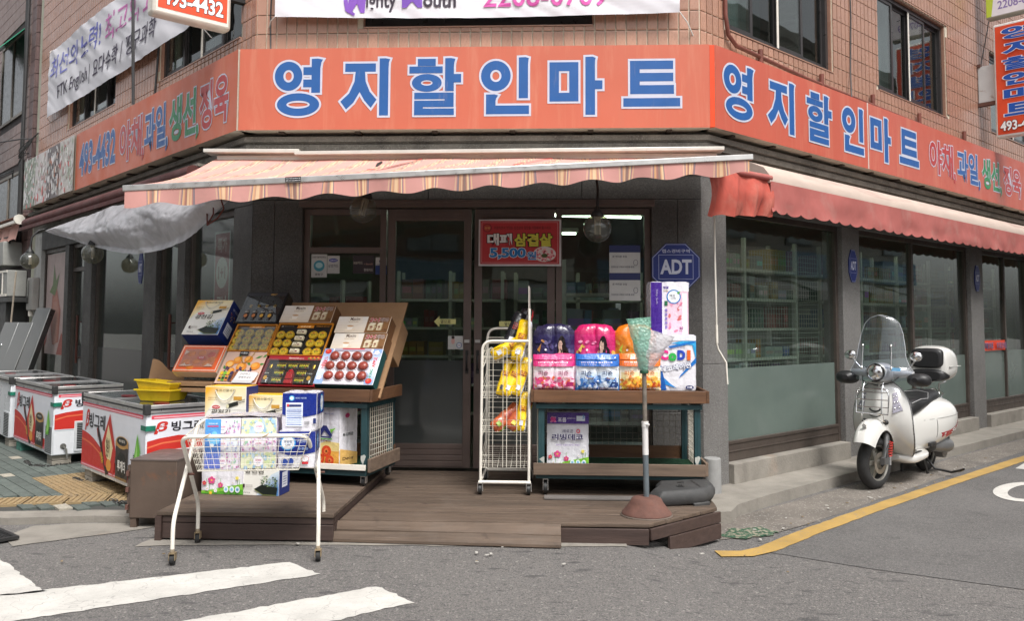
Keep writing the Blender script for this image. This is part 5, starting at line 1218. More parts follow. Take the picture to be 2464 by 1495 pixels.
def stand(lab, Mw, W_, D_, z0, z1, caz, wt=.1, lowboard=None, grp='green wheeled display stands'):
    """front right corner at the origin; x from -W_ to 0, y from 0 to D_"""
    t = thing('display_stand', lab, 'display stand', Mw, grp)
    for x in (-W_ + .04, -.09):
        for y in (.03, D_ - .06):
            m = MB(); m.box(x, x + .05, y, y + .05, z0, z1); m.box(x + .022, x + .028, y - .002, y, z0 + .04, z1 - .04); m.obj('post', GREENM, t, bevel=.003)
    for z in (z0, z1 - .045):
        m = MB(); m.box(-W_ + .02, -.03, 0.012, .04, z - .005, z + .035); m.obj('rail', GREENM, t, bevel=.003)
        m = MB(); m.box(-W_ + .02, -.03, D_ - .04, D_ - .012, z - .005, z + .035); m.obj('rail', GREENM, t)
        for x in (-W_ + .02, -.05): m = MB(); m.box(x, x + .02, .041, D_ - .041, z - .004, z + .034); m.obj('rail', GREENM, t)
    m = MB(); m.box(-W_ + .02, -.03, .02, D_ - .02, z0 + .04, z0 + .055); m.obj('turf_shelf', TURF, t)
    m = MB(); m.box(-W_ + .01, -.01, .01, D_ - .01, z1, z1 + .015); m.obj('top_shelf', WOODT, t)
    m = MB(); m.box(-W_, 0, -.02, .005, z1 + .005, z1 + .005 + wt); m.obj('trim_board', WOODT, t, bevel=.003)
    m = MB(); m.box(.001, .024, -.02, D_, z1 + .005, z1 + .005 + wt); m.obj('trim_board', WOODT, t, bevel=.003)
    m = MB(); m.box(-W_ - .024, -W_ - .001, -.02, D_, z1 + .005, z1 + .005 + wt); m.obj('trim_board', WOODT, t)
    m = MB(); m.box(-.012, .012, -.01, D_, z0 + .03, z0 + .14); m.obj('lower_board', M('grey_worn_board', (.15, .105, .075), rough=.75, nvar=.35, stretch=(1, 5, 12), nscale=2.5, rnd=.15), t, bevel=.003)
    m = MB(); m.box(-W_ + .03, -.03, D_ - .03, D_ - .01, z0 + .06, z0 + .17); m.obj('lower_board', WOODT, t)
    m = MB()
    if lowboard == 'wood': m.box(-W_, -.013, -.022, .003, z0 + .03, z0 + .125); m.obj('lower_board', MATS['grey_worn_board'], t, bevel=.003)
    else: m.box(-W_ + .05, -.03, -.012, .004, z0 + .045, z0 + .09); m.obj('white_angle', WHITE, t, bevel=.002)
    meshpanel(t, Mw, (-W_ + .06, D_ - .02, 0), (-.06, D_ - .02, 0), z0 + .06, z1 - .05, .055, M('dull_mesh_wire', (.22, .2, .16), rough=.6))
    for x in (-.035, -W_ + .03): meshpanel(t, Mw, (x, .09, 0), (x, D_ - .07, 0), z0 + .06, z1 - .05, .045, WIREM)
    for x in (-W_ + .1, -.07):
        for y in (.06, D_ - .08): caster(t, x, y, z0 - .005, caz)
    return t
LS = T(-1.47, 6.97, 0) @ RZ(-11)
ls = stand('left green wheeled stand with pine trim carrying the slanted gift sets', LS, 1.3, .66, .29, .885, .2)
m = MB(); m.box(-1.42, .04, .135, .15, 0, 1.02); m.obj('slanted_board', CARD, ls, LS @ T(0, 0, 1.0) @ RX(-38))
RS = T(1.27, 7.1, 0)
rs = stand('right green wheeled stand with pine trim carrying detergent pouches', RS, 1.41, .78, .27, .885, .13, lowboard='wood')
# ============================================================ PACKAGED GOODS
def carton(nm, lab, cat, Mw, w_, h_, d, cf, cs=None, ct=None, grp=None, mat=None, bev=.003):
    """front face at y=0 looking to -y, x from 0 to w_, z from 0 to h_"""
    cs = cs or cf; ct = ct or cf; m = MB()
    vs = [(x, y, z) for z in (0, h_) for y in (0, d) for x in (0, w_)]
    m.add(vs, [(0, 2, 3, 1), (4, 5, 7, 6), (0, 1, 5, 4), (2, 6, 7, 3), (0, 4, 6, 2), (1, 3, 7, 5)], None, None, [cs, ct, cf, cs, cs, cs])
    return m.obj(nm, mat or PRINT, None, Mw, bevel=bev, label=lab, cat=cat, group=grp)
YL, WH, NB = hx('#f2b62c'), hx('#ecebe4'), hx('#1d2f74')
def laver(lab, Mw, w_=.36, h_=.4, d=.19, seed=1):
    o = carton('gift_box', lab, 'gift box', Mw, w_, h_, d, hx('#eceae2'), NB, YL, 'laver gift boxes')
    rnd = random.Random(seed); a = Art(base=.0022, lay=.0003)
    a.grad(0.004, h_ * .55, w_ - .008, h_ * .44, hx('#ecebe4'), hx('#f3e2ac'), n=8)
    for k in range(10): a.tri([(.004, h_ - .004), (w_ * (.72 - .06 * k), h_ - .004), (w_ * (.3 - .028 * k), h_ * (.8 + .008 * k)), (.004, h_ * (.45 + .045 * k))], tuple(p + (q - p) * (k / 9) for p, q in zip(hx('#f2e6bc'), hx('#f0b030'))), step=False); a.h += .0001
    for k in range(7): a.tri([(w_ * .45 + .01 * k, .004), (w_ * .996, .004), (w_ * .996, h_ * (.5 - .05 * k)), (w_ * .8, h_ * (.42 - .05 * k))], tuple(p + (q - p) * (k / 6) for p, q in zip(hx('#cfdde8'), hx('#5d8cc4'))), step=False); a.h += .0001
    a.text('名品선물세트', w_ * .5, h_ * .925, w_ * .5, h_ * .05, hx('#8a7a5a'), align='c', bold=.006)
    a.text('전통의 맛', w_ * .08, h_ * .77, w_ * .2, h_ * .02, hx('#a07838')); a.text('광천에서 구운 김', w_ * .08, h_ * .73, w_ * .22, h_ * .018, hx('#a07838'))
    a.rect(w_ * .7, h_ * .74, w_ * .2, h_ * .07, hx('#c9973c'))
    a.ell(w_ * .28, h_ * .6, w_ * .095, h_ * .035, hx('#c22a2e')); a.text('소문난', w_ * .28, h_ * .6, w_ * .13, h_ * .03, hx('#ffffff'), align='c', bold=.01)
    a.text('광천김', w_ * .16, h_ * .44, w_ * .46, h_ * .12, hx('#2c2620'), bold=.018, out=(hx('#f4f2ec'), .02), shear=.08)
    a.tri([(w_ * .55, h_ * .66), (w_ * .8, h_ * .72), (w_ * .82, h_ * .65), (w_ * .57, h_ * .58)], hx('#20241e')); a.ell(w_ * .56, h_ * .62, .012, .016, hx('#d8d4b0')); a.line([(w_ * .76, h_ * .7), (w_ * .98, h_ * .76)], .004, hx('#3a3030')); a.line([(w_ * .77, h_ * .67), (w_ * .98, h_ * .72)], .004, hx('#3a3030'))
    a.tri([(w_ * .4, h_ * .13), (w_ * .58, h_ * .22), (w_ * .97, h_ * .17), (w_ * .95, h_ * .03), (w_ * .62, h_ * .02)], hx('#16201a')); a.line([(w_ * .4, h_ * .13), (w_ * .62, h_ * .02), (w_ * .93, h_ * .02)], .005, hx('#7a8448'))
    for i in range(70):
        x, y = rnd.uniform(.55, .93) * w_, (.18 + .2 * rnd.random() ** 1.3) * h_; s = rnd.uniform(.006, .014)
        a.tri([(x, y), (x + s * 1.4, y + s * .3), (x + s * .5, y + s)], rnd.choice([hx('#4c6a40'), hx('#2f4a30'), hx('#6d8a58'), hx('#8aa070'), hx('#1f3324')]), step=False); a.h += .00005
    a.rect(w_ * .13, h_ * .16, w_ * .05, h_ * .07, hx('#402830'))
    for k in range(3): a.rect(w_ * .2, h_ * (.17 + .02 * k), w_ * .17, h_ * .006, hx('#8a8078'))
    a.text('㈜광천김', w_ * .14, h_ * .045, w_ * .17, h_ * .03, hx('#2a2a30'), bold=.008)
    a.build('printed_front', o)
    a = Art((w_, 0, 0), U=(0, 1, 0), N=(1, 0, 0), base=.0022); a.rect(d * .25, h_ * .15, d * .5, h_ * .3, hx('#d8dce8'))
    for k in range(4): a.rect(d * .32, h_ * (.2 + .05 * k), d * .34, h_ * .012, hx('#6a7090'))
    a.text('광천김', d * .5, h_ * .82, d * .6, h_ * .06, hx('#c0c4d8'), align='c', bold=.01)
    for i in range(14): x, y = rnd.uniform(.2, .8) * d, rnd.uniform(.52, .75) * h_; a.ell(x, y, .008, .006, rnd.choice([hx('#a04a50'), hx('#c09a60'), hx('#6a3a50')]), 7, step=False)
    a.build('printed_side', o)
    m = MB(); m.tube([(w_ * (.27 + .46 * k / 12), -.012 - .006 * math.sin(k * .26 * 3.14 / 3.14), h_ * (.93 - .2 * math.sin(math.pi * k / 12) ** .7)) for k in range(13)], .0035, 6)
    m.obj('rope_handle', M('white_cord_handle', (.7, .68, .62), rough=.8), o, smooth=60)
    return o
SF = LS @ T(0, 0, 1.0) @ RX(-38)
laver('laver gift box leaning highest at the left end of the gift display', SF @ T(-1.93, -.08, .475), .37, .4, .2, 1)
# --- tuna sets
def tray(lab, Mw, w_, h_, cats, grp='tinned fish gift sets', d=.09, hd=.045, rim='#d38a2c', face='#141112'):
    o = carton('gift_set', lab, 'gift set', Mw, w_, h_, d, hx(face), hx('#2a1c12'), hx(rim), grp)
    m = MB(); f = .008
    for q in ((0, w_, 0, f), (0, w_, h_ - f, h_), (0, f, f, h_ - f), (w_ - f, w_, f, h_ - f)): m.box(q[0], q[1], -.02, -.001, q[2], q[3])
    m.obj('rim', M('rim' + rim, hx(rim), rough=.35, metal=.2, nvar=.08), o)
    return o
CAN = {}
def cans(o, pos, r_, Mw, label='동원참치'):
    if 'c' not in CAN:
        m = MB(); m.lathe([(1, 0), (1, .62), (.96, .7), (.9, .7), (.88, .64), (.6, .64), (0.001, .64)], 26, None, hx('#c9a227')); CAN['c'] = m.mesh('can', M('gold_tin_print', rough=.3, attr=True, metal=.25, nvar=.05), 40)
        a = Art((0, 0, .64), U=(1, 0, 0), W=(0, 1, 0), N=(0, 0, 1), base=.01, lay=.004); a.ell(0, 0, .86, .86, hx('#d6b42a'), 26); a.ring(0, 0, .84, .84, .76, .76, hx('#8a6a1c')); a.rect(-.7, .12, 1.4, .1, hx('#7a6a28')); a.text('참치', 0, -.05, .95, .5, hx('#4c5a22'), align='c', bold=.03); a.ell(0, .45, .3, .14, hx('#b84a2c')); a.rect(-.4, -.55, .8, .1, hx('#7a6a28'))
        CAN['p'] = a.mesh('lid_print', PRINT)
    for x, z in pos:
        Mx = Mw @ T(x, -.002, z) @ RX(90) @ RZ(random.uniform(-8, 8)) @ Matrix.Diagonal((r_, r_, r_ * .55, 1))
        c = link(bpy.data.objects.new('can', CAN['c']), o, Mx); link(bpy.data.objects.new('printed_lid', CAN['p']), c, Mx)
Mx = SF @ T(-1.455, 0, .348); w_, h_ = .4, .295
o = tray('dark gold-rimmed gift set of twelve yellow tins under clear film', Mx, w_, h_, 0)
cans(o, [(.055 + .097 * i + 0, .045 + .077 * j) for i in range(4) for j in range(3)], .043, Mx)
a = Art(base=.003); a.rect(.01, h_ - .035, w_ - .02, .026, hx('#5a4a3c')); a.rect(.12, h_ - .033, .15, .024, hx('#cf8428')); a.text('참치 선물세트', .15, h_ - .027, .09, .013, hx('#f4e0b0'), bold=.02); a.text('PREMIUM GIFT SET', .29, h_ - .026, .09, .009, hx('#c9b48a')); a.build('printed_header', o)
m = MB(); m.box(.06, w_ - .01, -.026, -.0255, .01, h_ - .04); m.obj('clear_film', M('x', rough=.1) if False else CLEAR, o, Mx)
Mx = SF @ T(-1.045, 0, .308); w_, h_ = .525, .35
o = tray('wide black and orange gift set of yellow tins with a middle row of square tins', Mx, w_, h_, 0)
cans(o, [(.055 + .088 * i, .045 + .09 * j) for i in (0, 1, 3.55, 4.5) for j in range(3)], .041, Mx)
for j in range(4):
    m = MB(); m.cbox(0, 0, 0, .088, .03, .045); q = m.obj('square_tin', M('cream_tin', hx('#d8cfae'), rough=.3), o, Mx @ T(.25, -.016, .045 + .069 * j), bevel=.008)
    a = Art((-.04, -.0155, -.02), base=.002); a.rect(.006, .004, .068, .032, hx('#e8e0c4')); a.text('리챔', .012, .018, .035, .014, hx('#4a3020'), bold=.02); a.rect(.05, .006, .022, .012, hx('#7a3a40')); a.rect(.012, .006, .035, .006, hx('#9a7a50')); a.build('printed_lid', q)
a = Art(base=.003); a.rect(.18, h_ - .042, .16, .032, hx('#cf8428')); a.text('명절선물', .21, h_ - .035, .1, .018, hx('#f4e0b0'), bold=.02); a.text('PREMIUM GIFT SET', .36, h_ - .03, .13, .012, hx('#c98a3a')); a.ell(.035, h_ - .026, .012, .01, hx('#8a8078')); a.text('동원 프리미엄', .055, h_ - .03, .09, .01, hx('#8a8078')); a.build('printed_header', o)
# --- black bottle set
def bottle(par, Mw, x, z, s, lab):
    m = MB(); m.lathe([(.001, 0), (.027, .002), (.029, .02), (.029, .09), (.022, .115), (.011, .14), (.01, .165), (.013, .167), (.013, .182), (.001, .184)], 16); b = m.obj('bottle', M('dark_glass_bottle', (.02, .012, .01), rough=.08, coat=.5), par, Mw @ T(x, -.012, z) @ Matrix.Diagonal((s, s * .8, s, 1)), smooth=40)
    m = MB(); m.lathe([(.0135, .15), (.0137, .184), (.001, .186)], 14); m.obj('gold_cap', M('gold_cap', hx('#c8a03a'), rough=.25, metal=.7), b, smooth=40)
    a = Art((0, 0, 0), base=.0305, lay=.0006); a.rect(-.02, .03, .04, .045, hx('#1c1712')); a.ell(0, .045, .017, .02, hx(lab)); a.text('카놀라유', 0, .088, .042, .013, hx('#d8d0c4'), align='c', bold=.02); a.build('bottle_label', b)
Mx = SF @ T(-1.49, 0, .655); o = tray('glossy black gift set of four dark oil bottles, topmost on the gift display', Mx, .41, .36, 0, 'oil gift sets', .1, rim='#17161a', face='#0d0d10')
for k in range(4): bottle(o, Mx, .085 + .08 * k, .03, 1.0, ['#c8783a', '#c8783a', '#dca63c', '#dca63c'][k])
a = Art(base=.022); a.rect(.01, .315, .39, .035, hx('#26262c'), False); a.ell(.27, .333, .03, .012, hx('#c8a050')); a.ell(.29, .338, .02, .008, hx('#7a5a28')); a.build('printed_header', o)
m = MB(); m.box(.008, .402, -.028, -.0275, .01, .31); m.obj('clear_film', CLEAR, o, Mx)
# --- coffee boxes
def coffee(lab, Mw, w_=.5, h_=.185, d=.13):
    o = carton('coffee_box', lab, 'carton', Mw, w_, h_, d, hx('#ded2c0'), hx('#6b4a30'), hx('#cfc6b8'), 'stick coffee cartons')
    a = Art(base=.0022, lay=.0003); s = w_ * .57
    a.grad(.003, .003, s, h_ - .006, hx('#d9cab6'), hx('#ece6de'), n=6); a.rect(s, .003, w_ - s - .003, h_ - .006, hx('#7d5836'))
    for k in range(6): a.tri([(s * .55, h_ * .4), (s * (.7 + .03 * k), h_ * .62), (s * .8, h_ * .98), (s * .35, h_ * .98), (s * .42, h_ * .62)], tuple(p + (q - p) * k / 5 for p, q in zip(hx('#d9bc94'), hx('#e9dfd0'))), step=False); a.h += .0001
    a.text('Maxim', s * .42, h_ * .74, s * .32, h_ * .19, hx('#4a2c1c'), bold=.012); a.text('WHITE GOLD', s * .38, h_ * .62, s * .33, h_ * .065, hx('#a8824e'), bold=.004)
    a.ell(s * .48, h_ * .17, s * .16, h_ * .07, hx('#e6d8c4')); a.tri([(s * .38, h_ * .4), (s * .6, h_ * .4), (s * .56, h_ * .18), (s * .42, h_ * .18)], hx('#efe6da')); a.ell(s * .49, h_ * .4, s * .11, h_ * .045, hx('#c69a68')); a.ring(s * .63, h_ * .3, .012, .014, .007, .009, hx('#e6dccc')); a.line([(s * .45, h_ * .1), (s * .68, h_ * .2)], .006, hx('#dccab0'))
    a.text('2+1', s + (w_ - s) * .1, h_ * .66, (w_ - s) * .42, h_ * .24, hx('#a8283a'), bold=.03, out=(hx('#efe6e0'), .03), shear=.1); a.text('개더!', s + (w_ - s) * .55, h_ * .66, (w_ - s) * .36, h_ * .24, hx('#54281c'), bold=.03, out=(hx('#efe6e0'), .03), shear=.1)
    for x0, ww in ((.12, .26), (.5, .2)):
        x = s + (w_ - s) * x0; q = (w_ - s) * ww; a.rect(x, h_ * .14, q, h_ * .36, hx('#cdbfa2')); a.tri([(x, h_ * .5), (x + q * .25, h_ * .58), (x + q * 1.2, h_ * .58), (x + q, h_ * .5)], hx('#ded4be')); a.tri([(x + q, h_ * .14), (x + q * 1.2, h_ * .22), (x + q * 1.2, h_ * .58), (x + q, h_ * .5)], hx('#ab9672')); a.ell(x + q * .5, h_ * .34, q * .26, h_ * .06, hx('#7d4a34')); a.rect(x + q * .3, h_ * .2, q * .4, h_ * .05, hx('#a07c50'))
    a.text('+', s + (w_ - s) * .42, h_ * .28, .012, .012, hx('#e8dcc8')); a.text('150', s + (w_ - s) * .8, h_ * .1, (w_ - s) * .16, h_ * .12, hx('#4a3020'), bold=.01)
    a.build('printed_front', o); return o
coffee('white and brown coffee carton lying topmost, left of the other two', SF @ T(-1.07, 0, .68), .505, .195)
coffee('white and brown coffee carton, upper of the two at the right end', SF @ T(-.5, 0, .568), .495, .182)
coffee('white and brown coffee carton, lower of the two at the right end', SF @ T(-.485, 0, .383), .49, .182)
# --- orange fruit box, juice set, special set, apple box
o = carton('fruit_box', 'orange gift box of mandarins with a clear window, lowest at the left', 'fruit box', SF @ T(-1.885, -.03, .11), .435, .285, .09, hx('#e2682c'), hx('#d8c8b4'), hx('#e8d8c0'))
rnd = random.Random(11); a = Art(base=.003, lay=.0004); a.rect(.012, .012, .411, .261, hx('#f0d8c4')); a.rect(.02, .02, .395, .245, hx('#e8622c')); a.rect(.05, .045, .335, .19, hx('#d8774a'))
a.build('printed_front', o); m = MB()
for x, z in ((.12, .19), (.22, .2), (.32, .18), (.1, .1), (.2, .11), (.3, .09), (.16, .05), (.34, .13)):
    m.sphere((x, .0, z), .042, 14, 8, hx('#e07a1c') if rnd.random() < .7 else hx('#d8502c'), (1, .25, .8))
m.obj('mandarins', PRINT, o, smooth=80); o.children[-1]['kind'] = 'stuff'
a = Art(base=.014, lay=.0005)
for p in ([(.055, .05), (.1, .085), (.12, .06), (.19, .07), (.15, .05)], [(.3, .05), (.33, .08), (.38, .06), (.38, .05)], [(.055, .22), (.1, .2), (.06, .17)]): a.tri(p, hx('#f0c8b0'))  # pale triangles paint highlights on the film; the oval and name are print
a.ell(.24, .14, .042, .018, hx('#d83a30')); a.text('서귀포', .24, .14, .05, .018, hx('#ffffff'), align='c'); a.build('film_print_and_glints', o)
m = MB(); m.box(.05, .385, -.02, -.0195, .045, .235); m.obj('clear_film', CLEAR, o)
for k, (w0, zc) in enumerate(((.42, .045), (.4, -.01))):
    m = MB(); m.box(0, .44, -.03, .3, 0, .035); m.obj('cardboard_tray', CARD, None, LS @ T(-1.88 + .01 * k, .0, .985 - .05 * k - .0), bevel=.003, label='flat brown cardboard tray under the orange fruit box, ' + ('upper one' if k == 0 else 'lower one'), cat='cardboard tray', group='flat trays under the fruit box')
o = carton('juice_set', 'juice gift set box printed with oranges, leaves and grapes', 'gift set', SF @ T(-1.44, -.01, .01), .4, .335, .1, hx('#d9b7a4'), hx('#8a2c22'), hx('#c8a890'))
a = Art(base=.003, lay=.0003); w_, h_ = .4, .335
for x, y, l, an in ((.08, .2, .07, .4), (.13, .25, .06, 1.2), (.3, .26, .07, .5), (.35, .2, .06, .1), (.2, .14, .06, -.3), (.05, .14, .05, 2), (.28, .19, .05, 2.5), (.37, .27, .05, .9)): a.tri([(x, y), (x + l * .5 * math.cos(an) - .012 * math.sin(an), y + l * .5 * math.sin(an) + .012 * math.cos(an)), (x + l * math.cos(an), y + l * math.sin(an)), (x + l * .5 * math.cos(an) + .012 * math.sin(an), y + l * .5 * math.sin(an) - .012 * math.cos(an))], hx('#4f8a3c'))
for x, y, r_ in ((.14, .24, .042), (.24, .25, .04), (.33, .18, .045), (.2, .17, .05), (.08, .2, .042), (.12, .13, .03)): a.ell(x, y, r_, r_ * .9, hx('#e08a28'), 20); a.ell(x - r_ * .2, y + r_ * .2, r_ * .6, r_ * .5, hx('#efa848'), 16)
a.ell(.08, .195, .036, .032, hx('#f0a030')); a.ell(.08, .195, .028, .024, hx('#f4c070'))
for i in range(22): a.ell(.04 + rnd.random() * .06 + (.13 if i % 3 == 0 else .22 if i % 3 == 1 else 0), .12 + rnd.random() * .045, .008, .008, rnd.choice([hx('#3a2c58'), hx('#2a2244'), hx('#5a4a78')]), 9, step=False); a.h += .00005
a.rect(.15, .015, .24, .1, hx('#a86a40'))
for i in range(12): a.rect(.15 + .02 * i, .015 + (.01 if i % 2 else 0), .012, .09, hx('#7d4628'), False)
a.h += .0003
for k, c in enumerate(('#d8a828', '#5aa038', '#d88a30', '#3a2c48')): a.rect(.03 + .032 * k, .02, .026, .055, hx(c)); a.ell(.043 + .032 * k, .1, .016, .02, hx(['#e0b82c', '#7cb83c', '#d8b42c', '#3c3058'][k])); a.rect(.033 + .032 * k, .035, .02, .022, hx('#1c1a20'))
a.tri([(.17, .0), (.36, .0), (.4, .1), (.2, .12)], hx('#c8c4c4')); a.tri([(.19, .03), (.38, .03), (.385, .11), (.2, .12)], hx('#ece8e8')); a.text('건강하고', .22, .08, .1, .022, hx('#2a2426'), bold=.006, shear=.2); a.text('행복하세요', .22, .045, .12, .022, hx('#2a2426'), bold=.006, shear=.2)
a.rect(.14, h_ - .05, .085, .045, hx('#1b1718')); a.text('미닛메이드', .15, h_ - .035, .065, .018, hx('#e8e4e0'), bold=.02); a.build('printed_front', o)
m = MB(); m.tube([(.15 + .13 * k / 10, -.012, h_ - .01 - .12 * math.sin(math.pi * k / 10)) for k in range(11)], .003, 6); m.obj('cord_handle', M('gold_cord', hx('#b8923c'), rough=.6), o, smooth=60)
Mx = SF @ T(-1.01, 0, -.005); o = tray('red framed gift set of black luncheon tins and oil bottles', Mx, .51, .305, 0, 'luncheon meat gift sets', .1, rim='#a8242c', face='#17130f')
def spamtin(x, z):
    m = MB(); m.cbox(0, 0, 0, .1, .03, .062); q = m.obj('luncheon_tin', M('black_tin', (.02, .018, .015), rough=.25), o, Mx @ T(x, -.016, z), bevel=.012)
    m = MB(); m.box(-.048, .048, -.0165, -.015, .021, .028); m.obj('gold_edge', MATS['gold_cap'], q, Mx @ T(x, -.016, z))
    a = Art((-.05, -.0155, -.031), base=.0025, lay=.0005); a.text('SPAM', .05, .034, .082, .02, hx('#e8d42c'), align='c', bold=.035); a.rect(.03, .012, .03, .007, hx('#5a8a3c')); a.rect(.06, .01, .02, .01, hx('#a85a40')); a.build('printed_lid', q)
for x in (.155, .262, .365):
    for z in (.045, .118, .192):
        if x == .262 and z < .19: continue
        spamtin(x, z)
m = MB(); m.box(.225, .3, -.03, -.001, .02, .06); m.box(.232, .292, -.04, -.001, .06, .13); m.lathe([(.03, 0), (.028, .012), (.01, .022), (.01, .035), (.001, .036)], 14, T(.262, -.02, .13)); m.obj('red_sauce_pot', M('red_pot', hx('#b81c28'), rough=.3), o, Mx, bevel=.004)
for x in (.05, .45): bottle(o, Mx, x, .02, 1.05, '#dca02c')
a = Art(base=.021); a.rect(.008, .262, .494, .036, hx('#a02028')); a.text('Special', .19, .27, .09, .02, hx('#e8d8d4'), bold=.01, shear=.15); a.text('CHOICE', .285, .272, .05, .011, hx('#e8d8d4'))
for i in range(10): a.ell(.38 + .012 * i, .28 + .008 * math.sin(i * 2), .01, .008, [hx('#5a8a3c'), hx('#d8a02c'), hx('#c8503c')][i % 3], 8, step=False)
a.build('printed_header', o)
m = MB(); m.box(.008, .502, -.045, -.0445, .008, .258); m.obj('clear_film', CLEAR, o, Mx)
Mx = SF @ T(-.515, -.02, .02); o = carton('apple_box', 'sky blue cardboard box of twelve red apples in white padding', 'fruit box', Mx, .535, .365, .1, hx('#e8e4ea'), hx('#1c4a4a'), hx('#e0dce0'))
a = Art(base=.003, lay=.0004)
for k, x0 in enumerate((.004, .451)):
    a.grad(x0, .005, .08, .355, hx('#7d9fd4'), hx('#dfe4ee'), n=9, c2=hx('#6f94d0')); 
a.tri([(.084, .005), (.451, .005), (.43, .06), (.105, .06)], hx('#e4e0e8')); a.text('진상옥골', .03, .15, .028, .13, hx('#b8242c'), bold=.02); a.text('JUHONG', .492, .09, .13, .032, hx('#2c8a44'), align='c', bold=.025, rot=R(90)); a.text('APPLE', .492, .225, .1, .032, hx('#c8322c'), align='c', bold=.025, rot=R(90))
a.text('사과', .042, .2, .05, .09, hx('#c8322c'), align='c', bold=.02)
for x, y in ((.045, .33), (.49, .035)): a.ell(x, y, .028, .026, hx('#c8322c'), 16); a.ell(x - .008, y + .006, .01, .01, hx('#e06a50')); a.tri([(x, y + .022), (x + .02, y + .035), (x + .004, y + .018)], hx('#4c8a3c'))
for x, y in ((.04, .06), (.49, .32)):
    for q in range(5): a.ell(x + .014 * math.cos(q * 1.257), y + .014 * math.sin(q * 1.257), .011, .009, hx('#ece4ec'), 9, step=False)
    a.h += .0004; a.ell(x, y, .005, .005, hx('#c86a80'))
a.rect(.1, .335, .335, .025, hx('#a8a0b0')); a.rect(.17, .35, .2, .012, hx('#b8283c')); a.build('printed_front', o)
m = MB(); m.box(.084, .451, -.004, -.002, .03, .335); m.obj('white_padding', M('white_foam_padding', (.68, .64, .7), rough=.9, bump=.4, bscale=50), o, Mx)
am = MB(); am.sphere((0, 0, 0), 1, 20, 12, None, (1, .8, .93)); AM = M('dark_red_apple', (.23, .03, .025), rough=.35, nvar=.35, nscale=4, stain=((.42, .2, .06), 3, .52, .8, .5), speck=(((.45, .25, .12), 14, .9, .5),), rnd=.2); ame = am.mesh('apple', AM, 80)
cm = MB(); 
for k in range(16):
    a0 = k * math.pi / 8; cm.add([(1.02 * math.cos(a0), -.1, 1.02 * math.sin(a0)), (1.3 * math.cos(a0 + .2), -.05, 1.3 * math.sin(a0 + .2)), (1.02 * math.cos(a0 + .4), -.1, 1.02 * math.sin(a0 + .4))], [(0, 1, 2), (2, 1, 0)])
cme = cm.mesh('paper_frill', M('white_paper_frill', (.7, .68, .7), rough=.8))
for j in range(3):
    for i in range(4):
        x, z = .125 + .1 * i - (.015 if j == 1 else .0) - .01 * j * 0, .075 + .1 * j
        if x > .44: x = .435
        Ma = Mx @ T(x, -.022, z) @ RY(random.uniform(0, 90)) @ Matrix.Diagonal((.043, .035, .043, 1))
        ap = link(bpy.data.objects.new('apple', ame), o, Ma); link(bpy.data.objects.new('paper_frill', cme), ap, Mx @ T(x, -.012, z) @ Matrix.Diagonal((.043, .035, .043, 1)))
# cardboard behind
for x0, x1, z0, z1, y0, y1, lab in ((-.52, .03, .45, .83, .14, .34, 'brown cardboard box at the right end behind the coffee cartons'), (-1.86, -1.48, .6, .93, .16, .3, 'brown cardboard box behind the leaning laver gift box')):
    m = MB(); m.box(0, x1 - x0, 0, y1 - y0, 0, z1 - z0); m.obj('cardboard_box', CARD, None, SF @ T(x0, y0, z0), bevel=.004, label=lab, cat='cardboard box', group='cardboard boxes behind the gift display')
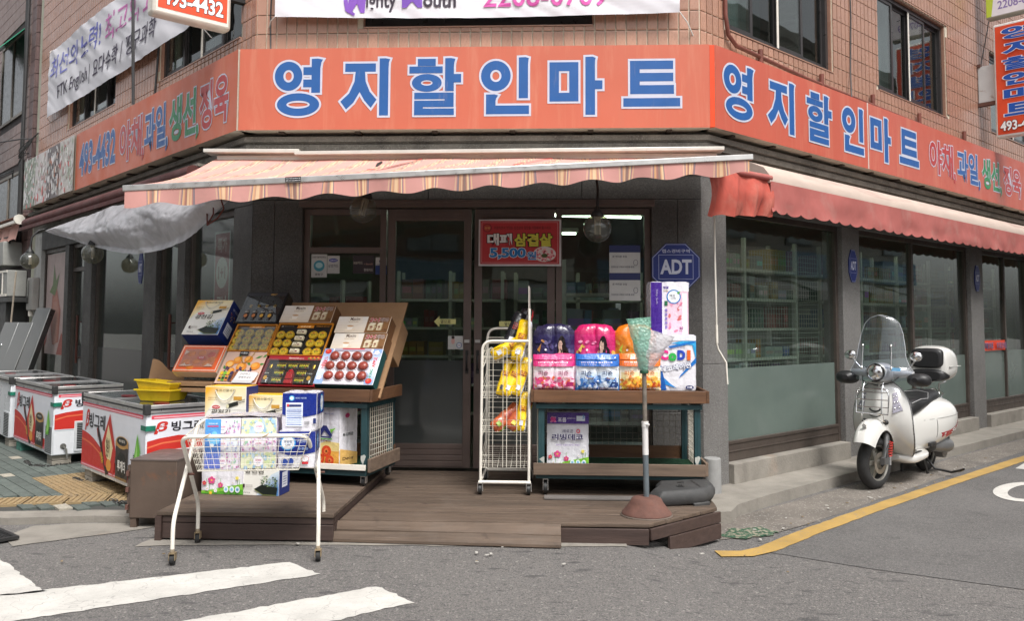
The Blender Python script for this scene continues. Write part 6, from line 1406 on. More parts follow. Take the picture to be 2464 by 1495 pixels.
# --- boxes and packs standing on the platform
FR_ = T(0, 0, 0)
laver('laver gift box standing on the platform, lower one of the stack of two', T(-2.42, 6.62, .2) @ RZ(-6), .335, .385, .2, 2)
laver('laver gift box on top of the stack of two, half behind the blue paper pack', T(-2.4, 6.63, .586) @ RZ(-6), .335, .385, .2, 3)
laver('laver gift box standing on the flowery toilet paper pack', T(-2.7, 6.62, .637) @ RZ(-7), .345, .4, .2, 4)
def rollpack(lab, Mw, w_, h_, d, nx, ny, nz, art, side=None, base='#e6e4ea', top='#e0dee6', grp=None, b=.006, head=None):
    bc, tc_ = hx(base), hx(top); pw, pd = w_ / nx, d / ny
    wf = lambda x: b * (abs(math.sin(math.pi * x / pw)) ** .5 - 1)
    wd = lambda y: b * (abs(math.sin(math.pi * y / pd)) ** .5 - 1)
    per = []; q = 10
    for i in range(nx * q): x = w_ * i / (nx * q); per.append((x, -wf(x)))
    for i in range(ny * q): y = d * i / (ny * q); per.append((w_ + wd(y), y))
    for i in range(nx * q): x = w_ - w_ * i / (nx * q); per.append((x, d + wf(x)))
    for i in range(ny * q): y = d - d * i / (ny * q); per.append((-wd(y), y))
    m = MB(); N = len(per); rows = nz * 5; cx, cy = w_ / 2, d / 2; vs = []
    for j in range(rows + 1):
        v = j / rows; s = 1 - .012 * (1 - abs(math.sin(math.pi * v * nz)) ** .4); 
        if j in (0, rows): s = .955
        for x, y in per: vs.append((cx + (x - cx) * s, cy + (y - cy) * s, h_ * v + (.004 * mnoise.noise(V((x * 30, y * 30, v * 9))) if 0 < j < rows else 0)))
    fs = [(j * N + i, j * N + (i + 1) % N, (j + 1) * N + (i + 1) % N, (j + 1) * N + i) for j in range(rows) for i in range(N)]
    cs = [bc] * len(fs); fs += [tuple(rows * N + i for i in range(N)), tuple(reversed(range(N)))]; cs += [tc_, bc]
    m.add(vs, fs, None, None, cs)
    for i in range(nx):
        for k in range(ny):
            m.lathe([(pw * .42, h_ + .001), (pw * .42, h_ + .004), (pw * .15, h_ + .0045), (pw * .14, h_ - .0)], 16, T(pw * (i + .5), pd * (k + .5), 0), tc_, False)
    o = m.obj('toilet_paper_pack', FILM, None, Mw, smooth=50, label=lab, cat='paper pack', group=grp)
    a = Art(base=.0035, lay=.0004, warp=lambda x, y: .3 * wf(min(w_, max(0, x)))); art(a, w_, h_); a.build('printed_front', o, FILM)
    if side: a = Art((w_, 0, 0), U=(0, 1, 0), N=(1, 0, 0), base=.0035, lay=.0004, warp=lambda x, y: .3 * wd(min(d, max(0, x)))); side(a, d, h_); a.build('printed_side', o, FILM)
    return o
def flowers(a, pts, rnd=random.Random(4)):
    for x, y, r_, c in pts:
        for q in range(5): a.ell(x + r_ * .62 * math.cos(q * 1.257 + .3), y + r_ * .62 * math.sin(q * 1.257 + .3), r_ * .5, r_ * .45, hx(c), 9, step=False)
        a.h += .0004; a.ell(x, y, r_ * .25, r_ * .25, hx('#f0d040'), 8)
def artDeco(a, w, h):
    a.tri([(.004, .006), (w - .004, .006), (w - .004, h * .2), (w * .8, h * .17), (w * .55, h * .14), (w * .3, h * .09), (.004, h * .06)], hx('#86c440')); a.tri([(.004, .004), (w - .004, .004), (w - .004, h * .1), (w * .5, h * .06), (.004, h * .03)], hx('#5fae38'))
    for x in (.12, .2, .85, .9, .45): a.line([(w * x, h * .1), (w * x + .004, h * .28)], .003, hx('#6aa83c'))
    flowers(a, [(w * .25, h * .25, .028, '#e0508c'), (w * .46, h * .17, .02, '#e0508c'), (w * .08, h * .2, .016, '#d83a5a'), (w * .15, h * .1, .016, '#ece8f0'), (w * .35, h * .07, .014, '#ece8f0'), (w * .85, h * .3, .014, '#f0e070'), (w * .75, h * .22, .011, '#ece8f0'), (w * .24, h * .03, .012, '#f0c040')])
    for x in (.6, .735, .87): a.ell(w * x, h * .1, w * .055, h * .055, hx('#eaf2f8'), 16); a.ell(w * x, h * .1, w * .03, h * .03, hx('#8ac4e4'), 10)
    a.text('30', w * .87, h * .1, w * .06, h * .035, hx('#2c6ab0'), align='c', bold=.02)
def artLiving(a, w, h):
    artDeco(a, w, h); a.rect(.003, h * .79, w - .006, h * .2, hx('#4a2a86'))
    for k in range(5): a.rect(.003, h * (.8 + .038 * k), w - .006, h * .004, hx('#6a4aa0'), False)
    a.h += .0004
    a.text('無', w * .08, h * .81, w * .14, h * .11, hx('#e0308a'), bold=.035, out=(hx('#f0e8f4'), .03)); a.text('포름', w * .26, h * .82, w * .2, h * .08, hx('#f0ecf6'), bold=.02); a.text('알데하이드', w * .48, h * .87, w * .2, h * .03, hx('#d8ccec')); a.rect(w * .7, h * .84, w * .2, h * .09, hx('#dce4f0')); a.text('3', w * .84, h * .88, w * .05, h * .07, hx('#3c8ac8'), bold=.03)
    a.text('새로운', w * .36, h * .63, w * .27, h * .06, hx('#3c3460'), bold=.008); a.ring(w * .74, h * .66, .016, .018, .009, .01, hx('#d83a5a'))
    a.text('리빙데코', w * .12, h * .5, w * .74, h * .11, hx('#2c2458'), bold=.035, out=(hx('#f4f2f8'), .03)); a.text('먼지없는 도톰한 3겹 데코 화장지', w * .22, h * .4, w * .55, h * .03, hx('#8a6ab0'), bold=.01)
rollpack('tall roll pack with purple top band and pink flowers, alone on the right lower shelf', T(-.03, 7.28, .325), .355, .47, .25, 3, 2, 5, artLiving)
rollpack('toilet paper pack with meadow flowers standing at the left on the platform', T(-2.72, 6.64, .2) @ RZ(-5), .35, .436, .25, 3, 2, 4, artDeco)
def artNuri(a, w, h):
    a.tri([(w * .35, .004), (w - .003, .004), (w - .003, h * .4), (w * .6, h * .42), (w * .38, h * .36)], hx('#f0d890')); a.tri([(w * .3, .004), (w - .003, .004), (w - .003, h * .26), (w * .5, h * .25)], hx('#eeb050'))
    a.tri([(.003, .003), (w * .5, .003), (w * .4, h * .1), (.003, h * .14)], hx('#23408c')); a.line([(.01, h * .08), (w * .4, h * .05)], .008, hx('#dfe8f4'))
    for x, y, r_ in ((.62, .25, .05), (.45, .12, .042), (.72, .1, .045)): a.ell(w * x, h * y, r_, r_ * .95, hx('#e2502c'), 16); a.ell(w * x, h * y, r_ * .55, r_ * .5, hx('#ee8048'), 12); a.ell(w * x, h * y, r_ * .2, r_ * .2, hx('#7a4a28'), 10)
    a.tri([(w * .35, h * .55), (w * .52, h * .68), (w * .62, h * .68), (w * .8, h * .52), (w * .72, h * .5), (w * .56, h * .6), (w * .45, h * .5)], hx('#2c3470')); a.tri([(w * .25, h * .5), (w * .78, h * .5), (w * .75, h * .475), (w * .28, h * .475)], hx('#2c3470')); a.line([(w * .22, h * .455), (w * .8, h * .46)], .008, hx('#5fae48'))
    a.text('3겹 Deco', w * .34, h * .41, w * .42, h * .04, hx('#6a4030'), bold=.02); a.tri([(w * .72, h * .62), (w * .9, h * .65), (w * .76, h * .56)], hx('#7cc048'))
    a.text('깨끗한나라', w * .55, h * .87, w * .28, h * .025, hx('#3a4a8c')); a.tri([(.004, h * .9), (w * .2, h * .93), (w * .3, h * .8), (.004, h * .78)], hx('#2c4a9c')); a.tri([(w * .08, h * .82), (w * .34, h * .88), (w * .3, h * .79)], hx('#d070a8')); a.tri([(w * .2, h * .93), (w * .3, h * .94), (w * .24, h * .88)], hx('#7cc048'))
def sideNuri(a, w, h): a.ell(w * .4, h * .85, .03, .02, hx('#c83c7a')); a.text('부드러운', w * .15, h * .5, w * .6, h * .06, hx('#26302c'), bold=.02); a.tri([(.004, .004), (w - .004, .004), (w - .004, h * .2), (.004, h * .3)], hx('#f0c070')); a.text('Deco', w * .15, h * .1, w * .6, h * .05, hx('#5a4030'), bold=.02)
rollpack('pack of rolls with orange poppies and a blue letter A on the left lower shelf', T(-2.06, 7.21, .345) @ RZ(-24), .35, .49, .24, 3, 2, 5, artNuri, sideNuri)
def artSilky(a, w, h):
    a.grad(.004, .004, w * .42, h * .985, hx('#3a1c7c'), hx('#4a2a90'), n=2); a.rect(w * .3, .004, w * .22, h - .008, hx('#e4e0ea')); a.rect(w * .42, .004, w * .56, h - .01, hx('#e8c4d4')); a.rect(w * .82, .004, w * .12, h * .78, hx('#eeecf0'))
    a.rect(w * .42, h * .82, w * .57, h * .17, hx('#eae8ee'))
    rnd = random.Random(8)
    for i in range(14): x, y = rnd.uniform(.48, .8), rnd.uniform(.05, .68); a.ell(w * x, h * y, .02, .011, rnd.choice([hx('#e09ab4'), hx('#d8829c'), hx('#f0d4e0'), hx('#c86a6a')]), 9, rot=rnd.uniform(0, 3), step=False); a.h += .00008
    a.ell(w * .6, h * .72, .062, .062, hx('#2c7ac0'), 24); a.ell(w * .6, h * .72, .052, .052, hx('#eef0f4'), 24); a.text('깨끗한', w * .6, h * .74, .075, .022, hx('#2c3440'), align='c', bold=.01); a.text('나라', w * .6, h * .69, .05, .022, hx('#2c3440'), align='c', bold=.01); a.tri([(w * .68, h * .8), (w * .78, h * .83), (w * .72, h * .76)], hx('#5fae48'))
    a.text('Silky Soft', w * .16, h * .72, h * .28, .02, hx('#a89ac8'), align='c', bold=.01, rot=R(-90)); a.text('벚꽃', w * .33, h * .87, w * .14, h * .05, hx('#4a2a90'), bold=.03); a.rect(w * .33, h * .83, w * .13, h * .012, hx('#a8985c')); a.rect(w * .36, h * .55, w * .08, h * .09, hx('#2c6a4a'))
    a.text('30', w * .74, h * .1, w * .1, h * .05, hx('#7a2a70'), bold=.02); a.text('ROLL', w * .74, h * .06, w * .1, h * .02, hx('#7a2a70'))
    for k in range(5): a.rect(w * .37, h * (.12 + .08 * k), w * .06, h * .05, hx('#8a78b8'), False)
rollpack('tall purple and pink cherry blossom pack standing on another pack at the right corner', T(.86, 7.42, 1.445) @ RZ(4), .335, .455, .22, 3, 2, 4, artSilky, base='#e4dfe8')
def artCodi(a, w, h):
    a.tri([(.004, .004), (w * .25, .004), (w * .12, h * .45), (.004, h * .55)], hx('#1f5cae')); a.tri([(.004, h * .15), (w * .5, .02), (w * .35, h * .12), (.004, h * .35)], hx('#2a86d0'))
    a.tri([(w * .35, h * .85), (w - .004, h * .95), (w - .004, h * .55), (w * .9, h * .82)], hx('#35a2dc')); a.tri([(w * .3, h * .8), (w * .98, h * .9), (w * .95, h * .86), (w * .35, h * .76)], hx('#2274c4')); a.tri([(w - .004, h * .5), (w * .55, h * .22), (w * .6, h * .28), (w - .004, h * .6)], hx('#2274c4')); a.rect(.004, h * .9, w - .008, h * .09, hx('#e8eaf0'))
    for x, c, ch in ((.1, '#e0328a', 'C'), (.3, '#34b050', 'o'), (.52, '#2c4ab8', 'D'), (.76, '#ee6a2c', 'I')): a.text(ch, w * x, h * (.55 if ch != 'o' else .53), w * (.2 if ch != 'I' else .09), h * (.18 if ch != 'o' else .15), hx(c), bold=.07)
    a.text('데코레이션', w * .1, h * .37, w * .76, h * .1, hx('#eef0f6'), bold=.03, out=(hx('#24356e'), .05), rot=R(9)); a.text('먼지 없는 화장지', w * .2, h * .76, w * .5, h * .025, hx('#6a5a90'), bold=.01)
    a.ell(w * .82, h * .06, w * .1, h * .035, hx('#26326e')); a.text('30롤', w * .82, h * .06, w * .13, h * .04, hx('#f0f0f6'), align='c', bold=.02)
rollpack('white and blue roll pack with big rainbow letters at the right stand end', T(.88, 7.2, .985) @ RZ(2), .335, .46, .24, 3, 2, 4, artCodi)
# --- detergent pouches
def pouch(nm, lab, Mw, w_, h_, d, cols, art, grp, seed=1, zip_=None, shoulder=False, mat=None):
    rnd = random.Random(seed); sd = rnd.uniform(0, 50)
    def prof(u, v):
        e = max(0, 1 - (2 * u - 1) ** 4) * (max(0, 1 - (2 * v - 1) ** 6)) ** .6
        if zip_ and v > zip_: e *= max(.12, 1 - (v - zip_) / (1 - zip_) * 1.1)
        c = 1 + .25 * mnoise.noise(V((u * 3 + sd, v * 3, 0))) + .16 * mnoise.noise(V((u * 9 + sd, v * 7, 3))) + (.12 * mnoise.noise(V((u * 22 + sd, v * 10, 8))) if shoulder else 0)
        mid = 1 - .35 * math.exp(-((u - .5) / .035) ** 2) * (1 if v < (zip_ or 1) else 0)
        return d * .5 * e * c * mid
    sh = (lambda v: 1 - (.22 * max(0, (v - .8) / .2) ** 2)) if shoulder else (lambda v: 1)
    def F(u, v, s): 
        x = w_ * (.5 + (u - .5) * sh(v)) + .004 * mnoise.noise(V((v * 8, sd, s))); return V((x, s * prof(u, v), h_ * v + (.012 * mnoise.noise(V((u * 4, sd, 5))) * v) - (.02 * (2 * u - 1) ** 2 if shoulder and v > .9 else 0)))
    m = MB(); cf = lambda u, v: cols[min(len(cols) - 1, int(v * len(cols)))]
    m.grid(lambda u, v: F(u, v, -1), 34, 30, colfn=cf); m.grid(lambda u, v: F(1 - u, v, 1), 16, 16, colfn=cf)
    o = m.obj(nm, mat or FILM, None, Mw, smooth=80, label=lab, cat='detergent pouch', group=grp)
    a = Art(base=.007, lay=.0004, warp=lambda x, y: prof(min(1, max(0, x / w_)), min(1, max(0, y / h_)))); art(a, w_, h_); a.build('printed_front', o, FILM)
    return o
def petals(a, w, h, cols, n, y1, seed):
    rnd = random.Random(seed)
    for i in range(n):
        x, y = rnd.uniform(.05, .95) * w, rnd.uniform(.03, y1) * h; r_ = rnd.uniform(.01, .03)
        a.ell(x, y, r_, r_ * .6, rnd.choice(cols), 9, rot=rnd.uniform(0, 3), step=False); a.h += .00005
def twin(band, light, dark, pet, nm_, txtc):
    def f(a, w, h):
        for x0 in (.03, .51):
            a.tri([(w * x0, h * .05), (w * (x0 + .46), h * .05), (w * (x0 + .455), h * .55), (w * (x0 + .36), h * .7), (w * (x0 + .08), h * .7), (w * x0, h * .55)], hx(light))
        petals(a, w, h, [hx(c) for c in pet], 70, .36, nm_)
        for x0 in (.12, .6):
            a.text('피죤', w * x0, h * .41, w * .25, h * .13, hx(txtc), bold=.012); a.text('Premium', w * (x0 + .1), h * .31, w * .18, h * .07, hx('#b89060'), bold=.0, shear=.3)
        a.rect(w * .03, h * .84, w * .94, h * .14, hx(band)); a.text('피죤', w * .14, h * .88, w * .1, h * .055, hx('#f4f0f4'), bold=.015); a.ell(w * .5, h * .91, w * .07, h * .018, hx(dark)); a.rect(w * .8, h * .88, w * .06, h * .06, hx('#eceaf0')); a.rect(w * .88, h * .88, w * .06, h * .06, hx('#eceaf0'))
        a.rect(w * .02, h * .66, w * .96, h * .15, hx(band)); a.text('풍부한 향기 꽃잎으로 새롭게 피어나는 향', w * .12, h * .745, w * .72, h * .04, hx('#f0dce4'), bold=.01); a.text('더 향기롭고 강력해진 섬유유연제', w * .12, h * .685, w * .66, h * .035, hx('#f0dce4'), bold=.01)
        a.text('2100+2100ml', w * .5, h * .035, w * .46, h * .065, hx('#f4e8ec'), bold=.01); a.tri([(w * .78, h * .12), (w * .97, h * .12), (w * .97, h * .22), (w * .82, h * .25)], hx(dark))
        for k in range(4): a.ring(w * (.2 + .075 * k), h * .065, w * .024, h * .025, w * .017, h * .017, hx('#f4e8ec'), 10)
    return f
pouch('detergent_pouch', 'pink twin softener pouch, first of the front row beside the snack rack', T(-.145, 7.17, .985), .345, .3, .1, [hx('#e2488a'), hx('#eea0c0'), hx('#f0d4e0'), hx('#f4e8ee'), hx('#e2488a'), hx('#d8307a')], twin('#d8307c', '#f4eaf0', '#a01c58', ['#e0508c', '#f0a0bc', '#d83a6a', '#f4d0e0', '#e87a50'], 1, '#9a4a6a'), 'twin softener pouches in the front row', 1, .72)
pouch('detergent_pouch', 'blue twin softener pouch in the middle of the front row', T(.208, 7.16, .985), .36, .305, .1, [hx('#4a86cc'), hx('#9cc0e4'), hx('#d4e2f0'), hx('#e8eef6'), hx('#2c78c8'), hx('#1e62b8')], twin('#1f66bc', '#e6eef6', '#1a3a78', ['#4a86cc', '#8ab0e0', '#c0d4ee', '#2c5aa8', '#dfe8f4'], 2, '#3a4a70'), 'twin softener pouches in the front row', 2, .72)
pouch('detergent_pouch', 'orange twin softener pouch at the right of the front row', T(.565, 7.17, .985), .345, .31, .1, [hx('#ee8a2c'), hx('#f0c060'), hx('#f4dca8'), hx('#f6ecd8'), hx('#ee7a24'), hx('#ea6c1c')], twin('#ec7224', '#f6eee0', '#b8461c', ['#f0b83c', '#f0d060', '#ee9a3c', '#f4e0a0', '#e87a30'], 3, '#c87a4a'), 'twin softener pouches in the front row', 3, .72)
def shf(c1, c2, body, badge, hairx, seed):
    def f(a, w, h):
        petals(a, w, h, [hx(c) for c in body], 50, .75, seed)
        a.ell(w * .68, h * .62, w * .1, h * .2, hx('#1c1416'), 16); a.tri([(w * .62, h * .35), (w * .86, h * .25), (w * .84, h * .6), (w * .72, h * .7)], hx('#241a1c')); a.ell(w * .65, h * .66, w * .052, h * .085, hx('#d8b4a4'), 14); a.tri([(w * .62, h * .6), (w * .69, h * .58), (w * .74, h * .42), (w * .56, h * .42)], hx('#d0a898')); a.rect(w * .635, h * .655, w * .012, h * .008, hx('#2a1c1c')); a.rect(w * .67, h * .655, w * .012, h * .008, hx('#2a1c1c')); a.rect(w * .645, h * .615, w * .02, h * .008, hx('#b04a50'))
        a.tri([(w * .1, h * .05), (w * .42, h * .05), (w * .4, h * .32), (w * .08, h * .34)], hx(c2)); a.text('샤프란', w * .08, h * .32, w * .38, h * .13, hx('#20204a'), bold=.035, out=(hx('#e4e0ee'), .02), shear=.15); a.rect(w * .12, h * .2, w * .26, h * .02, hx('#6a6490'))
        a.ell(w * .68, h * .22, w * .19, h * .17, hx(badge), 18); a.text('꽃담은', w * .66, h * .24, w * .16, h * .06, hx('#d8e060'), align='c', bold=.01); a.ell(w * .83, h * .3, w * .06, h * .06, hx('#e8d840'), 14); a.text('無', w * .83, h * .3, w * .06, h * .07, hx('#3a3430'), align='c', bold=.03)
        a.text('2000 ml', w * .55, h * .04, w * .22, h * .05, hx('#26262c'), bold=.01); a.ell(w * .3, h * .6, .009, .009, hx('#eeeaf0'), 10); a.tri([(w * .1, h * .6), (w * .2, h * .7), (w * .16, h * .56)], hx(c1))
    return f
G2 = 'shouldered softener pouches in the back row'
pouch('detergent_pouch', 'dark purple shouldered softener pouch in clear wrap, back row', T(-.15, 7.36, .985), .36, .55, .11, [hx('#6a6490'), hx('#8a86ac'), hx('#5c5684'), hx('#3c3664'), hx('#2a2450'), hx('#221c40')], shf('#d89a50', '#c8c4dc', ['#5a5488', '#3a3468', '#8a84b0', '#c08a50', '#7a74a0'], '#3c8a70', 0, 4), G2, 4, shoulder=True)
pouch('detergent_pouch', 'magenta shouldered softener pouch in clear wrap, back row', T(.2, 7.36, .985), .36, .55, .11, [hx('#e8b070'), hx('#e07aa4'), hx('#d84888'), hx('#d0387c'), hx('#c82c70'), hx('#c02060')], shf('#e8d060', '#f0d8b0', ['#d84888', '#e880ac', '#f0c060', '#c82c70', '#f0b0c8'], '#6a8cc8', 0, 5), G2, 5, shoulder=True)
pouch('detergent_pouch', 'amber shouldered softener pouch in clear wrap, partly behind the plastic bag on the pole', T(.545, 7.36, .985), .34, .55, .11, [hx('#d8c050'), hx('#dca848'), hx('#d8983c'), hx('#d08830'), hx('#d87c24'), hx('#e07418')], shf('#b8c848', '#ecdc90', ['#d8983c', '#e0b850', '#c87a2c', '#8aa040', '#e8d070'], '#e07090', 0, 6), G2, 6, shoulder=True)
# ============================================================ CHEST FREEZERS
FWHT = M('freezer_white_enamel', (.72, .74, .77), rough=.3, nvar=.05, nscale=2, stain=((.4, .38, .34), 3, .62, .85, .35))
GREYP = M('grey_freezer_lip', (.3, .3, .3), rough=.45, nvar=.15)
def ice_art(a, L, full=True):
    """a: art on the long face, x 0..L, z 0..0.64"""
    RDc = hx('#c8322a')
    a.grad(.0, .03, L, .57, hx('#d4d8e2'), hx('#e6e8ee'), n=6)
    pts = [(0, .06)] + [(L * .83 * t_, .06 + .0 * t_) for t_ in (.99,)] + [(L * .83, .1)] + [(L * .83 * (1 - t_), .14 + .2 * (1 / (1 + math.exp(-(t_ - .62) * 9))) + .02 * t_) for t_ in [i / 12 for i in range(13)]]
    a.tri(pts, RDc); a.line([(L * .83 * (1 - t_), .11 + .17 * (1 / (1 + math.exp(-(t_ - .62) * 9)))) for t_ in [i / 12 for i in range(4, 13)]], .018, hx('#e0704c'))
    for z in (.585, .035): a.rect(.0, z, L * (.97 if z > .3 else .83), .032, hx('#d8485a')); a.rect(.02, z + .007, L * (.95 if z > .3 else .8), .012, hx('#ecb8c0'))
    a.text('β', .09, .36, .09, .2, RDc, bold=.03, shear=.25); a.text('빙그레', .2, .4, .46, .135, hx('#26262c'), bold=.022, shear=.04)
    x = L * .38; a.af = (x + .3, .3, 1.62, 1.06)
    a.tri([(x, .4), (x + .03, .42), (x + .22, .06), (x + .17, .04)], hx('#2c1c1c')); a.tri([(x, .4), (x + .02, .41), (x + .03, .3)], hx('#8a2420')); a.text('떠먹는', x + .1, .17, .09, .045, hx('#d8b83c'), align='c', bold=.03, rot=R(-62))
    a.tri([(x + .22, .55), (x + .33, .25), (x + .3, .06), (x + .15, .12), (x + .1, .3)], hx('#c23028')); a.tri([(x + .2, .46), (x + .28, .28), (x + .24, .14), (x + .17, .2), (x + .15, .3)], hx('#e8d8a8')); a.text('참붕어', x + .2, .27, .06, .16, hx('#4a3418'), align='c', bold=.03); a.ell(x + .22, .13, .04, .05, hx('#e09a3c'), 14)
    a.rect(x + .33, .05, .19, .3, hx('#3c3432')); a.ell(x + .425, .345, .098, .05, hx('#c49a5c'), 22); a.rect(x + .327, .31, .196, .04, hx('#b88a4c')); a.ell(x + .425, .355, .078, .034, hx('#26221f'), 20); a.text('투게더', x + .425, .357, .09, .025, hx('#d8d0c0'), align='c', bold=.02); a.ell(x + .425, .17, .075, .1, hx('#1a1614'), 18); a.text('투게더', x + .425, .16, .12, .09, hx('#ece8e0'), align='c', bold=.03); a.rect(x + .335, .05, .18, .02, hx('#8a6a40'))
    a.af = (0, 0, 1, 1)
    a.tri([(L * .86, .2), (L * .91, .46), (L * .955, .32), (L * .93, .2)], hx('#6cb83c')); a.tri([(L * .88, .22), (L * .91, .4), (L * .92, .24)], hx('#a4d878'))
def freezer(lab, px, py, L, vent_end=True, logo=True, seed=0):
    Mx = T(px, py, 0) @ RZ(-45); t = thing('chest_freezer', lab, 'freezer', Mx, 'ice cream chest freezers on the left pavement')
    m = MB(); m.box(-L, 0, 0, .66, .16, .80); m.obj('body', FWHT, t, bevel=.012)
    m = MB(); m.box(-L - .012, .012, -.012, .0, .80, .865); m.box(-L - .012, .012, .66, .672, .8, .865); m.box(.0, .012, .0, .66, .8, .865); m.box(-L - .012, -L, 0, .66, .8, .865); m.obj('rim', SILV, t, bevel=.003)
    m = MB(); m.box(-L - .014, .014, -.0145, -.0125, .822, .836); m.box(.0125, .0145, -.012, .67, .822, .836); m.obj('rubber_band', BLACKP, t)
    m = MB()
    for x in (-.03, -L + .01): m.box(x - .012, x + .048 if x > -.1 else x + .03, -.018, .03, .788, .872)
    m.obj('corner_cap', M('black_corner_cap', (.03, .03, .03), rough=.5), t, bevel=.006)
    for k, (a_, b_, z) in enumerate(((-L, -L / 2 + .04, .856), (-L / 2 - .02, 0, .848))):
        m = MB(); m.box(a_ + .01, b_ - .01, .02, .64, z, z + .006); g = m.obj('sliding_lid', M('dark_lid_glass', (.035, .038, .04), rough=.06, nvar=.2), t)
        m = MB(); m.box(a_ + .01, b_ - .01, .012, .02, z - .004, z + .012); m.box(a_ + .01, b_ - .01, .64, .648, z - .004, z + .012); m.box(b_ - .03, b_ - .008, .02, .64, z - .002, z + .012); m.obj('lid_frame', GREYP, g)
        m = MB(); m.lathe([(.1, 0), (.1, .006), (.001, .008)], 24, T((a_ + b_) / 2 + .2, .2, z + .006) @ Matrix.Diagonal((1, .6, 1, 1))); m.obj('red_handle_dish', M('dark_red_plastic', (.16, .01, .012), rough=.4), g, smooth=40)
    if logo:
        a = Art((-L + .01, 0, .165), base=.003, lay=.0004); ice_art(a, L - .02); a.build('printed_front', t)
        # end face print
        a = Art((0, .01, .165), U=(0, 1, 0), N=(1, 0, 0), base=.003, lay=.0004); a.grad(0, .25, .64, .35, hx('#d4d8e2'), hx('#e6e8ee'), n=4)
        a.tri([(0, .26), (.64, .26), (.64, .37), (.45, .43), (.25, .445), (.1, .43), (0, .41)], hx('#c8322a')); a.line([(0, .36), (.12, .39), (.3, .4), (.5, .385)], .014, hx('#e0704c'))
        a.rect(.03, .585, .6, .03, hx('#d8485a')); a.rect(.05, .592, .56, .01, hx('#ecb8c0')); a.text('β', .05, .465, .09, .1, hx('#c8322a'), bold=.035, shear=.35); a.text('빙그레', .19, .48, .27, .08, hx('#26262c'), bold=.025)
        a.tri([(.46, .43), (.5, .48), (.6, .42), (.57, .37)], hx('#3a2018')); a.tri([(.5, .47), (.62, .58), (.64, .56), (.64, .42), (.58, .42)], hx('#8a2c20')); a.rect(.54, .45, .07, .04, hx('#c8a050'))
        a.build('printed_end', t)
    # vents
    m = MB(); m.box(-.27, -.01, -.006, .0, .165, .46); v = m.obj('vent_cover', M('pale_grey_plastic', (.6, .62, .64), rough=.4), t)
    m = MB()
    for i in range(7):
        for j in range(15): m.box(-.255 + .034 * i, -.232 + .034 * i, -.008, -.0062, .18 + .018 * j, .191 + .018 * j)
    m.obj('vent_slots', BLACKP, v, kind='stuff')
    m = MB(); m.box(.0, .01, .2, .63, .19, .5); v = m.obj('vent_cover', MATS['pale_grey_plastic'], t, bevel=.003)
    m = MB()
    for i in range(4):
        for j in range(15): m.box(.0102, .0122, .225 + .098 * i, .312 + .098 * i, .215 + .018 * j, .228 + .018 * j)
    m.obj('vent_slots', BLACKP, v, kind='stuff')
    m = MB(); m.lathe([(.03, 0), (.03, .004), (.001, .005)], 16, T(.0, .1, .25) @ RY(90)); m.tube([(.005, .1, .25), (.04, .12, .22), (.05, .13, .13)], .01, 6); m.obj('drain_hose', M('grey_hose', (.12, .12, .11), rough=.5), t, smooth=50)
    m = MB(); m.box(-.1, .004, -.008, -.004, .66, .7); m.box(.001, .016, -.008, .07, .66, .7); m.obj('green_tape', M('green_tape', (.01, .16, .1), rough=.4, nvar=.3, nscale=30), t)
    return t
freezer('nearest white ice cream freezer, with two yellow crates on its lid', -3.24, 6.78, 1.66)
freezer('middle white ice cream freezer with red wave and large end vent', -5.08, 8.6, 1.6)
freezer('farthest freezer, plain white end, cut off by the photo edge', -6.34, 9.84, 1.6, logo=False)
BLK = M('weathered_concrete_block', (.3, .275, .23), rough=.95, nvar=.25, nscale=6, bump=.7, bscale=40, stain=((.12, .11, .1), 5, .52, .75, .6))
BLKG = M('green_painted_block', (.06, .19, .15), rough=.9, nvar=.3, bump=.5, bscale=40)
for k, (px, py, L) in enumerate(((-3.24, 6.78, 1.66), (-5.08, 8.6, 1.6), (-6.34, 9.84, 1.6))):
    nmz = ('nearest', 'middle', 'farthest')[k]
    for j, (x, y) in enumerate(((-.13, .1), (-L + .18, .1), (-.13, .52), (-L + .18, .52))):
        where = ('near front corner', 'far front corner', 'near back corner', 'far back corner')[j]
        for q in range(2):
            if j == 0 and q == 1 and k == 0: pass
            m = MB(); m.box(x - .1, x + .1, y - .09, y + .09, .052 + .054 * q, .104 + .055 * q)
            m.obj('concrete_block', BLKG if (k == 1 and j == 1) else BLK, None, T(px, py, 0) @ RZ(-45), bevel=.006, label=('upper' if q else 'lower') + ' concrete block under the %s of the %s freezer' % (where, nmz), cat='concrete block', group='concrete blocks under the freezers')
# chains
def chain(pts, lab, n=26):
    m = MB(); rnd = random.Random(n)
    for i in range(n):
        t_ = i / (n - 1) * (len(pts) - 1); k = min(len(pts) - 2, int(t_)); p = V(pts[k]).lerp(V(pts[k + 1]), t_ - k)
        Mx = Matrix.Translation(p + V((rnd.uniform(-.01, .01), rnd.uniform(-.01, .01), rnd.uniform(0, .012)))) @ RZ(rnd.uniform(0, 180)) @ RX(90 * (i % 2) + rnd.uniform(-25, 25))
        m.M = Mx; m.tube([(.021 * math.cos(a), .012 * math.sin(a), 0) for a in [j * math.pi / 4 for j in range(8)]], .0042, 5, closed=True)
    m.M = None; m.obj('chain', M('dark_steel_chain', (.07, .068, .065), rough=.5, metal=.6), None, None, smooth=60, label=lab, cat='chain')
chain([(-3.62, 7.0, .06), (-3.5, 6.9, .06), (-3.38, 6.83, .085), (-3.3, 6.86, .06), (-3.24, 6.9, .06)], 'dark chain lying around the block under the near corner of the nearest freezer', 30)
chain([(-4.45, 7.9, .06), (-4.35, 7.84, .06), (-4.15, 7.8, .06), (-4.05, 7.78, .08), (-3.98, 7.8, .07), (-4.08, 7.86, .1), (-4.0, 7.75, .06)], 'heap of dark chain on the pavers beneath the nearest freezer', 46)
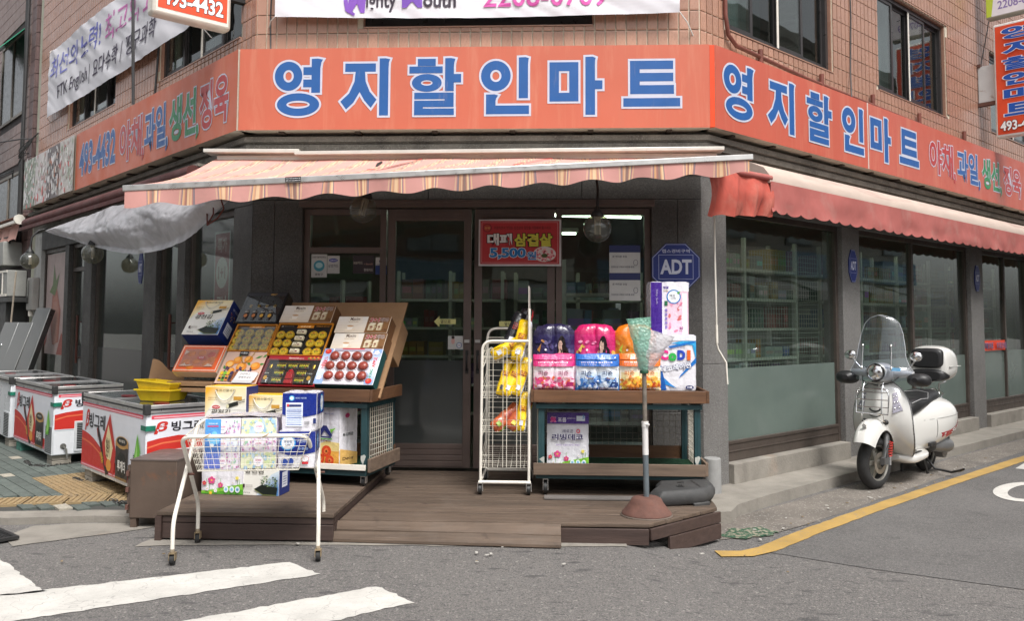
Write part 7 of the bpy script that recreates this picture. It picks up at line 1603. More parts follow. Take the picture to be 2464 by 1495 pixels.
chain([(-5.5, 8.85, .06), (-5.3, 8.6, .06), (-5.1, 8.55, .06), (-4.95, 8.75, .06), (-4.7, 8.95, .06)], 'dark chain around the block of the middle freezer', 44)
# yellow crates on the freezer
YC = M('yellow_crate_plastic', hx('#e8c82c'), rough=.35, nvar=.08, nscale=6, sub=True)
def crate(lab, Mw):
    Mw = Mw @ Matrix.Diagonal((.78, .8, .85, 1)); t = thing('yellow_crate', lab, 'crate', Mw, 'yellow crates on the nearest freezer'); m = MB(); a, b, c, d, h = .23, .16, .185, .125, .115
    vs = [(-c, -d, 0), (c, -d, 0), (c, d, 0), (-c, d, 0), (-a, -b, h), (a, -b, h), (a, b, h), (-a, b, h), (-c + .01, -d + .01, .006), (c - .01, -d + .01, .006), (c - .01, d - .01, .006), (-c + .01, d - .01, .006), (-a + .008, -b + .008, h), (a - .008, -b + .008, h), (a - .008, b - .008, h), (-a + .008, b - .008, h)]
    fs = [(3, 2, 1, 0), (0, 1, 5, 4), (1, 2, 6, 5), (2, 3, 7, 6), (3, 0, 4, 7), (8, 9, 10, 11), (9, 8, 12, 13), (10, 9, 13, 14), (11, 10, 14, 15), (8, 11, 15, 12), (4, 5, 13, 12), (5, 6, 14, 13), (6, 7, 15, 14), (7, 4, 12, 15)]
    m.add(vs, fs); m.obj('basket', YC, t)
    m = MB(); e = .012
    m.box(-a - e, a + e, -b - e, -b, h - .012, h + .003); m.box(-a - e, a + e, b, b + e, h - .012, h + .003); m.box(-a - e, -a, -b, b, h - .012, h + .003); m.box(a, a + e, -b, b, h - .012, h + .003); m.obj('rim', YC, t)
    m = MB()
    for i in range(7):
        x = -.16 + .053 * i; m.add([(x - .004, -d - .001, .01), (x + .004, -d - .001, .01), (x * 1.22 + .004, -b - .004, h - .014), (x * 1.22 - .004, -b - .004, h - .014)], [(0, 1, 2, 3)])
    m.obj('rib', YC, t); return t
crate('lower yellow plastic crate standing on the nearest freezer lid', T(-3.36, 7.32, .86) @ RZ(-14))
crate('upper yellow plastic crate, stacked askew on the lower one', T(-3.37, 7.32, .925) @ RZ(-14) @ RY(4) @ RX(-3))
m = MB(); m.grid(lambda u, v: V((-3.6 + .3 * u, 7.5 + .12 * v, .9 + .3 * v - .16 * u + .02 * math.sin(u * 8))), 12, 8); m.obj('cardboard_flap', CARD, None, None, smooth=60, label='bent brown cardboard flap sticking up behind the yellow crates', cat='cardboard')
# ============================================================ BASKET CART
CT = T(-1.99, 5.76, 0) @ RZ(9)
t = thing('basket_cart', 'white wire basket cart on crossed tube legs with four casters', 'cart', CT)
W2, yF, yB, zF, zB = .43, -.27, .27, .80, .85
def bend(pts, r_, k=5):
    P = [V(p) for p in pts]; o = [P[0]]
    for i in range(1, len(P) - 1):
        a_, b_, c_ = P[i - 1], P[i], P[i + 1]; d1 = (a_ - b_).normalized(); d2 = (c_ - b_).normalized(); rr = min(r_, (a_ - b_).length * .45, (c_ - b_).length * .45)
        for j in range(k + 1): q = j / k; o.append((b_ + d1 * rr).lerp(b_, q).lerp(b_.lerp(b_ + d2 * rr, q), q))
    return o + [P[-1]]
for nm_, yt, zt_, yb in (('front_top', yF + .04, zF, yB), ('rear_top', yB - .0, zB, yF)):
    w_ = W2 + (.02 if nm_ == 'front_top' else -.015) * 0; xo = .0 if nm_ == 'front_top' else .024
    m = MB(); m.tube(bend([(-w_ - xo, yb, .085), (-w_ - xo, yb, .27), (-w_ + .0 - xo * .5, yt, zt_), (w_ - .06 + xo * .5, yt, zt_), (w_ + xo, yb, .27), (w_ + xo, yb, .085)], .07), .0135, 10); m.obj('tube_frame', WHITE, t, smooth=60)
for x in (-W2, W2):
    m = MB(); m.cyl((x - .03, 0.01, .52), (x + .03, .01, .52), .008, 8); m.obj('pivot_bolt', RUST, t)
for x, y in ((-W2 - .024, yF), (W2 + .024, yF), (-W2, yB), (W2, yB)):
    m = MB(); m.cyl((x - .014, y + .01, .032), (x + .014, y + .01, .032), .032, 16); c = m.obj('caster', RUB, t, smooth=40)
    m = MB(); m.box(x - .02, x - .016, y - .015, y + .03, .03, .075); m.box(x + .016, x + .02, y - .015, y + .03, .03, .075); m.box(x - .02, x + .02, y - .015, y + .03, .07, .076); m.cyl((x, y, .075), (x, y, .1), .014, 10); m.obj('fork', M('rusty_zinc', (.35, .27, .17), rough=.6, metal=.5, nvar=.4), c)
bk = MB(); fb, tb = (-.33, .31, -.2, .2, .575), (-.4, .38, -.235, .24, .80)
def bpt(s, u, v):
    """side s: 0 front 1 right 2 back 3 left; u along, v up"""
    x0, x1, y0, y1 = (fb[i] + (tb[i] - fb[i]) * v for i in range(4)); z = .575 + (.235 + .04 * (1 if s == 2 else u if s == 1 else 1 - u if s == 3 else 0)) * v
    return {0: (x0 + (x1 - x0) * u, y0, z), 1: (x1, y0 + (y1 - y0) * u, z), 2: (x1 - (x1 - x0) * u, y1, z), 3: (x0, y1 - (y1 - y0) * u, z)}[s]
for s, n in ((0, 17), (1, 11), (2, 17), (3, 11)):
    for i in range(n + 1): bk.tube([bpt(s, i / n, 0), bpt(s, i / n, 1)], .0018, 5)
for j in range(7): bk.tube([bpt(s, u, j / 6) for s in range(4) for u in (0, .999)], .0018 if 0 < j < 6 else .0035, 5, closed=True)
for i in range(15): x = fb[0] + (fb[1] - fb[0]) * i / 14; bk.tube([(x, fb[2], .575), (x, fb[3], .575)], .0018, 5)
for j in range(9): y = fb[2] + (fb[3] - fb[2]) * j / 8; bk.tube([(fb[0], y, .573), (fb[1], y, .573)], .0018, 5)
bk.obj('wire_basket', WIREM, t, smooth=60)
m = MB()
for x in (-.27, .1): m.tube([(x + .02 * math.cos(a), yF + .04 + .018 * math.sin(a), zF + .004 + .012 * math.cos(a)) for a in [i * .628 for i in range(10)]], .004, 6, closed=True)
m.obj('wire_tie', M('beige_wire_tie', (.55, .42, .28), rough=.6), t, smooth=60)
a = Art((tb[1] - .012, .0, .72), U=(0, 1, 0), N=(1, 0, 0), base=.004); a.rect(0, 0, .13, .08, hx('#b8b4ac')); a.build('price_plate', t)
# tissue bundle
TW, TH = .228, .108
def tissue(lab, Mw, kind, seed):
    rnd = random.Random(seed); bg = {'p': '#ece4f0', 'b': '#dfe6ec', 'g': '#e6e8c8'}[kind]
    o = carton('tissue_box', lab, 'tissue box', Mw, TW, TH, .115, hx(bg), hx('#d8cce4'), hx('#e4dcec'), 'patterned tissue boxes bundled in the cart')
    a = Art(base=.0022, lay=.0003); pal = {'p': ['#c484b4', '#e0b0d4', '#b094c4', '#a8ccb4'], 'b': ['#aab4dc', '#c0c8e4', '#a4acd4', '#d0c0dc'], 'g': ['#a8cce0', '#94b8d8', '#ccd8a8', '#c0d4e0']}[kind]
    for i in range(60): x, y = rnd.uniform(.006, TW - .006), rnd.uniform(.006, TH - .006); r_ = rnd.uniform(.003, .007) * (1.8 if kind == 'g' else 1); a.ell(x, y, r_, r_ * 1.2, hx(rnd.choice(pal)), 8, step=False); a.h += .00003
    if kind == 'p':
        for i in range(12): x = rnd.uniform(.01, TW - .01); y = rnd.uniform(.01, .06); a.line([(x, y), (x + .004, y + .03)], .0015, hx('#7ab08a'))
    a.ell(TW * .5, TH * .45, .032, .036, hx('#efeaf2'), 18); a.text('CODI', TW * .5, TH * .5, .036, .012, hx('#c04a78'), align='c', bold=.03); a.rect(TW * .5 - .014, TH * .32, .028, .004, hx('#a8a0b8'))
    a.build('printed_front', o); return o
kinds = [['p', 'g'], ['b', 'p'], ['p', 'g']]
for c in range(2):
    for r_ in range(3):
        tissue('tissue box in the cart bundle, %s row, %s column' % (('top', 'middle', 'bottom')[r_], ('left', 'right')[c]), CT @ T(-.3 + c * (TW + .004), -.165, .58 + (2 - r_) * (TH + .002)), kinds[r_][c], c * 3 + r_)
        tissue('tissue box at the back of the cart bundle, %s row, %s column' % (('top', 'middle', 'bottom')[r_], ('left', 'right')[c]), CT @ T(-.3 + c * (TW + .004), -.04, .58 + (2 - r_) * (TH + .002)), kinds[r_][1 - c], 20 + c * 3 + r_)
a = MB(); a.grid(lambda u, v: V((-.31 + .49 * u, -.165 + .25 * v, .912 + .006 * mnoise.noise(V((u * 9, v * 7, 1))) + .012 * math.sin(u * 3.1))), 30, 14)
a.obj('plastic_wrap', M('clear_wrap_sheen', (.7, .68, .74), rough=.18, coat=.6, bump=.6, bscale=25), None, CT, smooth=80, label='wrinkled plastic wrap over the tissue box bundle', cat='plastic wrap')
a = Art((-.295, -.168, .585), base=.006, lay=.0004); 
def banner_t(a):
    a.grad(0, 0, .1, .32, hx('#5a6cc8'), hx('#5aa8e4'), n=8)
    for i in range(8): a.rect(.006 + .012 * i, .01, .005, .1, hx('#8a90d8'), False); 
    a.h += .0004
    for x, y in ((.03, .2), (.06, .22), (.05, .17), (.075, .18)): a.ell(x, y, .018, .024, hx('#7ac4f0'), 12); 
    a.ell(.045, .15, .014, .012, hx('#eef4fa'), 10); a.rect(.015, .27, .07, .008, hx('#d85a8a')); a.text('TISSUE', .02, .285, .06, .01, hx('#e8ecfa'))
banner_t(a); bo = a.build('blue_band_label', None, FILM, CT); tag(bo, 'blue printed paper band on the left of the tissue bundle', 'label'); 
def artPaper(a, w, h):
    a.rect(.004, h * .42, w - .008, h * .57, hx('#1c2f86')); a.tri([(.004, h * .42), (w * .3, h * .34), (w * .7, h * .36), (w - .004, h * .42)], hx('#1c2f86'))
def artUp(a, w, h):
    artPaper(a, w, h); a.ell(w * .28, h * .86, .018, .018, hx('#5ab4e4')); a.ell(w * .28, h * .86, .012, .012, hx('#e8f0f8')); a.text('깨끗한 키친타올', w * .38, h * .84, w * .32, h * .045, hx('#b8c8ec'), bold=.01)
    a.rect(w * .12, h * .1, w * .48, h * .64, hx('#e6ecf8')); 
    for k in range(8): a.rect(w * .15, h * (.14 + .06 * k), w * .42, h * .02, hx('#a8bce4' if k % 3 else '#5a78c0'))
    a.rect(w * .2, h * .64, w * .36, h * .05, hx('#26356e')); a.ell(w * .18, h * .67, .008, .01, hx('#d84a50')); 
    for i in range(7): a.rect(w * (.66 + .02 * i), h * .15, w * .01, h * .09, hx('#26262c'), False)
    a.rect(w * .9, h * .18, w * .08, h * .14, hx('#26356e'))
def artLo(a, w, h):
    artPaper(a, w, h); a.ell(w * .26, h * .68, .05, .05, hx('#3c9cdc'), 22); a.ell(w * .26, h * .68, .042, .042, hx('#e8eef6'), 22); a.text('깨끗한', w * .26, h * .71, .055, .018, hx('#26306a'), align='c', bold=.015); a.text('나라', w * .26, h * .62, .035, .018, hx('#26306a'), align='c', bold=.015)
    a.text('천연펄프', w * .5, h * .8, w * .3, h * .08, hx('#c8d4f0'), bold=.01); a.text('키친타올', w * .5, h * .68, w * .3, h * .08, hx('#c8d4f0'), bold=.01); 
    for k in range(3): a.ell(w * (.56 + .1 * k), h * .52, .01, .01, hx('#8aa4dc'), 10)
    a.ell(w * .18, h * .16, .02, .022, hx('#2c4a9c'), 12); a.ell(w * .34, h * .18, .02, .022, hx('#2c4a9c'), 12); a.ell(w * .72, h * .24, .026, .02, hx('#e8e4e8'), 12); a.ring(w * .72, h * .24, .026, .02, .023, .017, hx('#c06a60')); a.rect(w * .64, h * .1, w * .17, h * .06, hx('#c83038'))
G3 = 'navy and white kitchen roll packs in the cart'
rollpack('navy and white kitchen roll pack standing upright on the cart, upper one', CT @ T(.185, -.13, .825) @ RZ(-6), .235, .245, .2, 2, 2, 1, artUp, lambda a, w, h: (a.rect(.004, h * .42, w - .008, h * .57, hx('#1c2f86')), a.ell(w * .6, h * .7, .05, .06, hx('#3c9cdc'), 18), a.ell(w * .6, h * .7, .04, .05, hx('#e8eef6'), 18)), grp=G3)
rollpack('navy and white kitchen roll pack inside the basket, lower one', CT @ T(.17, -.155, .58), .245, .24, .22, 2, 2, 1, artLo, lambda a, w, h: (a.rect(.004, h * .42, w - .008, h * .57, hx('#1c2f86')), a.ell(w * .3, h * .7, .04, .05, hx('#3c9cdc'), 18)), grp=G3)
# ============================================================ SNACK RACK
SR_ = T(-.577, 7.12, .13)
t = thing('snack_rack', 'tall cream wire snack rack on casters beside the right sliding door', 'rack', SR_)
W_, D_ = .40, .6
m = MB(); m.tube(bend([(0, 0, .1), (.01, 0, 1.26), (.4, 0, 1.26)], .09, 8), .012, 10); m.tube([(.4, 0, .1), (.4, 0, 1.53)], .012, 10); m.tube([(-.015, 0, .1), (.415, 0, .1)], .014, 8); m.obj('front_frame', WHITE, t, smooth=60)
m = MB(); m.tube(bend([(0.0, D_, .1), (.01, D_, 1.36), (.4, D_, 1.36)], .09, 8), .012, 10); m.tube([(.4, D_, .1), (.4, D_, 1.5)], .012, 10); m.tube([(-.0, D_, .1), (.4, D_, .1)], .014, 8); m.obj('rear_frame', WHITE, t, smooth=60)
m = MB()
for x in (0, .4): m.tube([(x, 0, .1), (x, D_, .1)], .01, 8); m.tube([(x, 0, .45), (x, D_, .5)], .006, 6); m.tube([(x, 0, 1.0), (x, D_, 1.08)], .006, 6)
m.obj('side_rail', WHITE, t, smooth=60)
m = MB(); m.box(.392, .398, .0, .5, 1.3, 1.72); m.obj('header_board', M('pale_header_board', (.55, .5, .45), rough=.6), t)
for k, z in enumerate((1.08, .79, .51, .22)):
    m = MB()
    for i in range(3): m.tube([(.012, -.004, z + .05 * i), (.39, -.004, z + .05 * i), (.39, D_ - .08, z + .05 * i + .1), (.012, D_ - .08, z + .05 * i + .1)], .0028, 5, closed=True)
    for i in range(11): y = i * .05; m.tube([(.012, y, z + .0 + .1 * y / .52), (.39, y, z + .1 * y / .52)], .0018, 5)
    for i in range(4): x = .03 + .11 * i; m.tube([(x, -.004, z), (x, D_ - .08, z + .1)], .002, 5)
    m.obj('wire_tray', WIREM, t, smooth=60)
for k, x in enumerate((.085, .2, .315)):
    m = MB(); m.tube([(x - .016, -.012, .22)] + [(x - .016 * math.cos(a), -.012, 1.19 + .016 * math.sin(a)) for a in [i * math.pi / 6 for i in range(7)]] + [(x + .016, -.012, .22)], .003, 6); m.obj('divider_wire', WIREM, t, smooth=60)
for x in (0, .4):
    for y in (0, D_): caster(t, x, y, .1, 0)
def snack(lab, Mw, L, w_, col, alt, seed, txt='새우깡'):
    rnd = random.Random(seed); sd = rnd.uniform(0, 99); d = w_ * .42
    def f(u, v, s):
        e = (1 - abs(2 * v - 1) ** 7) ** .5; r_ = w_ / 2 * (.72 + .28 * e); z = L * v
        th = math.pi * u if s < 0 else math.pi + math.pi * u
        nz = 1 + .16 * mnoise.noise(V((math.cos(th) * 1.6 + sd, math.sin(th) * 1.6, v * 7)))
        return V((r_ * math.cos(th) * nz, -d * e * math.sin(th) * nz * .9, z))
    cf = lambda s: (lambda u, v: alt if (s > 0 or u > .8) and rnd.random() > .02 else (tuple(min(1, q * 1.1) for q in col) if rnd.random() > .5 else col))
    m = MB(); m.grid(lambda u, v: f(1 - u, v, -1), 14, 22, colfn=cf(-1)); m.grid(lambda u, v: f(1 - u, v, 1), 12, 22, colfn=cf(1))
    o = m.obj('snack_bag', FILM, None, Mw, smooth=55, label=lab, cat='snack bag', group='crisp and snack bags on the wire rack', fixn=True)
    a = Art(base=.012, lay=.0005, warp=lambda x, y: d * .88 * max(0, 1 - (2 * x / w_) ** 2) ** .5); a.text(txt, 0, L * .55, w_ * .5, L * .2, hx('#a02c20'), bold=.03, align='c', rot=R(90)); a.rect(-w_ * .2, L * .12, w_ * .35, L * .12, alt); a.build('printed_front', o, FILM)
    return o
YB, SV, BK, OR = hx('#f0c818'), hx('#c8ccd4'), hx('#1c1c20'), hx('#b85a34')
def sp(x, y, z, tilt, lean): return SR_ @ T(x, y, z) @ RY(tilt) @ RX(lean)
snack('yellow snack bag lying across the left of the top tray', sp(.09, .05, 1.13, 62, -12), .34, .11, YB, SV, 1)
snack('yellow snack bag standing at the right of the top tray', sp(.29, .02, 1.1, 14, -16), .36, .11, YB, SV, 2)
snack('black and white snack bag at the back of the top tray', sp(.22, .2, 1.2, 20, -20), .34, .13, BK, hx('#e0e0e4'), 3, '맛동산')
snack('black and red snack bag behind the others on the top tray', sp(.31, .26, 1.22, 12, -18), .34, .12, BK, hx('#a82c30'), 9, '꿀꽈배기')
snack('yellow snack bag, left one on the second tray', sp(.155, .04, .81, 16, -20), .33, .085, YB, BK, 4)
snack('yellow snack bag, middle one on the second tray', sp(.2, .01, .81, 24, -20), .34, .09, YB, SV, 5)
snack('yellow snack bag, right one on the second tray', sp(.29, .01, .81, 18, -18), .34, .09, YB, SV, 6)
snack('brown and green snack bag, left one on the third tray', sp(.1, .04, .53, 50, -22), .3, .12, OR, hx('#8aa83c'), 7, '꼬깔콘')
snack('brown and green snack bag, middle one on the third tray', sp(.24, .03, .53, 34, -22), .3, .11, OR, hx('#d8c83c'), 8, '꼬깔콘')
snack('upright yellow snack bag at the right of the third tray', sp(.33, .01, .52, 6, -14), .33, .085, YB, SV, 10)
# ============================================================ POLE WITH PLASTIC BAG, RUBBER FOOT, CONCRETE STUB
Mx = T(.71, 6.45, .13)
t = thing('parasol_foot_pole', 'steel pole in a round rusty foot with a green and clear plastic bag on top', 'pole', Mx)
m = MB(); m.lathe([(.178, 0), (.184, .014), (.178, .026), (.168, .036), (.15, .058), (.122, .095), (.108, .122), (.088, .132), (.03, .135), (.001, .135)], 40, None, None, False); m.obj('foot', RUST, t, smooth=40)
m = MB(); m.lathe([(.19, -.002), (.192, .004), (.186, .01), (.17, .01)], 40); m.obj('foot_rim', M('brown_pale_rim', (.13, .1, .08), rough=.8, nvar=.3), t, smooth=40)
m = MB(); m.cyl((0, 0, .1), (-.005, 0, .44), .0215, 16); m.obj('steel_pipe', M('grey_blue_pipe', (.17, .2, .22), rough=.4, metal=.4, nvar=.2, nscale=9), t, smooth=40)
m = MB(); m.cyl((-.005, 0, .44), (-.008, 0, .66), .0225, 16); m.obj('white_sleeve', M('rusty_white_sleeve', (.7, .68, .66), rough=.4, stain=((.5, .2, .05), 9, .6, .72, .9)), t, smooth=40)
m = MB(); m.cyl((-.008, 0, .645), (-.008, 0, .685), .026, 16); m.cyl((-.008, -.02, .665), (.02, -.035, .665), .007, 8); m.obj('collar', MATS['rusty_white_sleeve'], t, smooth=40)
m = MB(); m.cyl((-.008, 0, .68), (-.012, 0, 1.1), .0165, 14); m.obj('wooden_stick', M('grey_brown_stick', (.17, .145, .12), rough=.8, nvar=.4, nscale=20, bump=.3), t, smooth=40)
def bagf(off, sgn, c):
    def f(u, v):
        a_ = 2 * math.pi * u; base = V((-.012, 0, 1.05)); dirn = V((off, 0, 1)).normalized()
        w_ = .02 + .115 * (v ** .8) * (1 - .12 * v) + (.02 * (v > .05)); th = .045 * math.sin(math.pi * min(1, v * 1.02)) + .012
        n_ = 1 + .16 * mnoise.noise(V((math.cos(a_) * 2 + sgn, math.sin(a_) * 2, v * 6))) + .07 * mnoise.noise(V((math.cos(a_) * 7, math.sin(a_) * 7, v * 19 + sgn)))
        return base + dirn * (.36 * v * (1 - .12 * (1 + math.cos(a_)) * v * sgn)) + V((w_ * math.cos(a_) * n_, th * math.sin(a_) * n_, 0))
    return f
def bagmat(nm, col, alpha):
    m, nt, b = _mat(nm); out = nt.nodes['Material Output']; b.inputs['Base Color'].default_value = (*col, 1); b.inputs['Roughness'].default_value = .22
    tr = _n(nt, 'ShaderNodeBsdfTransparent'); tl = _n(nt, 'ShaderNodeBsdfTranslucent'); tl.inputs[0].default_value = (*col, 1)
    m1 = _n(nt, 'ShaderNodeMixShader'); m1.inputs[0].default_value = .4; nt.links.new(b.outputs[0], m1.inputs[1]); nt.links.new(tl.outputs[0], m1.inputs[2])
    m2 = _n(nt, 'ShaderNodeMixShader'); m2.inputs[0].default_value = alpha; nt.links.new(m1.outputs[0], m2.inputs[1]); nt.links.new(tr.outputs[0], m2.inputs[2])
    tc = _n(nt, 'ShaderNodeTexCoord'); vo = _n(nt, 'ShaderNodeTexVoronoi'); vo.inputs['Scale'].default_value = 45; nt.links.new(tc.outputs['Object'], vo.inputs['Vector'])
    bp = _n(nt, 'ShaderNodeBump'); bp.inputs['Strength'].default_value = .9; bp.inputs['Distance'].default_value = .01; nt.links.new(vo.outputs[0], bp.inputs['Height']); nt.links.new(bp.outputs[0], b.inputs['Normal'])
    nt.links.new(m2.outputs[0], out.inputs[0]); return m
m = MB(); m.grid(bagf(.32, 1, 0), 44, 34); m.obj('clear_bag', bagmat('crinkled_clear_bag', (.74, .72, .75), .42), t, smooth=40)
m = MB(); m.grid(lambda u, v: (lambda p: V((-.05 * v + (p.x) * .62 - .012 * .38, p.y * .8 - .018, p.z + .035 * v)))(bagf(.05, -.2, 0)(u, v)), 44, 34); m.obj('green_bag', bagmat('crinkled_green_bag', (.34, .66, .52), .38), t, smooth=40)
m = MB(); m.lathe([(.03, 0), (.034, .012), (.03, .022), (.02, .024)], 14, T(-.012, 0, 1.04)); m.obj('tie', M('dark_green_tie', (.02, .09, .05), rough=.5), t, smooth=50)
# black rubber weight
RBM = M('dusty_black_rubber', (.045, .045, .045), rough=.65, nvar=.2, nscale=5, stain=((.1, .097, .093), 4, .5, .75, .6), bump=.15)
Mx = T(1.05, 6.92, .145) @ RZ(20) @ RX(4) @ RY(-3)
t = thing('rubber_weight', 'black moulded rubber fence foot lying askew on the deck corner', 'rubber foot', Mx)
m = MB(); out_ = [(-.27, -.11), (.1, -.16), (.2, -.12), (.27, -.03), (.3, .1), (.25, .18), (.02, .2), (-.12, .24), (-.17, .12), (-.29, .02)]
top2 = [(x * .86 + .01, y * .82) for x, y in out_]; n = len(out_)
vs = [(x * .9, y * .9, .0) for x, y in out_] + [(x, y, .035) for x, y in out_] + [(x, y, .075) for x, y in out_] + [(x, y, .118) for x, y in top2]
fs = [tuple(reversed(range(n)))] + [(k * n + i, k * n + (i + 1) % n, (k + 1) * n + (i + 1) % n, (k + 1) * n + i) for k in range(3) for i in range(n)] + [tuple(3 * n + i for i in range(n))]
m.add(vs, fs); m.obj('body', RBM, t, bevel=.012)
m = MB(); m.lathe([(.03, .119), (.032, .124), (.02, .124), (.018, .1)], 18, T(-.03, -.01, 0)); m.obj('socket_ring', RBM, t, smooth=40)
m = MB(); m.lathe([(.001, .121), (.019, .121)], 18, T(-.03, -.01, 0)); m.box(.0, .05, .07, .1, .118, .121); m.add([(.1, -.09, .1195), (.11, -.09, .1195), (.13, .1, .1195), (.12, .1, .1195)], [(0, 1, 2, 3)]); m.obj('hole', BLACKP, t)
m = MB(); m.cbox(.08, -.13, .0, .14, .06, .03); m.cbox(-.2, -.06, .0, .08, .08, .03); m.obj('foot', RBM, t, bevel=.006)
m = MB(); m.lathe([(.082, 0), (.078, .31), (.07, .318), (.001, .318)], 28, T(1.5, 8.1, -.02)); m.obj('concrete_stub', M('pale_grey_render', (.3, .3, .295), rough=.85, nvar=.15, nscale=5, bump=.2, stain=((.18, .18, .17), 5, .5, .75, .5)), None, None, smooth=40, label='short grey concrete stub post at the foot of the right corner pier', cat='bollard')
# ============================================================ SCOOTER
SW = M('pearl_white_paint', (.62, .61, .58), rough=.16, nvar=.03, nscale=2, coat=.8, rvar=.04, stain=((.4, .36, .3), 3, .66, .85, .25))
SEAT = M('black_vinyl_seat', (.018, .018, .019), rough=.42, nvar=.2, bump=.1, bscale=150)
MW = T(3.277, 8.918, -.12) @ RZ(-131) @ Matrix.Diagonal((1.1, 1.06, 1.08, 1))
sc = thing('scooter', 'white motor scooter with clear windscreen, front rack and top case, parked by the kerb', 'scooter', MW)
def catmull(P, k):
    o = []
    for i in range(len(P) - 1):
        p0, p1, p2, p3 = P[max(0, i - 1)], P[i], P[i + 1], P[min(len(P) - 1, i + 2)]
        for j in range(k):
            f = j / k; o.append(tuple(.5 * (2 * b + (-a + c) * f + (2 * a - 5 * b + 4 * c - d) * f * f + (-a + 3 * b - 3 * c + d) * f ** 3) for a, b, c, d in zip(p0, p1, p2, p3)))
    return o + [P[-1]]
def loftx(m, secs, n=32, k=4, yc=0):
    S = catmull(secs, k); vs = []
    for x, hy, z0, z1, e in S:
        for i in range(n):
            a = 2 * math.pi * i / n; c, s = math.cos(a), math.sin(a); q = 2 / e
            vs.append((x, yc + max(.001, hy) * math.copysign(abs(c) ** q, c), (z0 + z1) / 2 + (z1 - z0) / 2 * math.copysign(abs(s) ** q, s)))
    N = len(S); fs = [(j * n + i, j * n + (i + 1) % n, (j + 1) * n + (i + 1) % n, (j + 1) * n + i) for j in range(N - 1) for i in range(n)] + [tuple(range(n)), tuple((N - 1) * n + i for i in reversed(range(n)))]
    return m.add(vs, fs)
def wheel(x, disc, nm='wheel', steer=0):
    Mx = MW @ T(x, 0, .245) @ RZ(steer) @ RX(90)
    m = MB(); pr = []
    for i in range(25):
        a = 2 * math.pi * i / 24; pr.append((.193 + .052 * math.cos(a), .056 * math.sin(a)))
    m.lathe(pr, 44, None, None, False); w_ = m.obj(nm, RUB, sc, Mx, smooth=60)
    m = MB(); m.lathe([(.158, -.045), (.165, -.05), (.15, -.04), (.148, .04), (.165, .05), (.158, .045)], 40, None, None, False)
    for i in range(5): a = i * 1.2566; m.M = RZ(math.degrees(a)); m.box(.03, .152, -.018, .018, -.018, .018)
    m.M = None; m.lathe([(.001, -.05), (.035, -.05), (.035, .05), (.001, .05)], 18); m.obj('rim', M('dusty_alloy', (.3, .29, .26), rough=.45, metal=.6, nvar=.25), w_, Mx, smooth=40)
    if disc:
        m = MB(); m.lathe([(.06, -.058), (.1, -.058), (.1, -.063), (.06, -.063), (.06, -.058)], 32, None, None, False); m.obj('brake_disc', M('brake_steel', (.4, .36, .3), rough=.4, metal=.8, nvar=.3), w_, Mx, smooth=40)
    return w_
wheel(0, True, steer=-9); wheel(-1.37, False)
# front fork, spring, fender
m = MB(); m.tube([(-.0, .085, .25), (-.07, .09, .38), (-.12, .07, .55)], [.028, .03, .03], 10); m.tube([(0, .075, .24), (-.07, .1, .26), (-.1, .1, .3)], .025, 8); m.cbox(-.02, .1, .27, .16, .04, .06, None, RY(0)); m.obj('fork', M('cast_grey_alloy', (.14, .14, .14), rough=.45, metal=.5), sc, smooth=50)
m = MB(); m.tube([(-.055 - .03 * q / 40 + .02 * math.cos(q * .9), .125 + .02 * math.sin(q * .9), .31 + .13 * q / 40) for q in range(41)], .0055, 6); m.obj('red_spring', M('red_spring', (.45, .03, .02), rough=.4), sc, smooth=60)
m = MB(); m.cyl((-.045, .125, .23), (-.055, .125, .31), .018, 12); m.obj('damper', CHROME, sc, smooth=40)
def fend(u, v):
    a = R(30 + 142 * u); c = 2 * v - 1; wd = .118 * (1 - .25 * max(0, abs(2 * u - 1) - .6)); r_ = .35 - .1 * abs(c) ** 2.6 + .02 * math.sin(math.pi * u)
    return V((.02 + r_ * math.cos(a) * (1.0 if u < .5 else .9), wd * math.copysign(abs(c) ** .8, c), .27 + r_ * math.sin(a) * .98 + .02))
m = MB(); m.grid(fend, 34, 18); m.grid(lambda u, v: fend(1 - u, v) * .985 + V((0, 0, .004)), 20, 12); m.obj('front_fender', SW, sc, smooth=70)
m = MB(); m.prism([(.0, .0), (.02, .0), (.03, .07), (.01, .1), (-.01, .07)], -.004, .006, T(.19, .0, .56) @ RY(50) @ RZ(90)); m.obj('chrome_crest', CHROME, sc)
# leg shield
def shield(u, v):
    P = [(.2, .1, -.5, .02), (.27, .2, -.42, .06), (.4, .265, -.3, .12), (.56, .282, -.23, .13), (.7, .275, -.215, .135), (.83, .24, -.225, .12), (.93, .17, -.24, .08), (.985, .09, -.25, .05), (1.02, .05, -.25, .04)]
    t_ = v * (len(P) - 1); k = min(len(P) - 2, int(t_)); f = t_ - k; p0, p1, p2, p3 = P[max(0, k - 1)], P[k], P[k + 1], P[min(len(P) - 1, k + 2)]
    z, hw, x, b = (.5 * (2 * B_ + (-A_ + C_) * f + (2 * A_ - 5 * B_ + 4 * C_ - D__) * f * f + (-A_ + 3 * B_ - 3 * C_ + D__) * f ** 3) for A_, B_, C_, D__ in zip(p0, p1, p2, p3))
    c = 2 * u - 1; return V((x + b * .72 * (1 - abs(c) ** 2.8) ** .9 + .035 * math.exp(-(c / .25) ** 2) * (.3 < v), hw * c, z))
m = MB(); m.grid(lambda u, v: shield(1 - u, v), 36, 44); m.grid(lambda u, v: V((lambda p: (p.x - .03 - .6 * max(0, p.x + .22 - 0) * 1, p.y * .985, p.z))(shield(u, v))), 30, 40); m.obj('leg_shield', SW, sc, smooth=75)
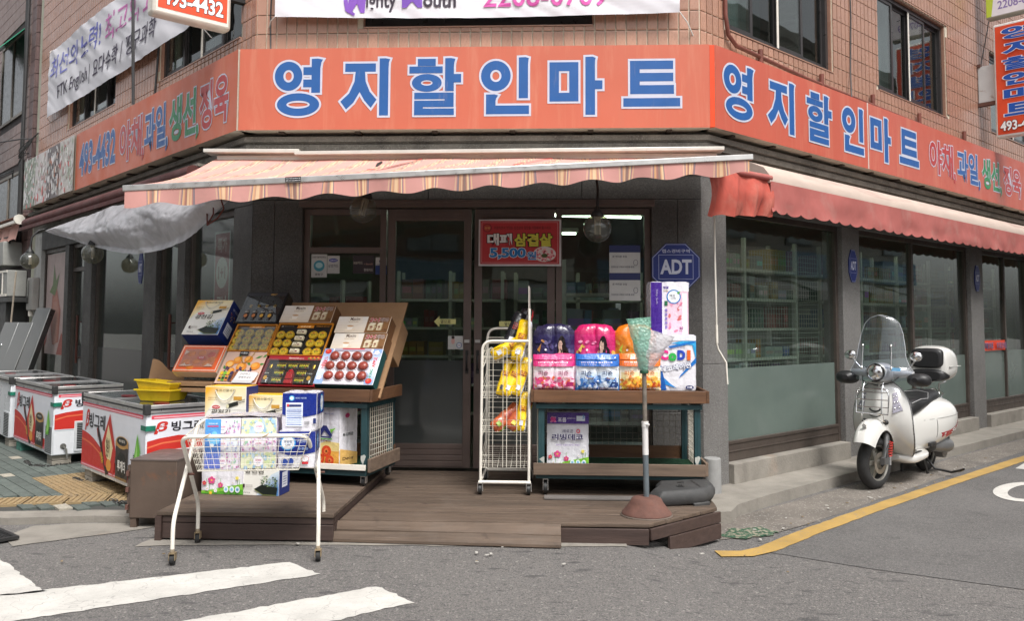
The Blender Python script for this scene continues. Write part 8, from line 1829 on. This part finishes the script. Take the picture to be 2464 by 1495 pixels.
for s in (-1, 1): 
    m = MB(); m.tube([shield(.5 + s * .5, v) + V((-.008, 0, 0)) for v in [i / 24 for i in range(2, 24)]], .009, 8); m.obj('shield_trim', M('grey_trim', (.2, .2, .2), rough=.3, metal=.5), sc, smooth=60)
m = MB(); m.cbox(-.2, 0, .47, .16, .2, .2); m.obj('inner_fender', BLACKP, sc, bevel=.03)
for s in (-1, 1):
    u0 = .5 - s * .30; vs = [shield(u0 + s * .02, .5), shield(u0 - s * .13, .53), shield(u0 - s * .12, .7), shield(u0 - s * .04, .69)]
    m = MB(); vs = [p + V((.014, s * .012, 0)) for p in vs]; m.add([p + V((.006, s * .003, 0)) for p in vs] + [p + V((-.03, 0, 0)) for p in vs], [(0, 1, 2, 3), (3, 2, 1, 0), (0, 1, 5, 4), (1, 2, 6, 5), (2, 3, 7, 6), (3, 0, 4, 7)]); tl_ = m.obj('turn_signal', M('clear_lens', (.3, .28, .33), rough=.12, coat=1, metal=.5, nvar=.4, nscale=40), sc)
    m = MB()
    for i in range(2):
        for j in range(3): p = vs[0].lerp(vs[1], .25 + .45 * i).lerp(vs[3].lerp(vs[2], .25 + .45 * i), .2 + .3 * j); m.sphere(p + V((.006, s * .003, 0)), .009, 10, 6)
    m.obj('lens_bulb', CHROME, tl_, smooth=60)
a = Art((-.035, .0, .74), U=(0, 1, 0), W=(0, 0, 1), N=(1, 0, 0), base=.0); 
m = MB(); m.tube([(-.045, .06 * math.cos(q), .70 + .035 * math.sin(q)) for q in [math.pi + i * math.pi / 8 for i in range(9)]], .005, 6); m.tube([(-.045, .05 * math.cos(q), .745 + .03 * math.sin(q)) for q in [math.pi + i * math.pi / 8 for i in range(9)]], .009, 6); m.obj('horn_grille', BLACKP, sc, smooth=60)
# front rack
m = MB(); rx = .03
m.tube(bend([(rx, -.15, .70), (rx - .02, -.155, .88), (rx - .03, -.13, .93), (rx - .03, .13, .93), (rx - .02, .155, .88), (rx, .15, .70)], .03) , .008, 8, closed=True)
for z in (.76, .83, .9): m.tube([(rx - .008, -.15, z), (rx - .008, .15, z)], .006, 6)
for y in (-.09, .09): m.tube([(rx, y, .70), (rx - .02, y, .93), (rx - .06, y, .985), (rx - .12, y * .9, .985)], .007, 6); m.tube([(rx, y * 1.1, .70), (rx - .01, y * 1.1, .64), (rx - .08, y * 1.1, .62)], .008, 6)
m.tube([(rx - .12, -.08, .985), (rx - .12, .08, .985)], .007, 6); m.obj('front_rack', CHROME, sc, smooth=60)
m = MB()
for y in (-.1, .1): m.sphere((rx - .075, y, .62), .026, 14, 8)
m.obj('rack_rubber', BLACKP, sc, smooth=60)
# headset
m = MB(); loftx(m, [(-.36, .03, 1.0, 1.06, 2), (-.3, .11, .99, 1.13, 2.2), (-.22, .14, .98, 1.17, 2.2), (-.14, .12, .99, 1.17, 2.2), (-.09, .095, 1.0, 1.16, 2)]); m.M = RZ(90); loftx(m, [(-.27, .03, 1.03, 1.1, 2), (-.18, .05, 1.02, 1.12, 2), (0, .07, 1.02, 1.14, 2), (.18, .05, 1.02, 1.12, 2), (.27, .03, 1.03, 1.1, 2)]) if False else None; m.M = None
m.tube([(-.24, -.3, 1.07), (-.22, -.14, 1.07), (-.21, 0, 1.07), (-.22, .14, 1.07), (-.24, .3, 1.07)], [.028, .045, .05, .045, .028], 16); m.obj('headset', SW, sc, smooth=70)
m = MB(); m.lathe([(.001, .025), (.035, .022), (.06, .01), (.068, 0), (.074, .004), (.078, -.005), (.078, -.02)], 28, T(-.075, 0, 1.08) @ RY(90)); m.obj('headlight', CHROME, sc, smooth=60)
m = MB(); m.lathe([(.078, -.002), (.083, .006), (.087, -.004), (.085, -.02)], 28, T(-.08, 0, 1.08) @ RY(90)); m.obj('headlight_ring', M('dark_chrome', (.15, .15, .15), rough=.15, metal=1), sc, smooth=60)
for s in (-1, 1):
    m = MB(); m.M = T(-.25, s * .345, 1.02) @ RZ(s * -8); loftx(m, [(-.1, .02, -.03, .03, 2), (-.06, .08, -.06, .05, 2.2), (0, .115, -.07, .06, 2.4), (.06, .09, -.055, .055, 2.2), (.1, .03, -.02, .02, 2)], 24, 4); m.M = None; m.obj('hand_muff', SEAT, sc, smooth=70)
    m = MB(); m.tube([(-.27, s * .2, 1.09), (-.29, s * .27, 1.16), (-.28, s * .3, 1.2)], .008, 8); m.sphere((-.26, s * .315, 1.235), .058, 20, 12, None, (.55, 1.05, .8)); m.obj('mirror', CHROME, sc, smooth=60)
# windscreen
def screen(u, v):
    c = 2 * u - 1; P = [(.99, .16), (1.02, .27), (1.08, .31), (1.14, .27), (1.22, .235), (1.32, .225), (1.45, .2), (1.55, .165), (1.6, .11), (1.625, .02)]
    t_ = v * (len(P) - 1); k = min(len(P) - 2, int(t_)); f = t_ - k; z, hw = (A_ + (B_ - A_) * f for A_, B_ in zip(P[k], P[k + 1]))
    return V((-.06 - (z - 1.0) * .24 - .14 * c * c * (hw / .3), hw * c, z + (.03 * (1 - c * c) if v < .3 else 0)))
m = MB(); m.grid(lambda u, v: screen(1 - u, v), 26, 40); m.grid(lambda u, v: screen(u, v) - V((.004, 0, 0)), 26, 40); m.obj('windscreen', glassm('windscreen_acrylic', (.86, .88, .92), .1), sc, smooth=80)
m = MB(); m.tube([screen(u, v) for u, v in [(0, i / 30) for i in range(4, 31)] + [(i / 6, 1) for i in range(1, 6)] + [(1, i / 30) for i in range(30, 3, -1)]], .0032, 6); m.obj('screen_edge', M('milky_acrylic_edge', (.55, .57, .6), rough=.2), sc, smooth=60)
for s in (-1, 1):
    m = MB(); m.tube([(-.1, s * .14, 1.12), (-.13, s * .135, 1.33)], .006, 8); m.sphere((-.1, s * .14, 1.12), .016, 12, 8); m.sphere((-.125, s * .135, 1.335), .014, 12, 8); m.obj('screen_stay', CHROME, sc, smooth=60)
a = Art((-.098, .16, 1.1), U=(0, 1, 0), W=(-.1, 0, 1), N=(1, 0, 0), base=.004); a.rect(-.02, 0, .09, .03, hx('#7ab8e4')); a.build('blue_sticker', sc)
# floorboard
m = MB(); loftx(m, [(-.3, .12, .24, .3, 3), (-.42, .22, .2, .29, 4), (-.6, .235, .2, .285, 4), (-.78, .235, .22, .29, 4), (-.9, .18, .24, .3, 3)]); m.obj('floorboard', SW, sc, smooth=60)
m = MB()
for y in (-.17, -.12, .12, .17): m.box(-.75, -.42, y - .012, y + .012, .287, .294)
m.obj('floor_strip', BLACKP, sc)
# rear body
m = MB(); loftx(m, [(-.7, .1, .28, .62, 2.4), (-.78, .15, .26, .68, 2.6), (-.95, .22, .25, .74, 2.6), (-1.15, .29, .27, .78, 2.4), (-1.35, .32, .31, .79, 2.3), (-1.52, .29, .37, .78, 2.3), (-1.66, .19, .46, .73, 2.2), (-1.76, .06, .55, .66, 2)], 40, 5); m.obj('rear_body', SW, sc, smooth=75)
m = MB(); m.box(-1.52, -1.2, -.1, .1, .2, .42); m.M = None; m.obj('engine_block', M('dark_alloy', (.07, .07, .07), rough=.5, metal=.4, nvar=.3), sc, bevel=.03)
m = MB(); m.tube([(-1.1, .16, .3), (-1.3, .2, .29), (-1.45, .2, .28)], [.05, .075, .07], 16); m.cyl((-1.37, .12, .245), (-1.37, .2, .245), .09, 20); m.obj('engine_cover', M('grey_engine_alloy', (.2, .2, .2), rough=.4, metal=.5, nvar=.2), sc, smooth=50)
m = MB(); m.box(-1.02, -.86, .2, .235, .32, .36); m.obj('footpeg', BLACKP, sc, bevel=.006)
m = MB(); m.box(-1.9, -1.78, -.09, .09, .28, .52); m.obj('mudflap', BLACKP, sc, bevel=.01)
def cowl(x, z): # point on the left cowl surface
    S = catmull([(-.7, .1, .28, .62), (-.78, .15, .26, .68), (-.95, .22, .25, .74), (-1.15, .29, .27, .78), (-1.35, .32, .31, .79), (-1.52, .29, .37, .78), (-1.66, .19, .46, .73), (-1.76, .06, .55, .66)], 8)
    s_ = min(S, key=lambda q: abs(q[0] - x)); zz = max(-1, min(1, (z - (s_[2] + s_[3]) / 2) / ((s_[3] - s_[2]) / 2))); return V((x, s_[1] * (1 - abs(zz) ** 2.3) ** (1 / 2.3) + .003, z))
m = MB(); n = 14; vs = []
for i in range(n + 1): x = -1.08 - .56 * i / n; zb = .375 + .14 * (i / n) ** 1.5; vs += [cowl(x, zb), cowl(x, zb + .035), cowl(x, zb + .07)]
m.add(vs, [(3 * i + k, 3 * i + k + 1, 3 * i + k + 4, 3 * i + k + 3) for i in range(n) for k in (0, 1)]); m.obj('red_decal', M('red_decal', (.42, .02, .03), rough=.3), sc, smooth=60)
gv, gf = glyphs('SUPER', .03); x0, x1 = min(p[0] for p in gv), max(p[0] for p in gv); y1 = max(p[1] for p in gv)
m = MB(); m.add([cowl(-1.62 + .34 * (1 - (p[0] - x0) / (x1 - x0)) * 1 + 0, .43 + .07 * (1 - (-1.62 + .34 * (1 - (p[0] - x0) / (x1 - x0)) + 1.62) / .34) + .045 * p[1] / y1) + V((0, .003, 0)) for p in gv], gf); m.obj('decal_lettering', M('white_decal', (.7, .7, .7), rough=.3), sc)
# seat
m = MB(); loftx(m, [(-.64, .05, .62, .7, 2), (-.68, .11, .6, .76, 2.4), (-.8, .155, .63, .8, 2.6), (-.98, .17, .68, .8, 2.8), (-1.12, .17, .71, .83, 2.8), (-1.3, .165, .72, .86, 2.8), (-1.46, .13, .73, .85, 2.5), (-1.54, .05, .76, .82, 2)], 36, 5); m.obj('seat', SEAT, sc, smooth=70)
m = MB(); m.tube([(-.7, .115, .755), (-.85, .15, .79), (-1.02, .16, .785), (-1.15, .12, .835), (-1.18, 0, .85), (-1.15, -.12, .835), (-1.02, -.16, .785)], .004, 6); m.obj('seat_piping', M('grey_piping', (.35, .35, .35), rough=.5), sc, smooth=60)
m = MB(); m.tube([(-1.42, -.15, .76), (-1.58, -.13, .8), (-1.7, 0, .84), (-1.58, .13, .8), (-1.42, .15, .76)], .01, 8); m.tube([(-1.55, -.1, .8), (-1.62, -.08, .9), (-1.9, -.06, .91)], .009, 8); m.tube([(-1.55, .1, .8), (-1.62, .08, .9), (-1.9, .06, .91)], .009, 8); m.obj('rear_rack', CHROME, sc, smooth=60)
# top case
m = MB(); loftx(m, [(-1.5, .15, .95, 1.25, 3), (-1.54, .2, .93, 1.29, 3.2), (-1.68, .225, .92, 1.31, 3), (-1.82, .215, .925, 1.28, 2.8), (-1.92, .17, .95, 1.2, 2.5), (-1.96, .08, 1.0, 1.12, 2)], 40, 5); m.obj('top_case', SW, sc, smooth=70)
m = MB(); loftx(m, [(-1.47, .13, 1.09, 1.25, 4), (-1.49, .165, 1.07, 1.28, 4), (-1.55, .17, 1.07, 1.285, 4)], 36, 3); m.obj('backrest_pad', SEAT, sc, smooth=60)
m = MB(); loftx(m, [(-1.47, .14, .95, 1.04, 3), (-1.5, .185, .93, 1.06, 3), (-1.6, .2, .93, 1.06, 3)], 36, 3); m.obj('backrest_pad', SEAT, sc, smooth=60)
m = MB(); m.box(-1.9, -1.56, -.226, .226, 1.087, 1.091); m.obj('case_seam', M('pale_grey_seam', (.5, .5, .48), rough=.4), sc)
m = MB()
for s_, e in ((-1, .02), (1, -.02)): m.tube([(-.22, s_ * .18, 1.05), (-.12, s_ * .14, .99), (-.13, s_ * .05 + e, .96), (-.24, e, .94)], .006, 6)
m.tube([(-.1, .1, .42), (.0, .13, .4), (.02, .12, .3)], .006, 6); m.obj('cable', BLACKP, sc, smooth=60)
m = MB(); m.tube([cowl(x, .60 - .06 * (x + 1.2)) for x in [-.85 - .8 * i / 20 for i in range(21)]], .0025, 5); m.tube([cowl(-1.02, z) for z in [.4 + .02 * i for i in range(10)]], .0025, 5); m.obj('panel_seam', M('grey_seam_line', (.2, .2, .19), rough=.6), sc, smooth=60)  # thin grey lines along the panel joints
m = MB(); m.box(-1.93, -1.92, -.1, .1, .5, .62); m.obj('number_plate', WHITE, sc)
# stands
m = MB(); m.tube([(-.95, .1, .24), (-1.0, .13, .1), (-1.02, .14, .03)], .014, 8); m.tube([(-1.15, .06, .2), (-1.2, .15, .06), (-1.17, .32, .045), (-1.13, .42, .08), (-1.12, .46, .1)], .012, 8); m.tube([(-1.0, -.1, .24), (-1.02, -.12, .02)], .014, 8); m.obj('centre_stand', BLACKP, sc, smooth=60)
m = MB(); m.tube([(-.85, -.2, .2), (-1.2, -.24, .2), (-1.6, -.22, .3)], [.03, .05, .05], 14); m.obj('exhaust', M('dark_exhaust', (.1, .1, .1), rough=.4, metal=.6), sc, smooth=60)
# ---- small litter on the ground
rnd = random.Random(21); m = MB()
for i in range(60):
    x = rnd.uniform(1.5, 5.5); y = rnd.uniform(-.05, .35) + x * 1.03 + 5.1
    if rnd.random() < .4: x, y = rnd.uniform(-3.4, 1.5), rnd.uniform(5.4, 6.0)
    s = rnd.uniform(.006, .018); a_ = rnd.uniform(0, 3)
    m.M = T(x, y, .012 - (.12 if x > 1.5 else 0)) @ RZ(math.degrees(a_)); m.box(-s, s, -s * .5, s * .5, 0, .004, (.5, .48, .44) if rnd.random() < .6 else (.25, .18, .1))
m.M = None; m.obj('litter', PRINT, None, None, kind='stuff', label='specks of paper litter and leaf scraps along the gutter', cat='litter')
# sun does not reach under the awnings: nothing else lights them
# ============================================================ CARS parked across the streets, seen only in the window reflections
def car(lab, Mw, col, van=False):
    t = thing('parked_car', lab, 'car', Mw, 'cars parked across the streets'); L = 4.4; h = 1.45 if not van else 1.9
    body = M('car_paint' + str(col[0]), col, rough=.2, coat=.6, nvar=.03)
    m = MB(); loftx(m, [(-2.2, .7, .4, .75, 4), (-2.1, .84, .28, .9, 5), (-1.2, .88, .22, .95, 5), (1.0, .88, .22, .93, 5), (1.8, .84, .24, .82, 4.5), (2.15, .7, .3, .68, 4)], 32, 4); m.obj('body', body, t, smooth=50)
    m = MB(); loftx(m, [(-2.0, .6, .85, .95, 3), (-1.7, .7, .85, h - .12, 4), (-.9, .72, .85, h, 4), (.1, .7, .85, h - .03, 4), (.75, .68, .85, 1.12, 3.5), (1.05, .6, .85, .93, 3)], 32, 4); m.obj('cabin', M('dark_car_glass', (.02, .025, .03), rough=.06, coat=.5), t, smooth=50)
    m = MB(); loftx(m, [(-1.65, .5, h - .16, h - .1, 3), (-.9, .66, h - .05, h + .02, 4), (.1, .62, h - .09, h - .01, 4), (.2, .5, h - .1, h - .06, 3)], 28, 3); m.obj('roof', body, t, smooth=50)
    for x in (-1.35, 1.35):
        for y in (-.8, .8):
            m = MB(); m.cyl((x, y - .1, .31), (x, y + .1, .31), .31, 26); w_ = m.obj('wheel', RUB, t, smooth=40); m = MB(); m.cyl((x, y - .105, .31), (x, y + .105, .31), .19, 20); m.obj('rim', SILV, w_, smooth=40)
    for y in (-.6, .6): m = MB(); m.cbox(2.08, y, .62, .1, .3, .12); m.obj('headlight', CHROME, t, bevel=.03); m = MB(); m.cbox(-2.14, y, .72, .1, .28, .14); m.obj('tail_light', M('tail_red', (.3, .01, .01), rough=.2), t, bevel=.03)
car('silver hatchback parked across the side street, facing the right windows', T(8.5, 10.4, -.12) @ RZ(45), (.4, .41, .42))
car('white van parked across the left street, facing the side doors', T(-11.2, 11.2, 0) @ RZ(-45), (.7, .7, .68), True)
car('white car parked behind the viewer on the far side of the street', T(2.5, -5.5, 0), (.65, .65, .63))
